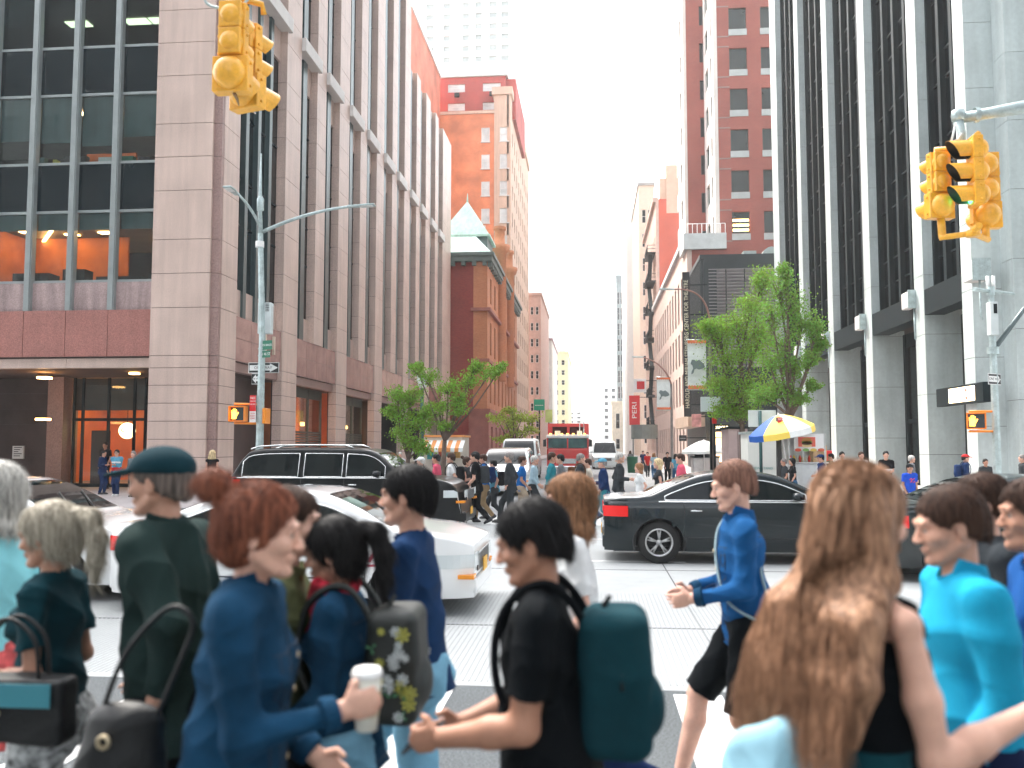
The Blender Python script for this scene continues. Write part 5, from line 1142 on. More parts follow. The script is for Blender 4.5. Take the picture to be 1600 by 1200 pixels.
# ================================================================ VEHICLES
def crom(pts, n):
    P = [pts[0]]+list(pts)+[pts[-1]]; out = []
    for i in range(1, len(P)-2):
        for k in range(n):
            t = k/n; a, b, c, d = P[i-1], P[i], P[i+1], P[i+2]
            out.append(tuple(.5*((2*b[j])+(-a[j]+c[j])*t+(2*a[j]-5*b[j]+4*c[j]-d[j])*t*t+(-a[j]+3*b[j]-3*c[j]+d[j])*t**3) for j in range(2)))
    out.append(tuple(pts[-1])); return out
tyre = mat('tyre_rubber', (.018,.018,.018), .8, var=.1); rimm = mat('alloy_rim', (.5,.5,.5), .3, metal=.9, var=.05)
cglass = mat('car_glass', (.0015,.005,.006), .04, var=.2, vs=1, spec=.35)
trimc = mat('chrome_trim', (.7,.72,.72), .12, metal=1, var=0); headl = mat('headlight_glass', (.6,.65,.66), .08, var=.1, spec=.9); tail = mat('tail_light_red', (.55,.01,.012), .15, var=.1, emit=(.8,.02,.01), es=.06); ambr = mat('amber_light', (.8,.28,.02), .2)
def wheel_parts(t, x, y, r, w=.22):
    s = 1 if y > 0 else -1
    mb = MB(); mb.lathe([(r*.66,-w/2),(r*.93,-w/2),(r,-w/3),(r,w/3),(r*.93,w/2),(r*.66,w/2),(r*.66,-w/2)], (x, y, r), 'Y', 32); o = mb.build('wheel', tyre, t)
    mb = MB(); yo = y+s*w*.40
    mb.lathe([(r*.66,-s*.03),(r*.66,s*.03),(r*.58,s*.02),(r*.56,-s*.10)], (x, yo, r), 'Y', 32)
    for k in range(5):
        a = 2*math.pi*k/5+.3
        for da in (-.12, .12):
            c, s_ = math.cos(a+da), math.sin(a+da); c2, s2 = math.cos(a), math.sin(a)
            mb.tube([(x+r*.10*c2, yo, r+r*.10*s2), (x+r*.6*c, yo-s*.01, r+r*.6*s_)], [r*.05, r*.045], 5)
    mb.lathe([(0,s*.03),(r*.1,s*.03),(r*.14,0)], (x, yo, r), 'Y', 14); mb.build('rim', rimm, o)
    mb = MB(); mb.lathe([(r*1.12,-.02),(r*1.12,.0)], (x, y, r), 'Y', 8) ; return o
def car(name, label, cat, loc, rz, prof, L, W, paint, wheels, r, belt, side=(), shield=(), zb=.2, tum=.42, taxi=False, group=None, rack=False, headz=.68, tailz=.85, front='sedan', dlo=None, pillars=()):
    t = thing(name, label, cat, loc, rz, group, world=False)
    P = crom(prof, 6); xs = np.array([p[0] for p in P]); zs = np.array([p[1] for p in P])
    up = [(x, z) for x, z in P]
    X0, X1 = -L/2, L/2
    def top(x): return float(np.interp(x, xs, zs))
    def plan(x):
        u = abs(x)/(L/2); return 1-.02*u*u-.16*max(0, (u-.80)/.20)**2.2
    def hw(x, z):
        w = W/2*plan(x); zz = (z-zb)/(belt-zb)
        if zz <= 1: w *= 1-.055*(1-min(1, zz*2.2))**2-.03*max(0, zz-.55)**1.5*2
        else: w = W/2*plan(x)*(1-.03*.45**1.5*2)-(z-belt)*tum-.012
        return w
    ns = 90; st = sorted(set([X0+L*i/ns for i in range(ns+1)]+[X0+.015, X0+.04, X1-.015, X1-.04])); rings = []
    for x in st:
        zt = top(x); b_ = min(belt, zt-.05); endk = 1
        ring = []
        for i in range(9): z = zb+(b_-zb)*i/8; ring.append((hw(x, z), z))
        rad = .05 if zt < belt+.1 else .10
        z2 = max(b_+.01, zt-rad)
        for i in range(1, 6): z = b_+(z2-b_)*i/5; ring.append((hw(x, z), z))
        w2 = hw(x, z2)
        for i in range(1, 4): a = math.pi/2*i/3; ring.append((w2-rad*(1-math.cos(a)), z2+(zt-z2)*math.sin(a)*.92))
        for i in range(1, 4): f = 1-i/3; ring.append(((w2-rad)*f, zt-(zt-z2)*.08+(zt-z2)*.08*(1-f*f)+.0))
        rings.append([(x, y, z) for y, z in ring])
    mb = MB(); k = len(rings[0]); ar = r*1.14
    for sgn_ in (1, -1):
        base = len(mb.v)
        for rg in rings:
            for (x, y, z) in rg: 
                for wx in wheels:      # snap near wheel arches
                    d = math.hypot(x-wx, z-r)
                    if abs(y) > .5*W*.6 and ar-.05 < d < ar+.045 and z < ar+r+.1: x = wx+(x-wx)*ar/d; z = r+(z-r)*ar/d
                mb.v.append((x, y*sgn_, z))
        for i in range(len(rings)-1):
            for j in range(k-1):
                cx_ = (rings[i][j][0]+rings[i+1][j][0])/2; cz_ = (rings[i][j][2]+rings[i][j+1][2])/2
                if j < 9 and any(math.hypot(cx_-wx, cz_-r) < ar-.01 for wx in wheels): continue
                q_ = (base+i*k+j, base+i*k+j+1, base+(i+1)*k+j+1, base+(i+1)*k+j)
                mb.f.append(q_ if sgn_ < 0 else q_[::-1]); mb.m.append(0); mb.sm.append(True)
    for e in (0, -1):
        rg = rings[e]; pts = [(x, y, z) for x, y, z in rg]+[(x, -y, z) for x, y, z in rg[::-1][1:]]
        mb.quad(*(pts if e == 0 else pts[::-1]))
    body = mb.build('body', paint, t)
    for wx in wheels:
        for s in (-1, 1):
            mb = MB(); yo = s*(hw(wx, r+.1)+.004); n = 18; prev = None
            for i in range(n+1):
                a = R(-20)+R(220)*i/n; p0 = (wx+ar*math.cos(a), yo, r+ar*math.sin(a)); p1 = (wx+(ar+.035)*math.cos(a), yo-s*.008, r+(ar+.035)*math.sin(a)); p2 = (wx+ar*math.cos(a), yo-s*.3, r+ar*math.sin(a))
                if prev: mb.quad(prev[0], p0, p1, prev[1]); mb.sm[-1] = True; mb.quad(prev[0], prev[2], p2, p0); mb.sm[-1] = True
                prev = (p0, p1, p2)
            mb.build('wheel_arch', black, t)
    mb = MB(); mb.box(X0+.15, X1-.15, -W/2+.3, W/2-.3, zb-.03, zb+.05); mb.box(X0+.3, X1-.3, -W/2+.35, W/2-.35, zb, .6); mb.build('underbody', black, t)
    for wx in wheels:
        for s in (-1, 1): wheel_parts(t, wx, s*(W/2-.15), r)
    # side glass
    for (xa, xb, fl, fr_) in side:     # fl/fr: slant at lower corners
        for s in (-1, 1):
            mb = MB(); n, m_ = 12, 5; g_ = []
            for i in range(n+1):
                row = []
                for j in range(m_+1):
                    v = j/m_; x = xa+(xb-xa)*i/n; lo = belt+.035; hi = min(top(x)-.13, 99)
                    x_ = x; 
                    if hi < lo+.01: hi = lo+.01
                    z = lo+(hi-lo)*v
                    row.append((x_, s*(hw(x_, z)+.006), z))
                g_.append(row)
            for i in range(n):
                for j in range(m_):
                    q_ = (g_[i][j], g_[i+1][j], g_[i+1][j+1], g_[i][j+1]); mb.quad(*(q_ if s < 0 else q_[::-1])); mb.sm[-1] = True
            w_ = mb.build('side_window', cglass, t)
            tr = MB(); edge = [g_[i][0] for i in range(n+1)]+[g_[n][j] for j in range(m_+1)]+[g_[i][m_] for i in range(n, -1, -1)]+[g_[0][j] for j in range(m_, -1, -1)]
            tr.tube([(x, y+s*.002, z) for x, y, z in edge], .009, 5); tr.build('window_trim', trimc, w_)
    for nm_, xa, xb in shield:
        mb = MB(); n = 10; g_ = []
        for i in range(n+1):
            x = xa+(xb-xa)*i/n; z = top(x); w = hw(x, z-.06)-.10
            dz = (top(x+.02)-top(x-.02))/.04; nx, nz = -dz, 1; l_ = math.hypot(nx, nz)
            g_.append([(x+nx/l_*.008, w*f, z-.01*(f*f)+nz/l_*.008) for f in (-1,-.8,-.5,0,.5,.8,1)])
        for i in range(n):
            for j in range(6): mb.quad(g_[i][j], g_[i+1][j], g_[i+1][j+1], g_[i][j+1]); mb.sm[-1] = True
        mb.build(nm_, cglass, t)
        if nm_ == 'windshield':
            mb = MB()
            for s in (-.45, .25): a = (g_[-1][3][0]+.0, s*W*.4, g_[-1][3][2]+.01); b = (g_[5][3][0], s*W*.4+.35, g_[5][3][2]+.012); mb.tube([a, b], .01, 4)
            mb.build('wiper', black, t)
    # belt trim, door seams, handles
    for s in (-1, 1):
        mb = MB()
        if side: 
            x0_, x1_ = side[0][0]-.1, side[-1][1]+.1; mb.tube([(x0_+(x1_-x0_)*i/12, s*(hw(x0_+(x1_-x0_)*i/12, belt)+.004), belt+.01) for i in range(13)], .012, 5)
        mb.build('belt_trim', trimc, t)
    mb = MB()
    for s in (-1, 1):
        for x in pillars: mb.tube([(x, s*(hw(x, z)+.001), z) for z in np.linspace(zb+.12, belt, 8)], .006, 4)
        mb.tube([(x, s*(hw(x, .42)+.003), .42) for x in np.linspace(wheels[0]+ar+.05, wheels[1]-ar-.05, 10)], .010, 4)
    mb.build('door_seam', black, t)
    for s in (-1, 1):
        for x in pillars[:-1]:
            mb = MB(); mb.tube([(x+.10, s*(hw(x, belt-.12)+.02), belt-.13), (x+.28, s*(hw(x, belt-.12)+.025), belt-.13)], .016, 6); mb.build('door_handle', trimc if not taxi else paint, t)
        xm = (side[-1][1]-.15) if side else .8
        mb = MB(); i0 = 0; mb.lathe([(0,-.09),(.07,-.08),(.085,0),(.07,.07),(0,.09)], (0,0,0), 'X', 12); mb.xf(Matrix.Translation((xm, s*(W/2+.06), belt+.10)) @ Matrix.Diagonal((.9, 1.1, .8, 1))); mb.tube([(xm, s*(W/2-.08), belt+.03), (xm, s*(W/2+.02), belt+.08)], .02, 6); mb.build('wing_mirror', paint, t)
    # lights: patches on the surface
    def patch(nm_, x0_, x1_, z0_, z1_, m, off=.008):
        for s in (-1, 1):
            mb = MB(); g_ = []
            for i in range(7):
                x = x0_+(x1_-x0_)*i/6; g_.append([(x, s*(hw(x, z)+off), min(z, top(x)-.02)) for z in (z0_, (z0_+z1_)/2, z1_)])
            for i in range(6):
                for j in range(2): q_ = (g_[i][j], g_[i+1][j], g_[i+1][j+1], g_[i][j+1]); mb.quad(*(q_ if s < 0 else q_[::-1])); mb.sm[-1] = True
            xe = x1_ if abs(x1_) > abs(x0_) else x0_; ye = hw(xe, z0_); sg = 1 if xe > 0 else -1
            mb.box(xe, xe+sg*.012, s*ye*.55, s*(ye+off), z0_, z1_)
            mb.build(nm_, m, t)
    patch('headlight', X1-.42, X1-.0, headz-.09, headz+.06, headl)
    patch('tail_light', X0+.38, X0, tailz-.10, tailz+.07, tail)
    mb = MB(); mb.box(X1-.02, X1+.012, -W*.26, W*.26, headz-.16, headz+.05); 
    g_ = mb.build('grille', black, t); mb = MB()
    for k_ in range(9): y = -W*.25+W*.5*k_/8; mb.box(X1+.01, X1+.022, y-.008, y+.008, headz-.15, headz+.04)
    mb.box(X1, X1+.024, -W*.27, W*.27, headz+.045, headz+.065); mb.build('grille_bars', trimc, g_)
    mb = MB(); mb.box(X1-.10, X1+.03, -W*.40, W*.40, zb+.04, zb+.22); bevel(mb.build('front_bumper', paint, t), .03, 3)
    mb = MB(); mb.box(X0-.03, X0+.10, -W*.40, W*.40, zb+.04, zb+.24); bevel(mb.build('rear_bumper', paint, t), .03, 3)
    for s in (-1, 1): mb = MB(); mb.box(X1-.16, X1+.020, s*W*.38, s*(W*.5-.03), headz-.20, headz-.155); mb.build('side_marker', ambr, t)
    pl = mat('plate_yellow', (.80,.42,.03), .5)
    for xx in (X1+.035, X0-.035): 
        mb = MB(); mb.box(xx-.006, xx+.006, -.16, .16, .42, .57); mb.build('number_plate', pl, t)
    if rack:
        mb = MB()
        for s in (-1, 1): mb.tube([(side[0][0]+.1, s*(W*.35), top(side[0][0]+.3)+.0)]+[(x, s*W*.35, top(x)+.05) for x in np.linspace(side[0][0]+.3, side[-1][1]-.9, 6)]+[(side[-1][1]-.75, s*W*.35, top(side[-1][1]-.75)+.0)], .02, 6)
        mb.build('roof_rail', trimc, t)
    return t
SED = [(-2.42,.45),(-2.42,.78),(-2.38,.98),(-2.1,1.05),(-1.65,1.08),(-1.2,1.27),(-.7,1.43),(-.1,1.47),(.4,1.42),(.85,1.24),(1.25,1.03),(1.8,.95),(2.2,.83),(2.38,.68),(2.42,.45)]
SUVP = [(-2.75,.5),(-2.75,1.0),(-2.68,1.3),(-2.38,1.72),(-2.1,1.82),(-1.4,1.85),(0.2,1.84),(.75,1.76),(1.15,1.48),(1.5,1.26),(2.2,1.2),(2.6,1.08),(2.75,.85),(2.75,.5)]
white_p = mat('white_car_paint', (.78,.79,.79), .3, var=.02, coat=1); black_p = mat('black_car_paint', (.0015,.003,.004), .3, var=.1, coat=.3, spec=.2); blue_p = mat('dark_blue_paint', (.002,.009,.012), .25, var=.1, coat=.4, spec=.3); silv = mat('silver_car_paint', (.42,.45,.46), .3, metal=.5, var=.02, coat=1)
def placeX(px, Y): return gr(px, 697+CH*FPX/Y, 0).x*1.0
def xAt(px, Y): return onY(px, 800, Y).x
Y = 10.6
xr, xf = xAt(165, Y-.9), xAt(738, Y-.9)
SEDL = [(x*.97, z*.945) for x, z in SED]
tx = car('white_car', 'white sedan with red marks on its door crossing in the near lane at left centre', 'car', ((xr+xf)/2, Y, 0), 0, SEDL, xf-xr, 1.84, white_p, (-1.36, 1.34), .32, .93, side=((-1.3,-.41,0,0),(-.35,.83,0,0)), shield=(('windshield',.42,1.18),('rear_window',-1.55,-.82)), pillars=(-1.0,-.38,.92), headz=.62, tailz=.78)
mb = MB()
for k in range(6): mb.prism([(.5+k*.09, -.932, .60), (.54+k*.09, -.932, .60), (.60+k*.09, -.932, .72), (.56+k*.09, -.932, .72)], (0,.004,0))
mb.prism([(.45,-.932,.55),(1.1,-.932,.55),(1.1,-.932,.575),(.45,-.932,.575)], (0,.004,0)); mb.build('door_marking', mat('door_red', (.45,.06,.10), .5), tx)
xc_ = xAt(166, Y-.9)-2.35
car('white_car', 'white sedan nose to tail behind the taxi, cut off by the left edge', 'car', (xc_, 11.2, 0), 0, SED, 4.84, 1.84, mat('pearl_paint', (.70,.72,.72), .25, var=.02, coat=1), (-1.42, 1.40), .33, .98, side=((-1.35,-.42,0,0),(-.36,.86,0,0)), shield=(('windshield',.42,1.22),('rear_window',-1.62,-.85)), pillars=(-1.05,-.38,.95))
Y = 19.2; xr, xf = xAt(346, Y-1), xAt(724, Y-1)
car('suv', 'long black sport utility vehicle with roof rails passing in the far lane at left', 'suv', ((xr+xf)/2, Y, 0), 0, [(x*.9, z) for x, z in SUVP], xf-xr, 2.02, black_p, (-1.46, 1.46), .39, 1.20, side=((-2.18,-.95,0,0),(-.83,.0,0,0),(.09,.92,0,0)), shield=(('windshield',.72,1.28),('rear_window',-2.4,-2.12)), zb=.28, tum=.30, rack=True, pillars=(-.88,.05,.95), headz=.9, tailz=1.15)
Y = 15.3; xr, xf = xAt(944, Y-.9), xAt(1410, Y-.9)
car('dark_sedan', 'dark teal black sedan with red tail light, right of centre behind the walkers', 'car', ((xr+xf)/2, Y, 0), 0, SED, xf-xr, 1.88, blue_p, (-1.45, 1.45), .34, .98, side=((-1.35,-.42,0,0),(-.36,.86,0,0)), shield=(('windshield',.42,1.22),('rear_window',-1.62,-.85)), pillars=(-1.05,-.38,.95))
Y = 13.6; xr = xAt(1375, Y-.9)
car('dark_sedan', 'black sedan leaving past the right edge ahead of the other dark sedan', 'car', (xr+2.42, Y, 0), 0, SED, 4.84, 1.86, mat('black_green_paint', (.003,.009,.010), .25, coat=.6, var=.1), (-1.45, 1.45), .34, .98, side=((-1.35,-.42,0,0),(-.36,.86,0,0)), shield=(('windshield',.42,1.22),('rear_window',-1.62,-.85)), pillars=(-1.05,-.38,.95))
VANP = [(-2.7,.5),(-2.7,1.4),(-2.62,2.15),(-2.4,2.28),(-1,2.32),(.8,2.3),(1.35,2.15),(1.8,1.6),(2.1,1.2),(2.5,1.08),(2.68,.85),(2.7,.5)]
MVP = [(-2.4,.5),(-2.4,1.1),(-2.3,1.6),(-2.0,1.78),(-1,1.82),(.4,1.78),(.95,1.62),(1.5,1.15),(2.1,1.0),(2.36,.8),(2.4,.5)]
p = onY(790, 703, 34); car('minivan', 'white minivan facing the crossing walkers, nearest vehicle in the side street', 'van', (p.x, 35.5, 0), R(-90), MVP, 4.8, 1.95, white_p, (-1.4,1.5), .34, 1.02, side=((-2.1,-.9,0,0),(-.8,.2,0,0),(.28,1.0,0,0)), shield=(('windshield',.8,1.46),), tum=.22, pillars=(-.85,.24,1.1), headz=.75)
p = onY(810, 690, 49); car('white_van', 'taller white van behind the white minivan in the side street', 'van', (p.x, 51, 0), R(-90), VANP, 5.4, 2.1, mat('van_white', (.66,.70,.70), .4, var=.02, coat=.5), (-1.6,1.75), .36, 1.3, side=((-2.3,-.9,0,0),(-.8,.3,0,0),(.4,1.3,0,0)), shield=(('windshield',1.3,1.98),), tum=.14, pillars=(-.85,.34,1.4), headz=.85)
p = onY(945, 704, 72); car('white_van', 'distant white van just right of the fire engine', 'van', (p.x, 75, 0), R(-90), VANP, 5.4, 2.1, MC['van_white'], (-1.6,1.75), .36, 1.3, side=((-2.3,-.9,0,0),(.4,1.3,0,0)), shield=(('windshield',1.3,1.98),), tum=.14, pillars=(-.85,1.4), headz=.85)
# fire engine
YF = 52; a, b = onY(853, 660, YF), onY(921, 735, YF); xc = (a.x+b.x)/2; hw_ = 1.22
FT = thing('fire_engine', 'red fire engine with white cab roof and amber lights facing down the side street', 'truck', (xc, YF, 0))
fred = mat('fire_red_paint', (.60,.03,.025), .3, var=.06, coat=.7)
mb = MB(); mb.box(xc-hw_, xc+hw_, YF, YF+1.6, .5, 1.75); bevel(mb.build('cab', fred, FT), .08, 3)
mb = MB(); mb.box(xc-hw_+.03, xc+hw_-.03, YF+.02, YF+1.6, 1.16, 1.60); mb.build('white_band', white, FT)
for s in (-1, 1): pass
mb = MB(); mb.box(xc-hw_+.06, xc+hw_-.06, YF+.05, YF+.08, 1.78, 2.32); mb.build('windshield', mat('truck_glass', (.05,.12,.12), .05, var=.5, vs=1.5), FT)
for x in (xc-hw_, xc-.04, xc+hw_-.08): mb = MB(); mb.box(x, x+.08, YF+.02, YF+.10, 1.75, 2.34); mb.build('pillar', fred, FT)
for x in (xc-hw_, xc+hw_-.06): mb = MB(); mb.box(x, x+.06, YF+.1, YF+1.6, 1.75, 2.34); mb.build('side_frame', fred, FT)
mb = MB(); mb.box(xc-hw_-.03, xc+hw_+.03, YF-.02, YF+1.65, 2.34, 2.55); bevel(mb.build('cab_roof', white, FT), .07, 3)
for k in range(7):
    mb = MB(); x = xc-1.0+k*2.0/6; mb.box(x-.06, x+.06, YF+.0, YF+.1, 2.56, 2.63); mb.build('marker_light', mat('amber_lit', (1,.5,.1), .4, emit=(1,.5,.08), es=1.2, var=0), FT)
mb = MB(); mb.box(xc-hw_-.02, xc-hw_+.25, YF+1.7, YF+7.5, .6, 3.25); mb.box(xc+hw_-.25, xc+hw_+.02, YF+1.7, YF+7.5, .6, 3.25); mb.box(xc-hw_+.25, xc+hw_-.25, YF+1.7, YF+7.5, 3.05, 3.25); mb.box(xc-.08, xc+.08, YF+1.72, YF+1.8, 2.4, 3.05); mb.build('body', fred, FT)
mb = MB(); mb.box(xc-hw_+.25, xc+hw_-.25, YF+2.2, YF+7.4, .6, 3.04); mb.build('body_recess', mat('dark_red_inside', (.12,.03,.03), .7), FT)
for x in (xc-.75, xc+.55):
    mb = MB(); mb.box(x, x+.3, YF+.3, YF+.8, 2.56, 2.78); mb.build('roof_lamp', white, FT)
mb = MB(); mb.tube([(xc+.7, YF+1.2, 2.56), (xc+.7, YF+1.2, 3.35), (xc+.95, YF+1.2, 3.35), (xc+.95, YF+1.2, 2.56)], .03, 6); mb.build('exhaust_stack', trimc, FT)
mb = MB(); mb.box(xc-.5, xc+.5, YF-.03, YF+.01, .85, 1.15)
for k in range(6): mb.box(xc-.5, xc+.5, YF-.045, YF-.03, .86+k*.05, .88+k*.05)
mb.build('grille', trimc, FT)
mb = MB(); mb.box(xc-hw_-.02, xc+hw_+.02, YF-.25, YF+.05, .42, .72); bevel(mb.build('bumper', trimc, FT), .04, 3)
for s in (-1, 1):
    mb = MB(); mb.lathe([(0,-.05),(.12,-.04),(.14,0)], (xc+s*.9, YF, .95), 'Y', 14); mb.build('headlight', headl, FT)
    mb = MB(); mb.box(xc+s*(hw_+.12)-.09, xc+s*(hw_+.12)+.09, YF-.1, YF-.04, 1.85, 2.25); mb.tube([(xc+s*hw_, YF+.05, 2.3), (xc+s*(hw_+.12), YF-.07, 2.25)], .02, 5); mb.build('wing_mirror', black, FT)
    for yy in (YF+1.0, YF+5.6):
        mb = MB(); mb.lathe([(.3,-.14),(.5,-.13),(.52,0),(.5,.13),(.3,.14),(0,.05)], (xc+s*(hw_-.17), yy, .52), 'X', 20); mb.build('wheel', tyre, FT)
# ================================================================ PEOPLE (implicit surfaces meshed with surface nets)
V3 = lambda *a: np.array(a, dtype=float)
class Field:
    def __init__(s, lo, hi, h):
        s.lo = np.array(lo, float)-h*3; s.h = h; s.n = np.ceil((np.array(hi, float)+h*3-s.lo)/h).astype(int)+1
        s.F = np.full(tuple(s.n), 1.0, dtype=np.float32); s.ax = [(s.lo[i]+h*np.arange(s.n[i])).astype(np.float32) for i in range(3)]
    def sl(s, lo, hi, mg):
        a = np.clip(np.floor((np.minimum(lo, hi)-mg-s.lo)/s.h).astype(int), 0, s.n); b = np.clip(np.ceil((np.maximum(lo, hi)+mg-s.lo)/s.h).astype(int)+1, 0, s.n)
        if np.any(b <= a): return None
        S = tuple(slice(a[i], b[i]) for i in range(3)); X, Y, Z = np.meshgrid(*[s.ax[i][a[i]:b[i]] for i in range(3)], indexing='ij', sparse=True); return S, X, Y, Z
    def comb(s, S, d, k, sub=False):
        f = s.F[S]
        if sub: s.F[S] = np.maximum(f, -d); return
        if k > 0:
            h = np.maximum(k-np.abs(f-d), 0)/k; s.F[S] = np.minimum(f, d)-h*h*k*.25
        else: s.F[S] = np.minimum(f, d)
    def cone(s, a, b, ra, rb, k=.02, sub=False, flat=None, cap=False):
        a, b = np.array(a, float), np.array(b, float); r_ = max(ra, rb)
        q = s.sl(np.minimum(a, b)-r_, np.maximum(a, b)+r_, k+s.h*2)
        if q is None: return
        S, X, Y, Z = q; ab = b-a; L2 = max(float(ab @ ab), 1e-9)
        t = np.clip(((X-a[0])*ab[0]+(Y-a[1])*ab[1]+(Z-a[2])*ab[2])/L2, 0, 1)
        dx, dy, dz = X-a[0]-t*ab[0], Y-a[1]-t*ab[1], Z-a[2]-t*ab[2]
        d2 = dx*dx+dy*dy+dz*dz
        if flat is not None:      # widen/narrow along a direction
            n_, f_ = flat; p_ = dx*n_[0]+dy*n_[1]+dz*n_[2]; d2 = d2+p_*p_*(1/(f_*f_)-1)
        d_ = np.sqrt(d2)-(ra+(rb-ra)*t)
        if cap: L = math.sqrt(L2); d_ = np.maximum(d_, ((X-b[0])*ab[0]+(Y-b[1])*ab[1]+(Z-b[2])*ab[2])/L)
        s.comb(S, d_.astype(np.float32), k, sub)
    def ell(s, c, r, M_=None, k=.02, sub=False):
        c = np.array(c, float); r = np.array(r, float); m_ = r if M_ is None else np.full(3, r.max())
        q = s.sl(c-m_, c+m_, k+s.h*2)
        if q is None: return
        S, X, Y, Z = q; x, y, z = X-c[0], Y-c[1], Z-c[2]
        if M_ is not None: x, y, z = (x*M_[0, i]+y*M_[1, i]+z*M_[2, i] for i in range(3))
        k0 = np.sqrt((x/r[0])**2+(y/r[1])**2+(z/r[2])**2); k1 = np.sqrt((x/r[0]**2)**2+(y/r[1]**2)**2+(z/r[2]**2)**2)
        s.comb(S, (k0*(k0-1)/np.maximum(k1, 1e-6)).astype(np.float32), k, sub)
    def cut(s, p, n):            # keep the side where (x-p).n < 0
        X, Y, Z = np.meshgrid(*s.ax, indexing='ij', sparse=True); n = np.array(n, float)/np.linalg.norm(n)
        s.F = np.maximum(s.F, ((X-p[0])*n[0]+(Y-p[1])*n[1]+(Z-p[2])*n[2]).astype(np.float32))
    def mesh(s, smooth=1, disp=None):
        F = s.F; S = F < 0; c = np.zeros(tuple(s.n-1), np.int8)
        for i in (0, 1):
            for j in (0, 1):
                for k in (0, 1): c += S[i:s.n[0]-1+i, j:s.n[1]-1+j, k:s.n[2]-1+k]
        I = np.argwhere((c > 0) & (c < 8))
        if len(I) == 0: return np.zeros((0, 3)), np.zeros((0, 4), int)
        acc = np.zeros((len(I), 3)); cnt = np.zeros(len(I))
        cr = [(i, j, k) for i in (0, 1) for j in (0, 1) for k in (0, 1)]; val = {q: F[I[:, 0]+q[0], I[:, 1]+q[1], I[:, 2]+q[2]].astype(float) for q in cr}
        for q in cr:
            for a in range(3):
                if q[a] == 0:
                    w = list(q); w[a] = 1; v0, v1 = val[q], val[tuple(w)]; m = (v0 < 0) != (v1 < 0)
                    t = np.where(m, v0/np.where(np.abs(v0-v1) < 1e-9, 1e-9, v0-v1), 0)
                    pt = np.array(q, float)[None, :].repeat(len(I), 0); pt[:, a] += t; acc[m] += pt[m]; cnt[m] += 1
        V = s.lo+(I+acc/cnt[:, None])*s.h
        vid = np.full(tuple(s.n-1), -1, np.int32); vid[I[:, 0], I[:, 1], I[:, 2]] = np.arange(len(I)); Q = []
        for a in range(3):
            b, d = (a+1) % 3, (a+2) % 3
            lo_ = [slice(None)]*3; hi_ = [slice(None)]*3; lo_[a] = slice(0, s.n[a]-1); hi_[a] = slice(1, s.n[a])
            ch = np.argwhere(S[tuple(lo_)] != S[tuple(hi_)]); ch = ch[(ch[:, b] > 0) & (ch[:, d] > 0) & (ch[:, b] < s.n[b]-1) & (ch[:, d] < s.n[d]-1)]
            if len(ch) == 0: continue
            def g(db, dd): e = ch.copy(); e[:, b] -= db; e[:, d] -= dd; return vid[e[:, 0], e[:, 1], e[:, 2]]
            q4 = np.stack([g(1, 1), g(0, 1), g(0, 0), g(1, 0)], 1); fl = S[ch[:, 0], ch[:, 1], ch[:, 2]]; q4[~fl] = q4[~fl][:, ::-1]; Q.append(q4)
        Q = np.concatenate(Q); Q = Q[(Q >= 0).all(1)]
        for _ in range(smooth):
            A = np.zeros_like(V); n_ = np.zeros(len(V))
            for i in range(4): np.add.at(A, Q[:, i], V[Q[:, (i+1) % 4]]+V[Q[:, (i+3) % 4]]); np.add.at(n_, Q[:, i], 2)
            m = n_ > 0; V[m] = V[m]*.5+.5*A[m]/n_[m, None]
        if disp is not None:
            Nn = np.zeros_like(V); fn = np.cross(V[Q[:, 2]]-V[Q[:, 0]], V[Q[:, 3]]-V[Q[:, 1]])
            for i in range(4): np.add.at(Nn, Q[:, i], fn)
            Nn /= np.maximum(np.linalg.norm(Nn, axis=1), 1e-9)[:, None]; V = V+Nn*disp(V, Nn)[:, None]
        return V, Q
def to_obj(name, VQ, m, parent):
    V, Q = VQ; me = bpy.data.meshes.new(name); me.vertices.add(len(V)); me.vertices.foreach_set('co', V.astype(np.float32).ravel())
    me.loops.add(len(Q)*4); me.loops.foreach_set('vertex_index', Q.astype(np.int32).ravel()); me.polygons.add(len(Q)); me.polygons.foreach_set('loop_start', np.arange(len(Q), dtype=np.int32)*4)
    try: me.polygons.foreach_set('loop_total', np.full(len(Q), 4, np.int32))
    except Exception: pass
    me.polygons.foreach_set('use_smooth', np.ones(len(Q), bool)); me.update(calc_edges=True); me.validate()
    return mesh_obj(name, me, m, parent)
def wrinkle(amp, sc=1, seed=0, vert=0):
    r_ = np.random.RandomState(seed); ks = r_.randn(7, 3)*np.array([22, 22, 26-18*vert])*sc; ph = r_.rand(7)*6.28
    def f(V, Nn):
        w = V+.03*np.sin(V[:, [1, 2, 0]]*14+seed)
        o = np.zeros(len(V))
        for i_, (k, p) in enumerate(zip(ks, ph)): o += (1-2*np.abs(np.sin(w @ (k*(.28 if i_ < 3 else .55))+p))**.7)*(1.6 if i_ < 3 else .7)
        return amp*o/3.0
    return f
def ik(a, b, l1, l2, pole):
    a, b, pole = np.array(a, float), np.array(b, float), np.array(pole, float); d = b-a; D = np.linalg.norm(d); D2 = min(D, (l1+l2)*.998); u = d/D; b = a+u*D2
    x = (l1*l1-l2*l2+D2*D2)/(2*D2); h = math.sqrt(max(l1*l1-x*x, 0)); p = pole-u*(pole @ u); p /= max(np.linalg.norm(p), 1e-6)
    return a+u*x+p*h, b
def rotm(ax, a): return np.array(Matrix.Rotation(a, 3, ax))
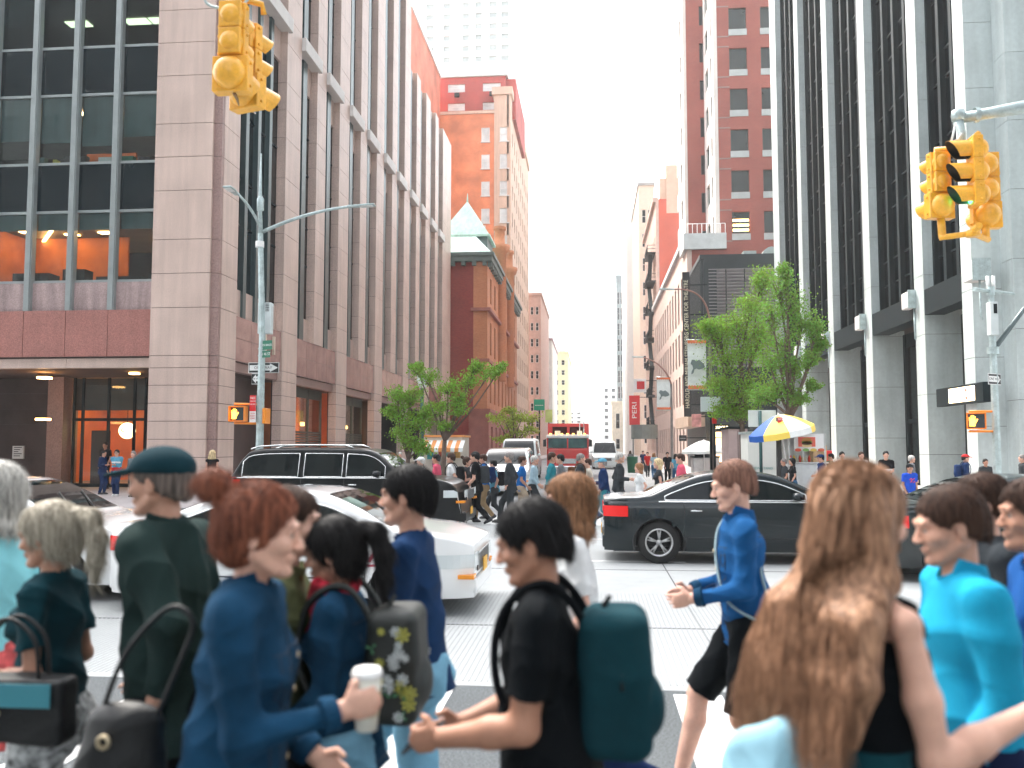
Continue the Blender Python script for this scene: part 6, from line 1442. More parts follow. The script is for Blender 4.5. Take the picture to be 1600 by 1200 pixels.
def skel(s, lean=4, fr=(.30, 0), fl=(-.30, .06), rh=None, lh=None, head=(0, 0), sw=1.0, turn=0):
    """s = height/1.75; fr/fl = (forward, lift) of right/left ankle; rh/lh = wrist targets rel. (x,y,z); local x forward, y left"""
    J = {}; up = .085
    za, hz_ = [], []
    for (x, l) in (fr, fl): hz_.append(up+l+math.sqrt(max(.845**2-x*x, .3)))
    hz = min(hz_+[.93]); J['hip'] = V3(0, 0, hz)
    Rl = rotm('Y', R(lean)); Rt = rotm('Z', R(turn))
    def T(x, y, z): return J['hip']+Rt @ (Rl @ V3(x, y, z))
    J['waist'] = T(.0, 0, .15); J['chest'] = T(0, 0, .36); J['nb'] = T(-.015, 0, .56); J['T'] = T; J['Rb'] = Rt @ Rl
    J['sr'] = T(-.01, -.172*sw, .487); J['sl'] = T(-.01, .172*sw, .487)
    for sd, y, (x, l) in (('r', -.088, fr), ('l', .088, fl)):
        h = J['hip']+V3(0, y, -.01); an = V3(x, y*.9, up+l); kn, an = ik(h, an, .435, .415, (1, 0, .05)); J['h'+sd], J['k'+sd], J['a'+sd] = h, kn, an
        J['lift'+sd] = l; J['fw'+sd] = x
    for sd, y, tg, pl in (('r', -1, rh, None), ('l', 1, lh, None)):
        sh = J['s'+sd]
        if tg is None: tg = (.10, .0, -.50)
        pole = (-1, y*.35, -.35) if len(tg) < 4 else tg[3]
        w = sh+V3(tg[0], tg[1]*1.0, tg[2]); e, w = ik(sh, w, .285, .25, pole); J['e'+sd], J['w'+sd] = e, w
    Hd = J['Rb'] @ rotm('Y', -R(lean)*.7) @ rotm('Z', R(head[0])) @ rotm('Y', R(head[1])); J['H'] = Hd; J['hc'] = J['nb']+V3(.02, 0, .135)+Hd @ V3(.01, 0, .0)*1
    return J
def HP(J, x, y, z): return J['hc']+J['H'] @ V3(x, y, z)
def hand(f, J, sd, grip='relax', k=.008, thumb_up=False, palm=None):
    w, e = J['w'+sd], J['e'+sd]; d = (w-e)/np.linalg.norm(w-e)
    pn = V3(0, 1 if sd == 'r' else -1, 0) if palm is None else np.array(palm, float)      # palm normal
    pn = pn-d*(pn @ d); pn /= np.linalg.norm(pn); sd_ = np.cross(d, pn)
    if sd_ @ V3(1, 0, .6) < 0: sd_ = -sd_                     # thumb side forwards / up
    pc = w+d*.05
    f.cone(w, pc+d*.035, .026, .030, k*2, flat=(pn, .55)); f.cone(pc+sd_*.022, pc+d*.035+sd_*.02, .018, .017, k*1.5, flat=(pn, .7)); f.cone(pc-sd_*.02, pc+d*.03-sd_*.022, .017, .015, k*1.5, flat=(pn, .7))
    curl = {'relax': (25, 30, 20), 'grip': (62, 65, 40), 'flat': (6, 8, 5), 'fist': (80, 90, 60)}[grip]
    for i, (off, L_) in enumerate(((.031, .070), (.010, .078), (-.011, .072), (-.030, .057))):
        p = pc+d*.040+sd_*off; dd = d.copy(); r0 = .0092-.0006*i; seg = (.45, .32, .25); nn = pn
        for j in range(3):
            a = R(curl[j]*(1+.10*(i-1.5)*(1 if grip != 'flat' else 0))); dd, nn = dd*math.cos(a)+nn*math.sin(a), nn*math.cos(a)-dd*math.sin(a)
            q = p+dd*L_*seg[j]; f.cone(p, q, r0-.0008*j, r0-.0008*(j+1), k*.35); p = q
    tp = w+d*.03+sd_*.024; a1 = tp+(d*.5+sd_*.75+pn*.35)*.040; a2 = a1+(d*.8+sd_*.15+pn*(.75 if grip in ('grip', 'fist') else .3))*.032
    f.cone(tp, a1, .014, .0115, k); f.cone(a1, a2, .011, .0088, k*.5)
    return pc, pn, d
def body(J, h, fem=False, grips=('relax', 'relax'), build=1.0, palms=(None, None), ct=0, cl=0, sl=0, leg=2, feet=False):
    pts = [v for k_, v in J.items() if isinstance(v, np.ndarray) and v.shape == (3,)]; lo = np.min(pts, 0)-.16; hi = np.max(pts, 0)+.20; lo[2] = 0
    f = Field(lo, hi, h); b = build; T = J['T']; Rb = J['Rb']; det = h < .008
    f.ell(J['hip']+V3(0, 0, .02), (.105*b-cl, (.165 if fem else .155)*b-cl, .11-cl), Rb, .03)
    for s in (-1, 1): f.ell(J['hip']+V3(-.045, s*.07, -.05), (.085*b-cl, .085*b-cl, .095-cl), None, .03)
    f.ell(T(.01*b, 0, .14), (.095*b-ct, (.118 if fem else .135)*b-ct, .14), Rb, .05)
    f.ell(T(.0, 0, .35), (.105*b-ct, (.140 if fem else .150)*b-ct, .18-ct), Rb, .05)
    f.cone(J['sr']*.8+J['sl']*.2, J['sl']*.8+J['sr']*.2, .058*b-ct, .058*b-ct, .04)
    if fem:
        for s in (-1, 1): f.ell(T(.085-ct, s*.07, .37), (.055-ct*.8, .058-ct*.8, .055-ct*.8), Rb, .03)
    nb = J['nb']; hd = HP(J, -.015, 0, -.05)
    for s in ('sr', 'sl'): f.cone(nb+V3(0, 0, -.03), J[s]+V3(0, 0, .01), .050-ct*.7, .045*b-ct, .03)
    f.cone(nb+V3(0, 0, -.06), hd, .056 if not fem else .047, .052 if not fem else .044, .02)
    H = J['H']; c = lambda x, y, z: HP(J, x, y, z)
    f.ell(c(-.012, 0, .035), (.098, .076, .088), H, .02); f.ell(c(.032, 0, -.012), (.062, .060, .080), H, .02)
    f.cone(c(.0, 0, -.06), c(.066, 0, -.088), .045, .026, .02); f.ell(c(.080, 0, -.094), (.018, .022, .014), H, .012)
    if det:
        for s in (-1, 1): f.cone(c(.090, s*.018, .0155), c(.082, s*.044, .0145), .0065, .0055, .004); f.cone(c(.089, s*.020, -.0015), c(.081, s*.043, .000), .0055, .005, .004)
    for s in (-1, 1):
        f.cone(c(-.005, s*.055, -.045), c(.05, s*.03, -.085), .020, .016, .02); f.ell(c(.062, s*.042, -.018), (.028, .024, .022), H, .015)
    f.cone(c(.088, -.035, .030), c(.088, .035, .030), .012, .012, .012)
    if det or h < .012:
        for s in (-1, 1): f.ell(c(.097, s*.032, .008), (.012, .018, .012), H, .006, sub=True)
    f.cone(c(.090, 0, .018), c(.112, 0, -.022), .007, .011, .010)
    if det:
        for s in (-1, 1): f.ell(c(.104, s*.011, -.026), (.011, .009, .008), H, .006); f.ell(c(.084, s*.0, -.052), (.018, .024, .006), H, .005)
        f.ell(c(.086, 0, -.063), (.016, .020, .007), H, .005); f.ell(c(.104, 0, -.0575), (.010, .022, .0018), H, 0, sub=True)
    for s in (-1, 1):
        f.ell(c(-.008, s*.078, -.005), (.019, .009, .031), H @ rotm('Z', s*.35), .006)
        if det: f.ell(c(-.002, s*.090, .0), (.010, .006, .017), H, 0, sub=True)
    for sd, s in (('r', -1), ('l', 1)):
        a, e, w = J['s'+sd], J['e'+sd], J['w'+sd]; m_ = b if not fem else .86*b
        c1 = ct; c2 = ct if sl >= .9 else ct*.25; c3 = ct*.5 if sl > 1.5 else 0
        f.cone(a, a*.45+e*.55, .054*m_-c1, .046*m_-c2, .03); f.cone(a*.45+e*.55, e, .046*m_-c2, .037*m_-c2*.7, .02); f.cone(e, e*.6+w*.4, .039*m_-c3, .037*m_-c3, .02); f.cone(e*.6+w*.4, w, .037*m_-c3, .024*m_, .02)
        hp = None
        if det or h < .015: J['hand'+sd] = hand(f, J, sd, grips[0 if sd == 'r' else 1], palm=palms[0 if sd == 'r' else 1], k=.008 if det else .01)
        else: d = (w-e)/np.linalg.norm(w-e); f.cone(w, w+d*.10, .03, .03, .01, flat=(V3(0, 1, 0), .6)); f.cone(w+d*.1, w+d*.16, .028, .018, .01, flat=(V3(0, 1, 0), .6))
        h_, k_, a_ = J['h'+sd], J['k'+sd], J['a'+sd]
        lc = cl if leg > 1.2 else 0
        f.cone(h_, h_*.5+k_*.5, .088*b-cl, .072*b-lc-cl*.3, .03); f.cone(h_*.5+k_*.5, k_, .072*b-lc-cl*.3, .054*b-lc, .03); f.cone(k_, k_*.68+a_*.32+V3(-.012, 0, 0), .055*b-lc, .056*b-lc, .02); f.cone(k_*.68+a_*.32+V3(-.012, 0, 0), a_, .056*b-lc, .036-lc*.6, .02)
        foot = foot_dir(J, sd)
        if feet: f.cone(a_+V3(0, 0, -.03), a_+foot*.16+V3(0, 0, -.05), .036, .026, .02, flat=(V3(0, 1, 0), 1.15))
    return f
def foot_dir(J, sd):
    l = J['lift'+sd]; a = 0
    if l > .03: a = -R(min(70, l*420)) if J['fw'+sd] < 0.02 else R(12)
    return V3(math.cos(a), 0, math.sin(a))
def limbs_cloth(f, J, b, top=None, bot=None, off=.014):
    """top: sleeve length 0..2 (1 elbow, 2 wrist) ; bot: leg length 0..2"""
    T = J['T']; Rb = J['Rb']
    if top is not None:
        f.ell(T(.01*b, 0, .15), (.105*b+off, .145*b+off, .17), Rb, .06); f.ell(T(0, 0, .35), (.110*b+off, .160*b+off, .19), Rb, .06)
        f.cone(J['sr']*.8+J['sl']*.2, J['sl']*.8+J['sr']*.2, .058*b+off, .058*b+off, .05)
        for s in ('sr', 'sl'): f.cone(J['nb']+V3(0, 0, -.035), J[s]+V3(0, 0, .005), .050+off, .046*b+off, .03)
        f.cone(T(0, 0, .16), T(-.012, 0, -.16), .142*b+off, .178*b+off, .05, flat=(Rb[:, 0], .80))
        for sd in ('r', 'l'):
            a, e, w = J['s'+sd], J['e'+sd], J['w'+sd]; u = min(top, 1); ee = a+(e-a)*u
            f.cone(a, ee, .054*b+off, (.054-.010*u)*b+off*(1.6 if top < 1 else 1.1), .025, cap=top < 1)
            if top > 1: f.cone(e, e+(w-e)*(top-1), .045*b+off, .034*b+off*.7, .02, cap=True)
    if bot is not None:
        f.ell(J['hip']+V3(-.01, 0, .0), (.118*b+off*.6, .165*b+off*.6, .13), None, .04)
        for s in (-1, 1): f.ell(J['hip']+V3(-.05, s*.07, -.05), (.088*b+off*.6,)*3, None, .03)
        for sd in ('r', 'l'):
            h_, k_, a_ = J['h'+sd], J['k'+sd], J['a'+sd]; u = min(bot, 1); kk = h_+(k_-h_)*u
            f.cone(h_, kk, .094*b+off*.7, (.094-.026*u)*b+off*(1 if bot > 1 else 1.3), .03, cap=bot <= 1)
            if bot > 1: f.cone(k_, k_+(a_+V3(0, 0, -.02)-k_)*(bot-1), .062*b+off, .050*b+off, .03, cap=True)
def bounds(J, m=.22):
    pts = [v for k_, v in J.items() if isinstance(v, np.ndarray) and v.shape == (3,)]; lo = np.min(pts, 0)-m; hi = np.max(pts, 0)+m; lo[2] = 0; return lo, hi
def skinm(n, c): return mat('skin_'+n, c, .5, var=.10, vs=14, sss=.12, spec=.35, bump=.10, bs=260, fine=.05, fs=90)
skins = {'fair': skinm('fair', (.62, .36, .27)), 'mid': skinm('mid', (.50, .27, .19)), 'tan': skinm('tan', (.40, .20, .13)), 'dark': skinm('dark', (.14, .07, .045))}
def cloth(n, c, **k): return mat('cloth_'+n, c, .85, var=k.get('var', .15), vs=k.get('vs', 7), spec=.08, sheen=.0, fine=k.get('fine', .08), fs=k.get('fs', 260), bump=k.get('bump', .25), bs=k.get('bs', 320))
def hairmat(n, c, c2=None):
    nm = 'hair_'+n
    if nm in MC: return MC[nm]
    m = mat(nm, c, .58, var=0, spec=.22); t = m.node_tree; p = t.nodes['Principled BSDF']; L = t.links.new; tc = N(t, 'ShaderNodeTexCoord'); mp = N(t, 'ShaderNodeMapping'); mp.inputs['Scale'].default_value = (55, 55, 5); L(tc.outputs['Object'], mp.inputs[0])
    n_ = N(t, 'ShaderNodeTexNoise'); n_.inputs['Scale'].default_value = 1.6; n_.inputs['Detail'].default_value = 4; L(mp.outputs[0], n_.inputs['Vector'])
    cr_ = N(t, 'ShaderNodeValToRGB'); cr_.color_ramp.elements[0].position = .32; cr_.color_ramp.elements[1].position = .68; cr_.color_ramp.elements[0].color = tuple(x*.4 for x in c)+(1,); cr_.color_ramp.elements[1].color = tuple(c2 or [min(1, x*1.7) for x in c])+(1,)
    L(n_.outputs['Fac'], cr_.inputs[0]); L(cr_.outputs[0], p.inputs['Base Color']); bp = N(t, 'ShaderNodeBump'); bp.inputs['Strength'].default_value = .6; bp.inputs['Distance'].default_value = .004; L(n_.outputs['Fac'], bp.inputs['Height']); L(bp.outputs[0], p.inputs['Normal']); return m
eyew = mat('eye_white', (.42, .36, .33), .15, var=0); irism = mat('eye_iris', (.03, .02, .015), .1, var=0); lipm = mat('lips', (.45, .13, .11), .45, var=0)
def hairdo(J, h, style, seed=0, capped=False):
    H = J['H']; c = lambda x, y, z: HP(J, x, y, z); lo, hi = J['hc']-.62, J['hc']+.28; 
    if style in ('short', 'crop', 'bun', 'cap'): lo = J['hc']-.26
    if style == 'long': lo = J['hc']-V3(.35, .35, .78)
    f = Field(lo, hi, h); th = {'short': .013, 'crop': .008, 'bun': .015, 'pony': .016, 'long': .022, 'bob': .022}[style]
    f.ell(c(-.018, 0, .042), (.100+th, .078+th, .088+th), H, .01); f.ell(c(-.045, 0, -.01), (.070+th, .072+th*.8, .075+th), H, .02)
    # clear the face
    F2 = Field.__new__(Field); 
    n = H @ V3(1, 0, -.62); n /= np.linalg.norm(n); f.cut(c(.062, 0, .03), n)
    if style in ('short', 'crop'):
        n = H @ V3(.55, 0, -1); f.cut(c(-.02, 0, -.022), n)
        for s in (-1, 1): f.ell(c(.004, s*.092, -.012), (.030, .030, .040), H, 0, sub=True)
    if style in ('long', 'bob'):
        zt = -.62 if style == 'long' else -.17
        k_ = 9 if style == 'long' else 5
        for s in np.linspace(-1, 1, k_):
            a0 = c(-.07+.03*abs(s), s*.075, .02); a1 = c(-.085+.03*abs(s), s*.095, -.12)
            if style == 'long':
                a2 = J['nb']+J['Rb'] @ V3(-.12+.03*abs(s), s*.15, -.08); a3 = J['nb']+J['Rb'] @ V3(-.15+.03*abs(s), s*.18, -.19); a4 = J['nb']+J['Rb'] @ V3(-.13, s*.17, -.29-.03*math.cos(s*5+seed))
                f.cone(a0, a1, .035, .040, .02); f.cone(a1, a2, .040, .042, .02); f.cone(a2, a3, .042, .040, .02); f.cone(a3, a4, .040, .016, .02)
            else: f.cone(a0, a1, .034, .035, .02); f.cone(a1, c(-.06+.03*abs(s), s*.085, -.16), .035, .02, .02)
    if style == 'bun': f.ell(c(-.142, 0, .118), (.050, .052, .046), H, .006); f.ell(c(-.105, 0, .085), (.03, .03, .03), H, .02)
    if style == 'pony':
        f.ell(c(-.115, 0, .07), (.035, .03, .03), H, .015); pts = [c(-.13, 0, .075), c(-.175, 0, .05), c(-.19, 0, -.03), c(-.175, 0, -.12), c(-.165, .01, -.2)]
        for a, b, ra, rb in zip(pts, pts[1:], (.026, .036, .036, .030), (.036, .036, .030, .010)): f.cone(a, b, ra, rb, .015)
    if capped: f.cut(c(0, 0, .050), H @ V3(0, 0, 1))
    def dsp(V, Nn):
        q = (V-J['hc']) @ H; ang = np.arctan2(q[:, 1], -q[:, 0]+.02); w = ang+.12*np.sin(q[:, 2]*16+seed)
        return .0016*np.sin(w*19)+.0012*np.sin(w*37+q[:, 2]*20)
    return f.mesh(1, dsp)
def strands(J, n, pts_fn, m, parent, r0=.0022, seed=1, name='hair_strands'):
    rr_ = random.Random(seed); vs, fs = [], []
    for i in range(n):
        P = pts_fn(rr_); k = len(P); b0 = len(vs)
        for j, p in enumerate(P):
            r_ = r0*(1-.8*j/(k-1)); vs += [(p[0]+r_, p[1], p[2]), (p[0]-r_*.5, p[1]+r_*.87, p[2]), (p[0]-r_*.5, p[1]-r_*.87, p[2])]
        for j in range(k-1):
            for q in range(3): fs.append((b0+j*3+q, b0+j*3+(q+1) % 3, b0+(j+1)*3+(q+1) % 3, b0+(j+1)*3+q))
    me = bpy.data.meshes.new(name); me.from_pydata(vs, [], fs); me.update(); me.polygons.foreach_set('use_smooth', np.ones(len(fs), bool)); return mesh_obj(name, me, m, parent)
def fuzz(J, ho, m, n, L, seed, lift=.004, r0=.0012, bunc=None):
    me = ho.data; rg = np.random.RandomState(seed); V = np.empty(len(me.vertices)*3); me.vertices.foreach_get('co', V); V = V.reshape(-1, 3); Nn = np.empty(len(V)*3); me.vertices.foreach_get('normal', Nn); Nn = Nn.reshape(-1, 3)
    idx = rg.randint(0, len(V), n); vs, fs = [], []; H = J['H']; top = HP(J, -.02, 0, .14); k = 7
    for i in idx:
        p = V[i].copy(); nn = Nn[i]
        d = V3(0, 0, -1.0)+(p-top)*V3(1, 1, 0)*2.2+H @ V3(-.35, 0, 0)+rg.randn(3)*.08
        if bunc is not None and np.linalg.norm(p-bunc) < .062: d = np.cross(nn, V3(.2, 1, .3))+rg.randn(3)*.15
        elif bunc is not None: d = (bunc-p)/np.linalg.norm(bunc-p)+rg.randn(3)*.07
        d = d-nn*(d @ nn); d /= max(np.linalg.norm(d), 1e-6); b0 = len(vs); ln = L*rg.uniform(.5, 1.2); cv = rg.randn(3)*.15; lf = lift*rg.uniform(.2, 1.6)
        for j in range(k):
            t = j/(k-1); q = p+d*ln*t+nn*(.0012+lf*t*t)+cv*ln*t*t*.5-V3(0, 0, 1)*ln*t*t*.12; r_ = r0*(1-.75*t); vs += [tuple(q+nn*r_), tuple(q+np.cross(nn, d)*r_), tuple(q-np.cross(nn, d)*r_)]
        for j in range(k-1):
            for q in range(3): fs.append((b0+j*3+q, b0+j*3+(q+1) % 3, b0+(j+1)*3+(q+1) % 3, b0+(j+1)*3+q))
    me = bpy.data.meshes.new('hair_strands'); me.from_pydata(vs, [], fs); me.update(); return mesh_obj('hair_strands', me, m, ho)
def person(label, loc, face, Ht=1.75, ztop=None, h=.0055, fem=False, build=1.0, skin='fair', hair='short', hairc=('brown', (.06, .035, .02)), top=None, sleeve=.6, bot=None, leg=2, shoes=(.03, .03, .035), group=None, grips=('relax', 'relax'), palms=(None, None), jacket=False, hem=-.10, skirt=None, extra=None, cap=None, pose={}, wr=1.0, tank=False, seed=0, collar=None, waist=.11):
    if ztop is not None: sc = (ztop-loc[2])/(skel(1, sw=1, **pose)['hc'][2]+(.145 if hair or cap else .128))
    else: sc = Ht/1.75
    t = thing('person', label, 'person', loc, R(face), group, world=False); t.scale = (sc, sc, sc)
    J = skel(sc, sw=(.92 if fem else 1.0)*(1+(build-1)*.6), **pose); det = h < .008
    f = body(J, h, fem, grips, build, palms, ct=.022 if top is not None else 0, cl=.022 if bot is not None else 0, sl=sleeve if top is not None else 0, leg=leg if not skirt else 1, feet=not shoes); bo = to_obj('body', f.mesh(1), skins[skin], t)
    if det:
        for s in (-1, 1):
            mb = MB(); ce = HP(J, .080, s*.031, .008); Hm = Matrix(J['H'].tolist()); mb.lathe([(.0118*math.sin(math.pi*i/8), .0118*math.cos(math.pi*i/8)) for i in range(9)], tuple(ce), Hm @ Matrix.Rotation(math.pi/2, 3, 'Y'), 12); e_ = mb.build('eye', eyew, bo)
            mb = MB(); mb.lathe([(0, .0128), (.0050, .0118), (.0068, .0100)], tuple(ce), Hm @ Matrix.Rotation(math.pi/2, 3, 'Y'), 12); mb.build('iris', irism, e_)
    hm = hairmat(*hairc)
    if hair:
        ho = to_obj('hair', hairdo(J, h*.95 if det else h, hair, seed, cap is not None), hm, t)
        if det:
            if hair != 'long' and cap is None: fuzz(J, ho, hm, 3000, {'crop': .012, 'short': .032, 'bob': .07, 'pony': .06, 'bun': .045}[hair], seed, bunc=HP(J, -.142, 0, .118) if hair == 'bun' else None, lift=.001 if hair == 'bun' else .003)
            bf = Field(HP(J, .09, 0, .03)-.08, HP(J, .09, 0, .03)+.08, .004)
            for s in (-1, 1): bf.cone(HP(J, .101, s*.016, .030), HP(J, .088, s*.047, .032), .0045, .0035, .002)
            to_obj('eyebrows', bf.mesh(1), hm, ho)
    hc = h*1.25 if det else h*1.05
    if bot is not None:
        lo, hi = bounds(J); hi[2] = J['hip'][2]+.2; f = Field(lo, hi, hc)
        if skirt:
            hp = J['hip']; f.cone(hp+V3(0, 0, .02), (J['kr']+J['kl'])/2*skirt+hp*(1-skirt), .165*build, .19*build, .05, flat=(V3(1, 0, 0), .82)); f.ell(hp, (.13*build, .17*build, .12), None, .04); f.cut(hp+(V3(0, 0, -.43)*skirt), (0, 0, -1))
            f.cut(hp+V3(0, 0, .12), (0, 0, 1))
        else:
            limbs_cloth(f, J, build*(.97 if fem else 1), bot=leg, off=.014 if leg > 1.2 else .02); (f.cone(J['hip']+V3(0,0,.03), J['T'](0,0,waist+.05), .172*build, .150*build, .04, flat=(V3(1,0,0), .78)) if waist > .12 else None); f.cut(J['hip']+V3(0, 0, waist), (0, 0, 1))
            if leg <= 1.2:
                for sd in ('r', 'l'): pass
        to_obj('skirt' if skirt else ('trousers' if leg > 1.2 else 'shorts'), f.mesh(1, wrinkle(.009*wr if det else .005, 1, seed+1)), bot, t)
    if top is not None:
        lo, hi = bounds(J); lo[2] = J['hip'][2]-.25; hi[2] = J['nb'][2]+.12; f = Field(lo, hi, hc)
        limbs_cloth(f, J, build*(.93 if fem else 1), top=sleeve, off=.020 if jacket else .012)
        if fem:
            for s in (-1, 1): f.ell(J['T'](.082, s*.07, .365), (.066, .072, .070), J['Rb'], .04)
        n = J['Rb'] @ V3(0, 0, -1); f.cut(J['T'](0, 0, hem), n)
        f.cut(J['T'](0, 0, .62 if not tank else .535), J['Rb'] @ V3(-.25, 0, 1))
        for sd in ('r', 'l'):          # clean cuffs
            a, e, w = J['s'+sd], J['e'+sd], J['w'+sd]
        if tank:
            for sd in ('r', 'l'): f.ell(J['s'+sd]+V3(0, (-1 if sd == 'r' else 1)*.03, .02), (.09, .075, .12), None, 0, sub=True)
        # neck opening
        f.cone(J['nb']+V3(.01, 0, -.02), J['nb']+V3(.02, 0, .12), .056 if not tank else .09, .075, 0, sub=True)
        tp = to_obj('jacket' if jacket else 'shirt', f.mesh(1, wrinkle((.013 if jacket else .010)*wr if det else .006, 1, seed+2)), top, t)
        if collar:
            f = Field(J['nb']-.16, J['nb']+.16, .006 if det else h); f.cone(J['nb']+V3(.0, 0, -.035), J['nb']+V3(.012, 0, .035), .082, .076, .01); f.cone(J['nb']+V3(.0, 0, -.1), J['nb']+V3(.02, 0, .12), .066, .066, 0, sub=True); f.cut(J['nb']+V3(0, 0, .035), (-.3, 0, 1)); f.cut(J['nb']+V3(.05, 0, 0), (1, 0, .4))
            to_obj('collar', f.mesh(1), top, tp)
    if shoes:
        for sd in ('r', 'l'):
            a = J['a'+sd]; d = foot_dir(J, sd); u = V3(-d[2], 0, d[0]); f = Field(np.minimum(a, a+d*.2)-.14, np.maximum(a, a+d*.2)+.14, max(h, .007))
            f.cone(a-u*.045-d*.025, a-u*.048+d*.09, .046, .042, .02); f.cone(a-u*.048+d*.09, a-u*.058+d*.15, .042, .030, .02, flat=(V3(0, 1, 0), 1.2)); f.cone(a+u*.02, a-u*.04, .046, .046, .02); f.cut(a-u*.083, -u); f.cut(a+u*.03, u)
            so = to_obj('shoe', f.mesh(1), mat('shoe_%d_%d_%d' % tuple(int(q*100) for q in shoes), shoes, .5, var=.1), t)
            if det:
                mb = MB(); M_ = Matrix.Translation(tuple(a-u*.082+d*.055)) @ Matrix([[d[0], 0, u[0], 0], [0, 1, 0, 0], [d[2], 0, u[2], 0], [0, 0, 0, 1]]); mb.obox(M_, .262, .082, .022); bevel(mb.build('sole', mat('shoe_sole', (.30,.29,.27), .7), so), .012, 3)
    if cap is not None:
        cm, brim = cap; f = Field(J['hc']-.25, J['hc']+.25, h if not det else .005); H = J['H']
        f.ell(HP(J, -.012, 0, .055), (.118, .095, .080), H, .0); f.cut(HP(J, 0, 0, .040), H @ V3(.05, 0, -1))
        if brim: f.ell(HP(J, .125*brim, 0, .046), (.078, .078, .012), H @ rotm('Y', .15), .008)
        to_obj('cap', f.mesh(1), cm, t)
    if extra: extra(t, J, sc)
    return t, J
def bag(t, J, m, c, r, k=.0, strap=None, name='backpack', h=.007, pocket=True, sm=None):
    f = Field(np.array(c)-np.array(r)-.08, np.array(c)+np.array(r)+.08, h); c = np.array(c, float); r = np.array(r, float)
    X, Y, Z = np.meshgrid(*f.ax, indexing='ij', sparse=True); rd = min(r)*.55
    q = [np.abs(X-c[0])-r[0]+rd, np.abs(Y-c[1])-r[1]+rd, np.abs(Z-c[2])-r[2]+rd]
    d = np.sqrt(np.maximum(q[0], 0)**2+np.maximum(q[1], 0)**2+np.maximum(q[2], 0)**2)+np.minimum(np.maximum(np.maximum(q[0], q[1]), q[2]), 0)-rd
    f.F = d.astype(np.float32)
    if pocket: f.ell(c+V3(-r[0]*.8, 0, -r[2]*.35), (r[0]*.6, r[1]*.75, r[2]*.45), None, .015)
    o = to_obj(name, f.mesh(1, wrinkle(.004, .8, 5)), m, t)
    if strap is not None:
        mb = MB()
        for P in strap: mb.tube(sm3(P, 5 if h < .01 else 2), .013, 8)
        mb.build('strap', sm or m, o)
    return o

from mathutils.bvhtree import BVHTree
def seams(o, J, lines, r=.0022, m=None, name='seam'):
    me = o.data; bv = BVHTree.FromPolygons([v.co[:] for v in me.vertices], [p.vertices[:] for p in me.polygons]); T = J['T']; mb = MB(); ok = False
    for (pts, cen) in lines:
        P = []
        for p in pts:
            a = Vector(tuple(T(*p))); c_ = Vector(tuple(T(*(cen if cen is not None else (0, 0, p[2]))))); d = (c_-a).normalized(); hit = bv.ray_cast(a, d)
            if hit[0] is not None: P.append(hit[0]-d*.0005)
            else:
                if len(P) > 2: mb.tube(P, r, 4); ok = True
                P = []
        if len(P) > 2: mb.tube(P, r, 4); ok = True
    if ok: mb.build(name, m or blackc, o, world=False)
def arc(z, a0, a1, rad=.32, n=22): return [(rad*math.cos(R(a0+(a1-a0)*i/n)), rad*math.sin(R(a0+(a1-a0)*i/n)), z) for i in range(n+1)]
def vert(a, z0, z1, rad=.32, n=12): return [(rad*math.cos(R(a)), rad*math.sin(R(a)), z0+(z1-z0)*i/n) for i in range(n+1)]
# ================================================================ THE WALKERS NEAR THE CAMERA
def at(px, Y): return (onY(px, 760, Y).x, Y, 0)
def zt(px, py, Y): return onY(px, py, Y).z
denim = cloth('blue_denim', (.007,.040,.085), var=.45, vs=5, fs=420, fine=.25, bump=.5, bs=420); denim_l = cloth('light_denim', (.16,.34,.46), fs=420, fine=.2)
denim_d = cloth('dark_denim', (.010,.022,.07), fs=420, fine=.2); blackc = cloth('black_cotton', (.004,.0055,.007)); teal_d = cloth('dark_teal', (.005,.032,.042))
leather = mat('black_leather', (.006,.007,.008), .5, var=.15, bump=.2, bs=120, spec=.3)
thread = mat('seam_thread', (.35,.22,.08), .7, var=0); btn = mat('metal_button', (.55,.45,.3), .3, metal=.8, var=0)
def jacket_details(t, J, col=denim, cuffs=True):
    jk = [c for c in kids(t) if c.name.startswith('jacket')][0]; T = J['T']
    for sd in ('r', 'l'):
        e, w = J['e'+sd], J['w'+sd]; d = (w-e)/np.linalg.norm(w-e)
        if cuffs: f = Field(w-.12, w+.12, .006); f.cone(e+(w-e)*.80, e+(w-e)*.98, .050, .044, 0, cap=True); f.cut(e+(w-e)*.80, -d); to_obj('cuff', f.mesh(1), col, jk)
    L_ = [(arc(-.06, 0, 360, .4, 40), None), (arc(.40, -52, 52), None), (arc(.44, 128, 232), None)]+[(vert(a, -.05, .40), None) for a in (-42, -22, 22, 42, 150, 210)]+[(vert(2, -.10, .5), None)]
    for s in (-1, 1): L_.append(([(.32*math.cos(R(s*a)), .32*math.sin(R(s*a)), z) for a, z in ((24,.36),(24,.33),(32,.305),(41,.33),(41,.36),(24,.36))], None))
    seams(jk, J, L_, .0024, mat('seam_dark', (.012,.03,.06), .8, var=0), 'seam')  # thin dark lines drawn along the seams
    for k in range(5):
        mb = MB(); p = T(.135, .012, .02+k*.09); mb.lathe([(0,.004),(.008,.003),(.009,0)], tuple(p), Matrix(J['Rb'].tolist()) @ Matrix.Rotation(math.pi/2, 3, 'Y'), 10); mb.build('button', btn, jk)
def strap_pts(J, sd, x0=-.11, zt_=.50):
    y = -.085 if sd == 'r' else .085; T = J['T']; return [T(-.15, y, .10), T(-.155, y, .40), T(-.09, y*1.05, .555), T(-.01, y*1.1, .585), T(.08, y*1.15, .53), T(.125, y*1.2, .42), T(.12, y*1.35, .28), T(.04, y*1.75, .16), T(-.1, y*1.4, .12)]
def phone(t, J, sd='r'):
    pc, pn, d = J['hand'+sd]; o = thing('mobile_phone', 'black mobile phone held by the black shirted man with the backpack', 'phone', (0,0,0), world=False); BASE[o.name] = None
    return o
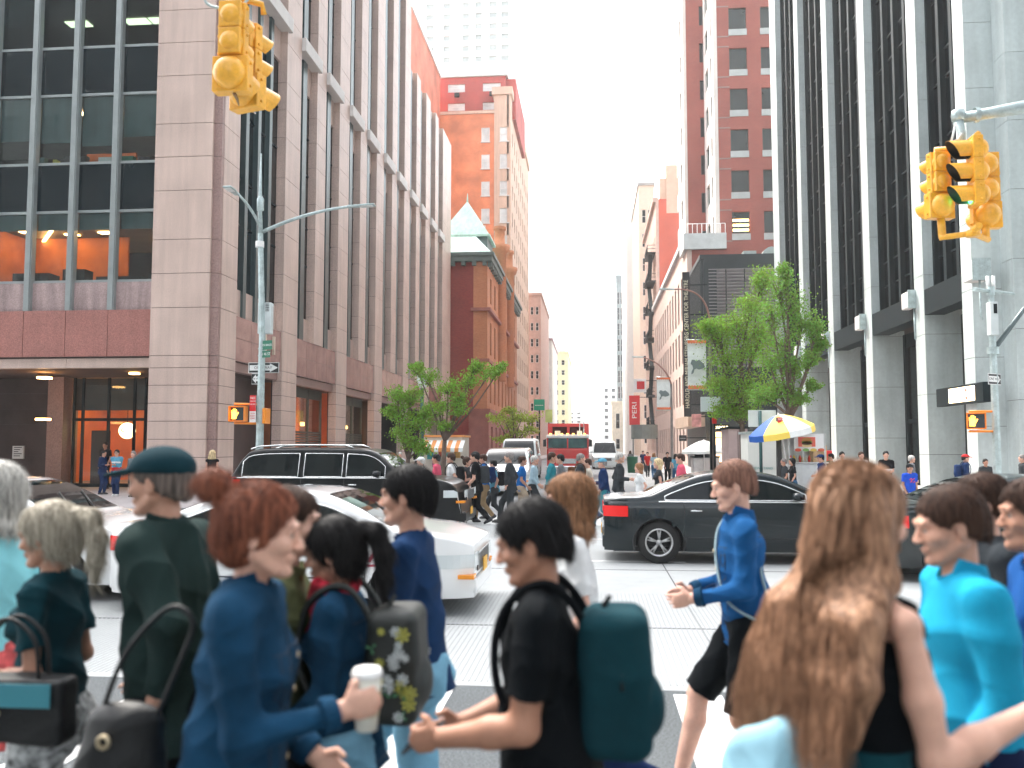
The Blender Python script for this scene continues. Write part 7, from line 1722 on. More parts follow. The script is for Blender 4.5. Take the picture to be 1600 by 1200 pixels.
# D: woman with the bun
def exD(t, J, sc): jacket_details(t, J)
pos = at(372, 2.45)
D, JD = person('woman with red brown bun in blue denim jacket holding a white cup, nearest at left', pos, 8, ztop=zt(380, 752, 2.45), h=.0048, fem=True, build=1.10, hair='bun', hairc=('redbrown', (.17,.05,.03), (.32,.11,.06)), top=denim, sleeve=1.95, jacket=True, hem=-.14, bot=denim_d, collar=True, pose=dict(lean=5, fr=(-.25,.05), fl=(.30,0), rh=(.27,.045,-.235,(-.25,-.35,-1)), lh=(.16,-.02,-.43), head=(4,5)), grips=('grip','relax'), palms=((.25,1,.1), None), extra=exD, seed=2)
def world_of(t, p): 
    M_ = Matrix.Translation(t.location) @ Euler(t.rotation_euler).to_matrix().to_4x4() @ Matrix.Diagonal((*t.scale, 1)); return M_ @ Vector(tuple(p))
pc, pn, d = JD['handr']; c0 = world_of(D, pc+pn*.040+d*.035)
CP = thing('paper_cup', 'white paper coffee cup held in the right hand of the woman in denim', 'cup', tuple(c0), world=False)
mb = MB(); mb.lathe([(0,-.085),(.029,-.085),(.041,.065),(.039,.065)], n=24); mb.build('cup', mat('cup_paper', (.72,.70,.62), .6, var=.03), CP)
mb = MB(); mb.lathe([(.043,.060),(.043,.07),(.036,.082),(0,.080)], n=24); mb.build('lid', white, CP)
mb = MB(); mb.lathe([(.0335,-.045),(.0395,.025)], n=24); mb.build('sleeve', mat('kraft_sleeve', (.50,.46,.30), .8), CP)
# her black shoulder bag
pb = (pos[0]-.30, 2.40, 1.03)
HB = thing('shoulder_bag', 'large slouchy black leather bag hanging behind the woman in denim', 'bag', pb, world=False)
f = Field(V3(-.2,-.16,-.24), V3(.2,.16,.5), .007); f.ell(V3(0,0,-.05), (.14,.085,.17), None, .02); f.ell(V3(-.02,0,-.13), (.15,.08,.09), None, .04); f.ell(V3(.01,0,.08), (.11,.05,.07), None, .04); to_obj('pouch', f.mesh(1, wrinkle(.010,.9,4)), leather, HB)
mb = MB(); mb.tube(sm3([(-.06,0,.10),(.02,-.02,.28),(.13,.0,.40),(.20,.0,.36),(.16,.0,.24),(.10,0,.1)]), .008, 8); mb.build('strap', leather, HB)
mb = MB(); mb.lathe([(.012,-.003),(.02,-.003),(.02,.003),(.012,.003)], (.0,-.09,.06), 'Y', 14); mb.build('clasp', btn, HB)
# D2: head behind her
person('brown haired man just behind the woman with the bun, face turned right, olive jacket', at(432, 3.15), 5, ztop=zt(425, 757, 3.15), h=.0065, hair='short', hairc=('darkbrown', (.045,.022,.014)), top=cloth('olive', (.10,.11,.05)), sleeve=1.9, bot=blackc, jacket=True, collar=True, pose=dict(lean=4, fr=(.3,0), fl=(-.28,.07), rh=(-.12,-.03,-.48), lh=(.16,.03,-.46)), seed=3)
# C: man in cap and green jacket
person('tall man in a dark cap and dark green jacket walking left behind the bun woman', at(280, 3.3), 176, ztop=zt(275, 692, 3.3), h=.006, build=1.12, hair='crop', hairc=('greybrown', (.09,.07,.06)), top=cloth('dark_green', (.014,.028,.026)), sleeve=1.95, bot=blackc, jacket=True, collar=True, hem=-.2, cap=(cloth('cap_teal', (.006,.028,.038)), 1), skin='mid', pose=dict(lean=6, fr=(.30,0), fl=(-.32,.08), rh=(.14,-.02,-.46), lh=(-.10,.03,-.47)), seed=4)
# A and B at the left edge
striped = cloth('red_stripe', (.55,.10,.10), fs=20, fine=.5)
person('white haired person in pale turquoise shirt and red striped skirt at left edge', at(2, 3.7), 178, ztop=zt(5, 722, 3.7), h=.0065, fem=True, build=1.12, hair='bob', hairc=('white', (.52,.50,.46), (.75,.73,.68)), top=cloth('turquoise', (.22,.55,.60)), sleeve=.75, bot=striped, skirt=.8, pose=dict(lean=3, rh=(.18,.03,-.42), lh=(.12,0,-.48)), shoes=(.3,.1,.1), seed=5)
def exB(t, J, sc): pass
B, JB = person('woman with a pale blond ponytail in a dark teal top and patterned shorts at left', at(92, 3.25), 184, ztop=zt(95, 782, 3.25), h=.0055, fem=True, hair='pony', hairc=('ash', (.42,.36,.27), (.62,.56,.45)), top=teal_d, sleeve=.7, bot=cloth('patterned', (.30,.31,.31), fs=26, fine=.9), leg=.62, skin='tan', pose=dict(lean=2, fr=(.26,0), fl=(-.25,.05), rh=(.16,.10,-.36), lh=(.20,-.03,-.32), head=(0,8)), grips=('grip','grip'), shoes=(.1,.1,.1), seed=6)
cl_ = B.location
HB2 = thing('handbag', 'wide dark handbag with a turquoise top panel carried by the ponytail woman', 'bag', (cl_.x+.02, cl_.y-.27, .97), world=False)
f = Field(V3(-.27,-.1,-.17), V3(.27,.1,.17), .007); X, Y_, Z = np.meshgrid(*f.ax, indexing='ij', sparse=True); q = [np.abs(X)-.20, np.abs(Y_)-.035, np.abs(Z)-.09]; f.F = (np.sqrt(np.maximum(q[0],0)**2+np.maximum(q[1],0)**2+np.maximum(q[2],0)**2)-.03).astype(np.float32)
to_obj('pouch', f.mesh(1, wrinkle(.006,.8,2)), leather, HB2)
mb = MB(); mb.box(-.19,.19,-.073,-.068,.02,.10); bevel(mb.build('panel', mat('turquoise_leather', (.03,.20,.25), .4), HB2), .002)
for s in (-1, 1):
    mb = MB(); mb.tube(sm3([(-.12,s*.03,.11),(-.10,s*.03,.24),(0,s*.03,.31),(.10,s*.03,.24),(.12,s*.03,.11)]), .007, 8); mb.build('handle', leather, HB2)
mb = MB(); mb.lathe([(0,-.004),(.014,-.003),(.014,.003)], (0,-.076,.0), 'Y', 12); mb.build('clasp', btn, HB2)
# E: young woman with backpack, facing left
def exE(t, J, sc): jacket_details(t, J)
E_, JE = person('dark haired young woman in denim jacket and red scarf wearing a floral backpack', at(548, 3.15), 180, ztop=zt(545, 806, 3.15), h=.0055, fem=True, hair='pony', hairc=('black', (.006,.0055,.006)), top=denim, sleeve=1.9, jacket=True, bot=denim_l, skin='mid', pose=dict(lean=5, fr=(.28,0), fl=(-.30,.08), rh=(.18,.05,-.44), lh=(.22,-.03,-.40), head=(0,10)), grips=('relax','relax'), extra=exE, shoes=(.5,.5,.48), seed=7)
f = Field(JE['nb']-.17, JE['nb']+.17, .006)
for k in range(9):
    a0, a1 = 2*math.pi*k/9, 2*math.pi*(k+1)/9; f.cone(JE['nb']+V3(.02+.072*math.cos(a0), .072*math.sin(a0), .01+.015*math.sin(a0*2)), JE['nb']+V3(.02+.072*math.cos(a1), .072*math.sin(a1), .01+.015*math.sin(a1*2)), .032, .032, .01)
f.cone(JE['nb']+V3(.09,.02,-.02), JE['nb']+V3(.12,.03,-.16), .035, .04, .02)
sf = to_obj('scarf', f.mesh(1, wrinkle(.006,1.4,3)), cloth('scarf_red', (.45,.03,.05), fs=30, fine=.5), E_)
def make_pack(owner, J, label, m, w=(.085,.135,.20), strapm=None, extra=None):
    T = J['T']; c = T(-.215, 0, .28); o = thing('backpack', label, 'backpack', tuple(owner.location), owner.rotation_euler.z, world=False); o.scale = owner.scale
    b_ = bag(o, J, m, c, w, strap=[strap_pts(J, 'r'), strap_pts(J, 'l')], name='pack_body', sm=strapm)
    mb = MB(); mb.tube([T(-.19, -.03, .48), T(-.22, 0, .52), T(-.19, .03, .48)], .008, 6); mb.build('top_loop', strapm or m, o)
    mb = MB(); mb.tube([tuple(c+V3(-.02, w[1]*math.cos(a), w[2]*.92*math.sin(a)*1.02)) for a in [math.pi*k/14 for k in range(15)]], .005, 5); mb.build('zip', black, o)
    return o, c
fl_m = mat('floral_black', (.012,.016,.014), .6, var=.3)
bp, c = make_pack(E_, JE, 'dark backpack printed with flowers and green leaves on the woman in the red scarf', fl_m, (.10,.145,.21))
rr_ = random.Random(4); pm = [mat('petal_white', (.60,.66,.66), .6), mat('petal_yellow', (.45,.45,.08), .6), mat('leaf_print', (.06,.22,.10), .6)]
for k in range(30):
    side = rr_.choice((-1, 1, 1, 1)); px_, pz_ = rr_.uniform(-.08,.07), rr_.uniform(-.17,.15); sz = rr_.uniform(.012,.026); mb = MB(); ki = rr_.choice((0,0,1,2,2)); n = 7 if ki < 2 else 3
    for j in range(n):
        a = 2*math.pi*j/n+k; yv = side*.149
        mb.prism([(c[0]+px_, c[1]+yv, c[2]+pz_), (c[0]+px_+sz*math.cos(a-.25), c[1]+yv, c[2]+pz_+sz*math.sin(a-.25)), (c[0]+px_+sz*1.25*math.cos(a), c[1]+yv, c[2]+pz_+sz*1.25*math.sin(a)), (c[0]+px_+sz*math.cos(a+.25), c[1]+yv, c[2]+pz_+sz*math.sin(a+.25))], (0, side*.003, 0))
    mb.build('printed_flower' if ki < 2 else 'printed_leaf', pm[ki], bp, world=False)
# F: man in navy
person('man in a dark navy long sleeved shirt and light jeans walking left past the taxi', at(655, 3.95), 178, ztop=zt(632, 724, 3.95), h=.006, hair='short', hairc=('black', (.006,.0055,.006)), top=cloth('navy', (.008,.030,.085)), sleeve=1.85, bot=denim_l, skin='mid', pose=dict(lean=4, fr=(.38,0), fl=(-.38,.10), rh=(.10,-.02,-.50), lh=(.20,-.02,-.44)), shoes=(.2,.12,.08), seed=8)
# G: black T-shirt man with backpack
G, JG = person('man in a black t-shirt with a dark teal backpack walking left at centre', at(862, 2.75), 178, ztop=zt(850, 777, 2.75), h=.0048, build=1.20, hair='short', hairc=('black', (.006,.0055,.006)), top=blackc, sleeve=.72, bot=cloth('black_trousers', (.005,.008,.012)), skin='tan', pose=dict(lean=5, fr=(.30,0), fl=(-.34,.09), rh=(.25,.11,-.36), lh=(.27,-.04,-.335,(-1,.3,-.5)), head=(0,14)), grips=('relax','grip'), hem=-.17, seed=9)
make_pack(G, JG, 'dark teal backpack worn by the man in the black t-shirt', cloth('teal_pack', (.006,.036,.047)), (.11,.145,.215), blackc)
pc, pn, d = JG['handl']; c0 = world_of(G, pc+pn*.028+d*.03)
PH = thing('mobile_phone', 'black mobile phone in the hand of the man in the black t-shirt', 'phone', tuple(c0), R(178), world=False)
mb = MB(); mb.obox(Matrix.Rotation(R(35), 4, 'Y'), .145, .07, .009); bevel(mb.build('case', black, PH), .003)
mb = MB(); mb.obox(Matrix.Rotation(R(35), 4, 'Y') @ Matrix.Translation((0,0,.0055)), .135, .062, .001); mb.build('screen', mat('phone_screen', (.02,.03,.04), .05), PH)
# H: woman in white top
person('light brown haired woman in a white top and dark blue jeans behind the backpack man', at(905, 4.5), 178, ztop=zt(893, 740, 4.5), h=.0065, fem=True, hair='bob', hairc=('lightbrown', (.24,.12,.06)), top=cloth('white_cotton', (.66,.66,.65)), sleeve=.8, bot=denim_d, pose=dict(lean=4, fr=(.36,0), fl=(-.42,.17), rh=(.16,.04,-.44), lh=(.05,.03,-.50)), shoes=(.25,.02,.02), seed=10)
# I: man in denim jacket and black shorts
def exI(t, J, sc): jacket_details(t, J)
I_, JI = person('person in a blue denim jacket and long black shorts with bare legs walking left', at(1165, 4.95), 180, ztop=zt(1172, 716, 4.95), h=.006, hair='crop', hairc=('auburnlight', (.20,.10,.07)), top=cloth('bright_denim', (.010,.075,.21), fs=420, fine=.2), sleeve=1.9, jacket=True, collar=True, bot=blackc, leg=.98, pose=dict(lean=5, fr=(.34,0), fl=(-.30,.12), rh=(.24,.07,-.34), lh=(.25,-.05,-.34), head=(0,12)), extra=exI, shoes=(.02,.05,.07), seed=11)
CB_ = thing('crossbody_bag', 'small dark crossbody bag with long strap on the person in black shorts', 'bag', tuple(I_.location), I_.rotation_euler.z, world=False); CB_.scale = I_.scale; T = JI['T']
f = Field(T(-.06,.19,.0)-.14, T(-.06,.19,.0)+.14, .007); f.ell(T(-.06,.20,.0), (.085,.03,.07), None, 0); to_obj('pouch', f.mesh(1), leather, CB_)
mb = MB(); mb.tube(sm3([T(-.1,.19,.05), T(-.07,.13,.26), T(-.09,.03,.42), T(-.03,-.08,.545), T(.08,-.07,.50), T(.13,.03,.34), T(.11,.14,.15), T(-.02,.20,.05)]), .007, 6); mb.build('strap', mat('pale_strap', (.25,.35,.38), .6), CB_)
# J: woman with long hair
Jp, JJ = person('woman with very long wavy light brown hair and black tank top, nearest at right', at(1322, 2.30), 22, ztop=zt(1325, 722, 2.30), h=.0048, fem=True, build=1.08, hair='long', hairc=('honey', (.20,.088,.045), (.40,.22,.13)), top=blackc, tank=True, sleeve=.12, bot=cloth('teal_denim', (.006,.045,.058), fs=420, fine=.2), leg=.75, waist=.24, hem=.12, pose=dict(lean=3, fr=(.26,0), fl=(-.24,.05), rh=(.27,-.06,-.19,(-.12,-.1,-1)), lh=(.10,.05,-.47), head=(10,0)), grips=('relax','relax'), palms=((.1,.9,.4), None), shoes=(.3,.2,.15), seed=12)
hair_o = [c for c in kids(Jp) if c.name.startswith('hair')][0]
def lock(rg):
    a = rg.uniform(-1, 1); ph_ = rg.uniform(0, 6.28); amp = rg.uniform(.004, .016); H = JJ['H']; rad = rg.uniform(.98, 1.08)
    th_ = a*1.9+math.pi; st = rg.uniform(.2, 1.15)
    P = []; top_ = HP(JJ, -.02+.11*math.cos(th_)*math.sin(st)*rad, .098*math.sin(th_)*math.sin(st)*rad, .045+.105*math.cos(st)*rad)
    q0 = HP(JJ, -.03+.125*math.cos(th_), .105*math.sin(th_), -.06); nb = JJ['nb']; y_ = a*.19
    q1 = nb+JJ['Rb'] @ V3(-.15+.04*abs(a), y_*.9, -.06); q2 = nb+JJ['Rb'] @ V3(-.175+.04*abs(a), y_*1.08, -.19); q3 = nb+JJ['Rb'] @ V3(-.165, y_*1.08, -.30-rg.uniform(0, .12))
    K = [top_, q0, q1, q2, q3]; n = 26; out_ = rg.uniform(-.02, .02)
    for i in range(n):
        u = i/(n-1)*(len(K)-1); j = min(int(u), len(K)-2); f_ = u-j; f2 = f_*f_*(3-2*f_)*.35+f_*.65; p = K[j]*(1-f2)+K[j+1]*f2
        w = i/(n-1); p = p+V3(amp*math.sin(w*26+ph_)*w+out_*w, amp*math.cos(w*23+ph_)*w, 0)-JJ['Rb'] @ V3(.004+.014*w*rg.uniform(.3, 1), 0, 0); P.append(p)
    return P
strands(JJ, 2600, lock, hairmat('honey', (.20,.088,.045)), hair_o, r0=.0016, seed=5)
TB = thing('tote_bag', 'white canvas tote bag with a pale blue jacket over it beside the long haired woman', 'bag', (Jp.location.x-.20, 2.22, .80), world=False)
f = Field(V3(-.2,-.1,-.26), V3(.2,.1,.26), .008); X, Y_, Z = np.meshgrid(*f.ax, indexing='ij', sparse=True); q = [np.abs(X)-.13, np.abs(Y_)-.03, np.abs(Z)-.20]; f.F = (np.sqrt(np.maximum(q[0],0)**2+np.maximum(q[1],0)**2+np.maximum(q[2],0)**2)-.03).astype(np.float32); to_obj('canvas_body', f.mesh(1, wrinkle(.008,.6,9)), cloth('canvas', (.66,.64,.58)), TB)
for s in (-1, 1):
    mb = MB(); mb.tube([(-.08,s*.03,.22),(-.06,s*.03,.32),(.0,s*.03,.37),(.06,s*.03,.32),(.08,s*.03,.22)], .009, 8); mb.build('handle', cloth('canvas', (.66,.64,.58)), TB)
JK = thing('folded_jacket', 'pale blue denim jacket hanging over the white tote bag', 'jacket', (Jp.location.x-.20, 2.22, 1.12), world=False)
f = Field(V3(-.22,-.14,-.2), V3(.22,.14,.2), .008); f.ell(V3(0,0,.0), (.15,.07,.12), None, 0); f.ell(V3(-.05,-.03,-.08), (.09,.06,.10), None, .04); f.ell(V3(.07,.0,.08), (.08,.06,.06), None, .04); to_obj('cloth', f.mesh(1, wrinkle(.016,.9,7)), cloth('pale_denim', (.28,.50,.60)), JK)
# K, L, M at the right
person('man in a bright turquoise blue shirt and navy trousers walking left at the right', at(1515, 3.05), 178, ztop=zt(1500, 753, 3.05), h=.0055, build=1.18, hair='crop', hairc=('darkbrown', (.045,.022,.014)), top=cloth('turquoise_shirt', (.012,.26,.42)), sleeve=1.75, bot=cloth('navy_trousers', (.010,.016,.05)), skin='mid', hem=-.19, pose=dict(lean=5, fr=(.30,0), fl=(-.32,.08), rh=(.16,.02,-.46), lh=(.10,.02,-.49), head=(0,10)), collar=True, seed=13)
person('dark haired person in a dark top behind the turquoise shirt man, facing left', at(1550, 4.1), 178, ztop=zt(1538, 737, 4.1), h=.0065, hair='short', hairc=('darkbrown', (.045,.022,.014)), top=cloth('charcoal', (.03,.035,.04)), sleeve=1.8, bot=blackc, skin='fair', pose=dict(lean=4), seed=14)
person('person in a deep blue shirt and navy trousers cut off by the right edge', at(1640, 3.3), 176, ztop=zt(1625, 742, 3.3), h=.0065, hair='short', hairc=('darkbrown', (.045,.022,.014)), top=cloth('royal_blue', (.010,.07,.24)), sleeve=1.7, bot=cloth('navy_trousers', (.01,.016,.05)), skin='tan', pose=dict(lean=4, rh=(.2,.03,-.40)), seed=15)
# ================================================================ PEOPLE FARTHER AWAY
HR = {'k': ('black', (.012,.011,.012)), 'b': ('darkbrown', (.045,.022,.014)), 'l': ('lightbrown', (.24,.12,.06)), 'g': ('grey', (.20,.18,.17)), 'y': ('blond', (.55,.42,.24)), 'w': ('white', (.52,.50,.46))}
PAL = dict(white=(.66,.67,.67), pink=(.62,.10,.16), black=(.012,.013,.015), blue=(.015,.12,.36), navy=(.012,.03,.09), grey=(.16,.17,.18), dgrey=(.04,.045,.05), teal=(.03,.20,.24), pale=(.35,.48,.55), khaki=(.30,.21,.12), jeans=(.05,.12,.22), cream=(.55,.50,.42), red=(.5,.03,.03), green=(.05,.14,.09), lblue=(.10,.32,.45), beige=(.42,.33,.24), royal=(.02,.08,.50), brown=(.12,.06,.035))
def cc(n): return cloth('far_'+n, PAL[n], bump=0, fine=0)
def bg(px, Y, py, face, fem, hr, top, bot, desc, skin='fair', **k):
    ground = .15 if k.pop('kerb', False) else 0
    x = onY(px, 740, Y).x; hh = .0135 if Y < 28 else .016
    r_ = random.Random(px*7+int(Y)); ex = k.pop('pack', None); st = k.pop('stand', False); cap = k.pop('cap', None); bare = k.pop('leg', 2); sk_ = k.pop('skirt', None); hs = k.pop('hs', 'bob' if fem else 'short')
    if st: pose = dict(lean=2, fr=(.04,0), fl=(-.05,0), rh=k.pop('rh', None), lh=k.pop('lh', None))
    else:
        s = r_.uniform(.2,.34); pose = dict(lean=4, fr=(s,0), fl=(-s,.06), rh=k.pop('rh', (r_.uniform(-.1,.2),.03,-.46)), lh=k.pop('lh', (r_.uniform(-.1,.2),-.03,-.46)))
    if r_.random() < .5: pose['fr'], pose['fl'] = pose['fl'], pose['fr']
    t, J = person(desc, (x, Y, ground), face+r_.uniform(-8, 8), ztop=onY(px, py, Y).z, h=hh, fem=fem, hair=hs, hairc=HR[hr], top=cc(top), sleeve=k.pop('sleeve', .7), bot=cc(bot), leg=bare, skin=skin, skirt=sk_, cap=(cc(cap), 1) if cap else None, pose=pose, group=k.pop('group', 'people crossing and standing beyond the avenue'), seed=px, **k)
    if ex:
        lab = ex[1]; o = thing('backpack', lab, 'backpack', tuple(t.location), t.rotation_euler.z, world=False); o.scale = t.scale; c = J['T'](-.22, 0, .28)
        bag(o, J, cc(ex[0]), c, (.09,.14,.21), h=.02, name='pack_body', strap=[strap_pts(J, 'r'), strap_pts(J, 'l')])
    return t, J
L_, R_ = 180, 0
bg(660, 22.0, 713, L_, False, 'w', 'white', 'jeans', 'walker in a white cap and white top at the left end of the crossing crowd', cap='white')
bg(684, 22.6, 709, L_, False, 'k', 'pink', 'dgrey', 'walker with dark hair in a bright pink shirt left in the crossing crowd', skin='mid')
bg(707, 21.4, 707, L_, False, 'b', 'white', 'jeans', 'man in a white t-shirt with dark backpack straps in the crossing crowd', pack=('black', 'black backpack on the man in the white t-shirt'))
bg(727, 21.8, 713, R_, True, 'b', 'dgrey', 'black', 'woman with dark hair in a dark sleeveless top facing right among the crossing crowd', sleeve=.2, rh=(.25,.05,-.2), hs='bun')
bg(745, 21.2, 705, L_, False, 'k', 'black', 'black', 'tall man in black carrying a speckled black backpack in the crossing crowd', pack=('dgrey', 'dark grey backpack on the tall man in black'))
bg(757, 22.4, 709, L_, False, 'b', 'blue', 'khaki', 'man in a blue jacket and khaki trousers in the crossing crowd', sleeve=1.9, pack=('navy', 'navy backpack on the man in khaki trousers'))
bg(773, 22.8, 718, L_, False, 'k', 'lblue', 'dgrey', 'short boy in a light blue top with a dark backpack in the crossing crowd', pack=('black', 'black backpack on the short boy in light blue'))
bg(798, 21.6, 706, L_, False, 'g', 'dgrey', 'dgrey', 'man in a long dark grey jacket in the middle of the crossing crowd', sleeve=1.9, jacket=True)
bg(814, 22.2, 712, R_, False, 'b', 'blue', 'beige', 'person in a blue t-shirt swinging bare arms in the crossing crowd', skin='mid')
bg(833, 22.9, 711, R_, False, 'w', 'pale', 'dgrey', 'person in a pale blue grey shirt in the crossing crowd', sleeve=1.8)
bg(860, 21.9, 706, R_, False, 'b', 'teal', 'dgrey', 'person in a dark teal jacket under the fire engine front', sleeve=1.9, skin='mid')
bg(878, 22.5, 709, L_, False, 'k', 'grey', 'dgrey', 'man in a grey jacket in front of the fire engine grille', sleeve=1.9)
bg(905, 22.1, 708, R_, False, 'g', 'dgrey', 'brown', 'hunched person in a dark hooded top right of the fire engine', sleeve=1.9, pack=('brown', 'brown backpack on the hunched person'))
bg(921, 22.7, 716, L_, False, 'b', 'cream', 'jeans', 'man in a cream t-shirt next to the blue capped man')
bg(944, 20.8, 715, L_, False, 'g', 'navy', 'teal', 'man in a light blue cap, navy jacket and teal trousers in the crossing crowd', cap='lblue', sleeve=1.9, jacket=True, rh=(.22,.05,-.28))
bg(966, 21.7, 706, R_, False, 'w', 'dgrey', 'dgrey', 'white haired man in a dark suit beside the blue capped man', sleeve=1.95, jacket=True, rh=(.24,.03,-.3))
bg(1001, 20.4, 723, L_, True, 'l', 'white', 'jeans', 'brown haired woman in a white shirt, low at the right end of the crossing crowd')
bg(1031, 21.0, 716, L_, True, 'y', 'dgrey', 'black', 'blonde woman in a dark grey top at the right end of the crossing crowd', sleeve=.3, hs='bob')
bg(1066, 21.5, 708, L_, False, 'b', 'pink', 'jeans', 'man with brown hair in a pink t-shirt right of the crossing crowd')
P2 = 'people walking down the right pavement'
for (px, Y, py, fem, hr, top, bot, d) in ((1012,50,706,False,'b','red','dgrey','distant walker in a red shirt on the right pavement'),(1022,46,707,True,'l','pale','jeans','distant walker in a pale top on the right pavement'),(1043,42,706,False,'k','black','black','distant walker all in black on the right pavement'),(1056,40,709,True,'k','lblue','jeans','distant walker in a light blue jacket on the right pavement'),(1005,60,704,False,'k','navy','dgrey','farthest small walker in navy on the right pavement'),(985,64,704,True,'b','grey','dgrey','farthest small walker in grey near the kerb')):
    bg(px, Y, py, 90 if fem else -90, fem, hr, top, bot, d, kerb=True, group=P2)
P3 = 'people around the food cart and marble tower'
bg(1226, 26.0, 716, L_, False, 'g', 'dgrey', 'dgrey', 'man with dark grey hair at the hot dog cart, face turned left', kerb=True, group=P3, skin='mid', stand=True)
bg(1239, 25.4, 715, L_, True, 'k', 'black', 'jeans', 'woman with black hair in black at the hot dog cart', kerb=True, group=P3, stand=True, skin='mid')
t, J = bg(1284, 25.0, 709, L_, False, 'k', 'navy', 'navy', 'policeman in dark navy uniform and peaked cap by the marble tower', kerb=True, group=P3, stand=True, cap='navy', skin='mid', rh=(.2,.05,-.35))
mb = MB(); p = J['sl']*.5+J['el']*.5+V3(0,.075,0); mb.lathe([(0,.004),(.035,.002),(.035,-.01)], tuple(p), 'Y', 10); mb.build('shoulder_patch', white, t, world=False)
p = J['sr']*.5+J['er']*.5+V3(0,-.075,0); mb = MB(); mb.lathe([(0,-.004),(.035,-.002),(.035,.01)], tuple(p), 'Y', 10); mb.build('shoulder_patch', white, t, world=False)
bg(1300, 27.5, 708, L_, False, 'k', 'green', 'dgrey', 'man in a green top under the small red stall', kerb=True, group=P3, stand=True, skin='mid')
bg(1316, 28.0, 705, -90, False, 'k', 'white', 'jeans', 'black haired man in white standing left of the striped shirt man', kerb=True, group=P3, stand=True)
bg(1346, 27.0, 705, -90, False, 'b', 'white', 'dgrey', 'brown haired man in a white shirt next to the striped shirt man', kerb=True, group=P3, stand=True)
t, J = bg(1385, 26.0, 704, -95, False, 'k', 'black', 'jeans', 'man in a black t-shirt with a white chest stripe at the marble tower', kerb=True, group=P3, stand=True, rh=(.22,.06,-.3), lh=(.2,-.05,-.3))
f = Field(J['T'](0,0,.2)-.25, J['T'](0,0,.2)+.25, .014); f.ell(J['T'](0,0,.25), (.132,.182,.25), J['Rb'], 0); f.cut(J['T'](0,0,.27), (0,0,1)); f.cut(J['T'](0,0,.17), (0,0,-1)); to_obj('shirt_stripe', f.mesh(1), cc('white'), t)
bg(1424, 26.5, 711, R_, False, 'w', 'grey', 'dgrey', 'grey haired man in a grey shirt behind the boy in bright blue', kerb=True, group=P3, stand=True, sleeve=1.8)
t, J = bg(1421, 22.6, 724, -85, False, 'k', 'royal', 'navy', 'boy in a dark cap and bright blue t-shirt with a pink print at the kerb', group=P3, stand=True, cap='black', skin='mid')
mb = MB()
for k, (a, b) in enumerate(((-.07,.36),(-.03,.33),(.02,.35),(-.05,.28),(.03,.27))): mb.tube([tuple(J['T'](.137,a,b)), tuple(J['T'](.137,a+.06,b+.05))], .012, 5)
mb.build('pink_print', cc('pink'), t, world=False)
bg(1508, 25.0, 709, R_, False, 'k', 'navy', 'dgrey', 'man in a red cap and navy jacket near the right corner pole', kerb=True, group=P3, stand=True, cap='red', sleeve=1.9, pack=('navy', 'navy backpack on the red capped man'))
bg(1540, 25.6, 716, -90, False, 'k', 'dgrey', 'dgrey', 'bald looking man with close cropped hair in dark grey near the right corner', kerb=True, group=P3, stand=True, hs='crop', skin='mid')
bg(1599, 26.0, 710, L_, False, 'g', 'dgrey', 'dgrey', 'person at the far right edge beside the marble tower', kerb=True, group=P3, stand=True)
P4 = 'people on the left pavement'
bg(160, 30.4, 703, R_, False, 'k', 'navy', 'navy', 'man in a blue padded jacket talking at the lobby doorway', kerb=True, group=P4, stand=True, sleeve=1.9, jacket=True, rh=(.2,.05,-.25), skin='mid')
t, J = bg(182, 29.4, 702, -90, False, 'k', 'lblue', 'navy', 'man in sunglasses and a light blue, white and red track jacket with white shoes', kerb=True, group=P4, stand=True, sleeve=1.9, jacket=True, rh=(.2,.18,-.22), lh=(.2,-.15,-.24), shoes=(.7,.7,.7))
f = Field(J['T'](0,0,.1)-.25, J['T'](0,0,.1)+.25, .015); f.ell(J['T'](0,0,.10), (.146,.186,.20), J['Rb'], 0); f.cut(J['T'](0,0,.17), (0,0,1)); f.cut(J['T'](0,0,-.06), (0,0,-1)); to_obj('red_panel', f.mesh(1), cc('red'), t)
f = Field(J['T'](0,0,.3)-.25, J['T'](0,0,.3)+.25, .015); f.ell(J['T'](0,0,.33), (.137,.184,.20), J['Rb'], 0); f.cut(J['T'](0,0,.38), (0,0,1)); f.cut(J['T'](0,0,.31), (0,0,-1)); to_obj('white_panel', f.mesh(1), cc('white'), t)
mb = MB(); mb.tube([tuple(HP(J,.09,-.06,.01)), tuple(HP(J,.105,0,.01)), tuple(HP(J,.09,.06,.01))], .014, 6); mb.build('sunglasses', black, t, world=False)
bg(208, 29.0, 704, -100, False, 'g', 'grey', 'dgrey', 'grey haired man in a grey jacket with a walking stick by the lobby', kerb=True, group=P4, stand=True, sleeve=1.9, rh=(.12,-.04,-.42))
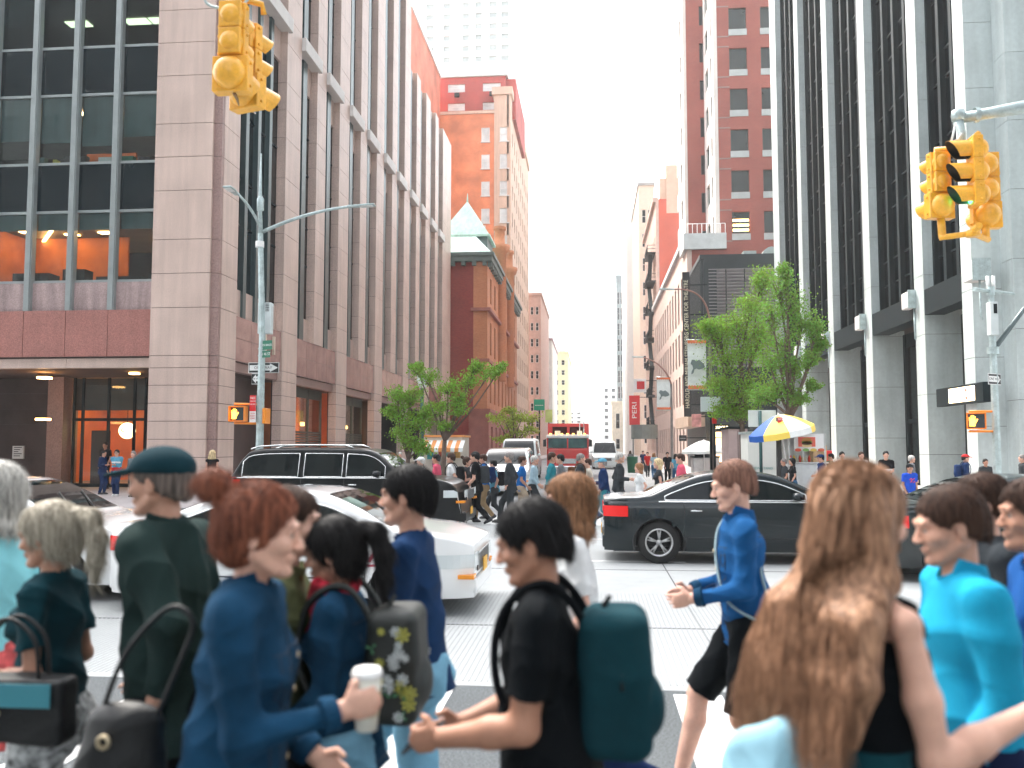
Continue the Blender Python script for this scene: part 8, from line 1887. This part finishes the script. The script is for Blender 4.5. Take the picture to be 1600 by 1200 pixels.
ck = thing('walking_stick', 'thin walking stick of the grey haired man at the lobby', 'stick', (onY(204, 740, 28.85).x, 28.85, .15)); mb = MB(); x = onY(204,740,28.85).x; mb.tube([(x,28.85,.15),(x,28.85,1.0),(x+.05,28.85,1.05),(x+.1,28.85,1.0)], .012, 6); mb.build('shaft', mat('pale_wood', (.5,.4,.3), .6), ck)
bg(164, 34.2, 690, -90, False, 'k', 'black', 'black', 'dark figure inside the orange lit lobby doorway', kerb=True, group=P4, stand=True, skin='mid')
bg(237, 24.7, 712, -90, False, 'b', 'beige', 'beige', 'person in beige trousers with a small blue bag, mostly behind the capped man', kerb=True, group=P4, stand=True, shoes=(.7,.7,.68))
bgb = thing('shopping_bag', 'small bright blue shopping bag beside the beige trousers', 'bag', (onY(226,790,24.6).x, 24.6, .17), world=False); mb = MB(); mb.prism([(-.10,0,0),(.10,0,0),(.08,0,.26),(-.08,0,.26)], (0,.1,0)); mb.build('paper_body', cc('blue'), bgb); mb = MB(); mb.tube([(-.05,.05,.26),(-.04,.05,.40),(.04,.05,.40),(.05,.05,.26)], .008, 6); mb.build('handle', cc('blue'), bgb)
bg(331, 25.2, 703, 95, True, 'y', 'black', 'white', 'blonde woman in a black top and white skirt left of the black utility vehicle', kerb=True, group=P4, stand=True, sleeve=.1, skirt=.7, hs='bob')
bg(600, 36, 704, 90, False, 'k', 'red', 'navy', 'walker in a red top beside the dark loading bay', kerb=True, group=P4)
bg(625, 33, 706, -90, False, 'w', 'white', 'black', 'white haired man in white and black left of the small trees', kerb=True, group=P4)
bg(642, 35, 705, 0, True, 'w', 'cream', 'dgrey', 'pale haired woman in cream by the first small tree', kerb=True, group=P4, stand=True)

# ================================================================ HAZE
hz = MB(); hz.box(-175, 175, -20, 440, -1.2, 205)
hm = bpy.data.materials.new('street_haze'); hm.use_nodes = True; t = hm.node_tree; t.nodes.clear()
o_ = N(t, 'ShaderNodeOutputMaterial'); pv = N(t, 'ShaderNodeVolumePrincipled'); pv.inputs['Color'].default_value = (.95,.96,.97,1); pv.inputs['Density'].default_value = .00045; pv.inputs['Anisotropy'].default_value = .3
t.links.new(pv.outputs[0], o_.inputs['Volume'])
h_ = hz.build('haze', hm); h_['kind'] = 'stuff'
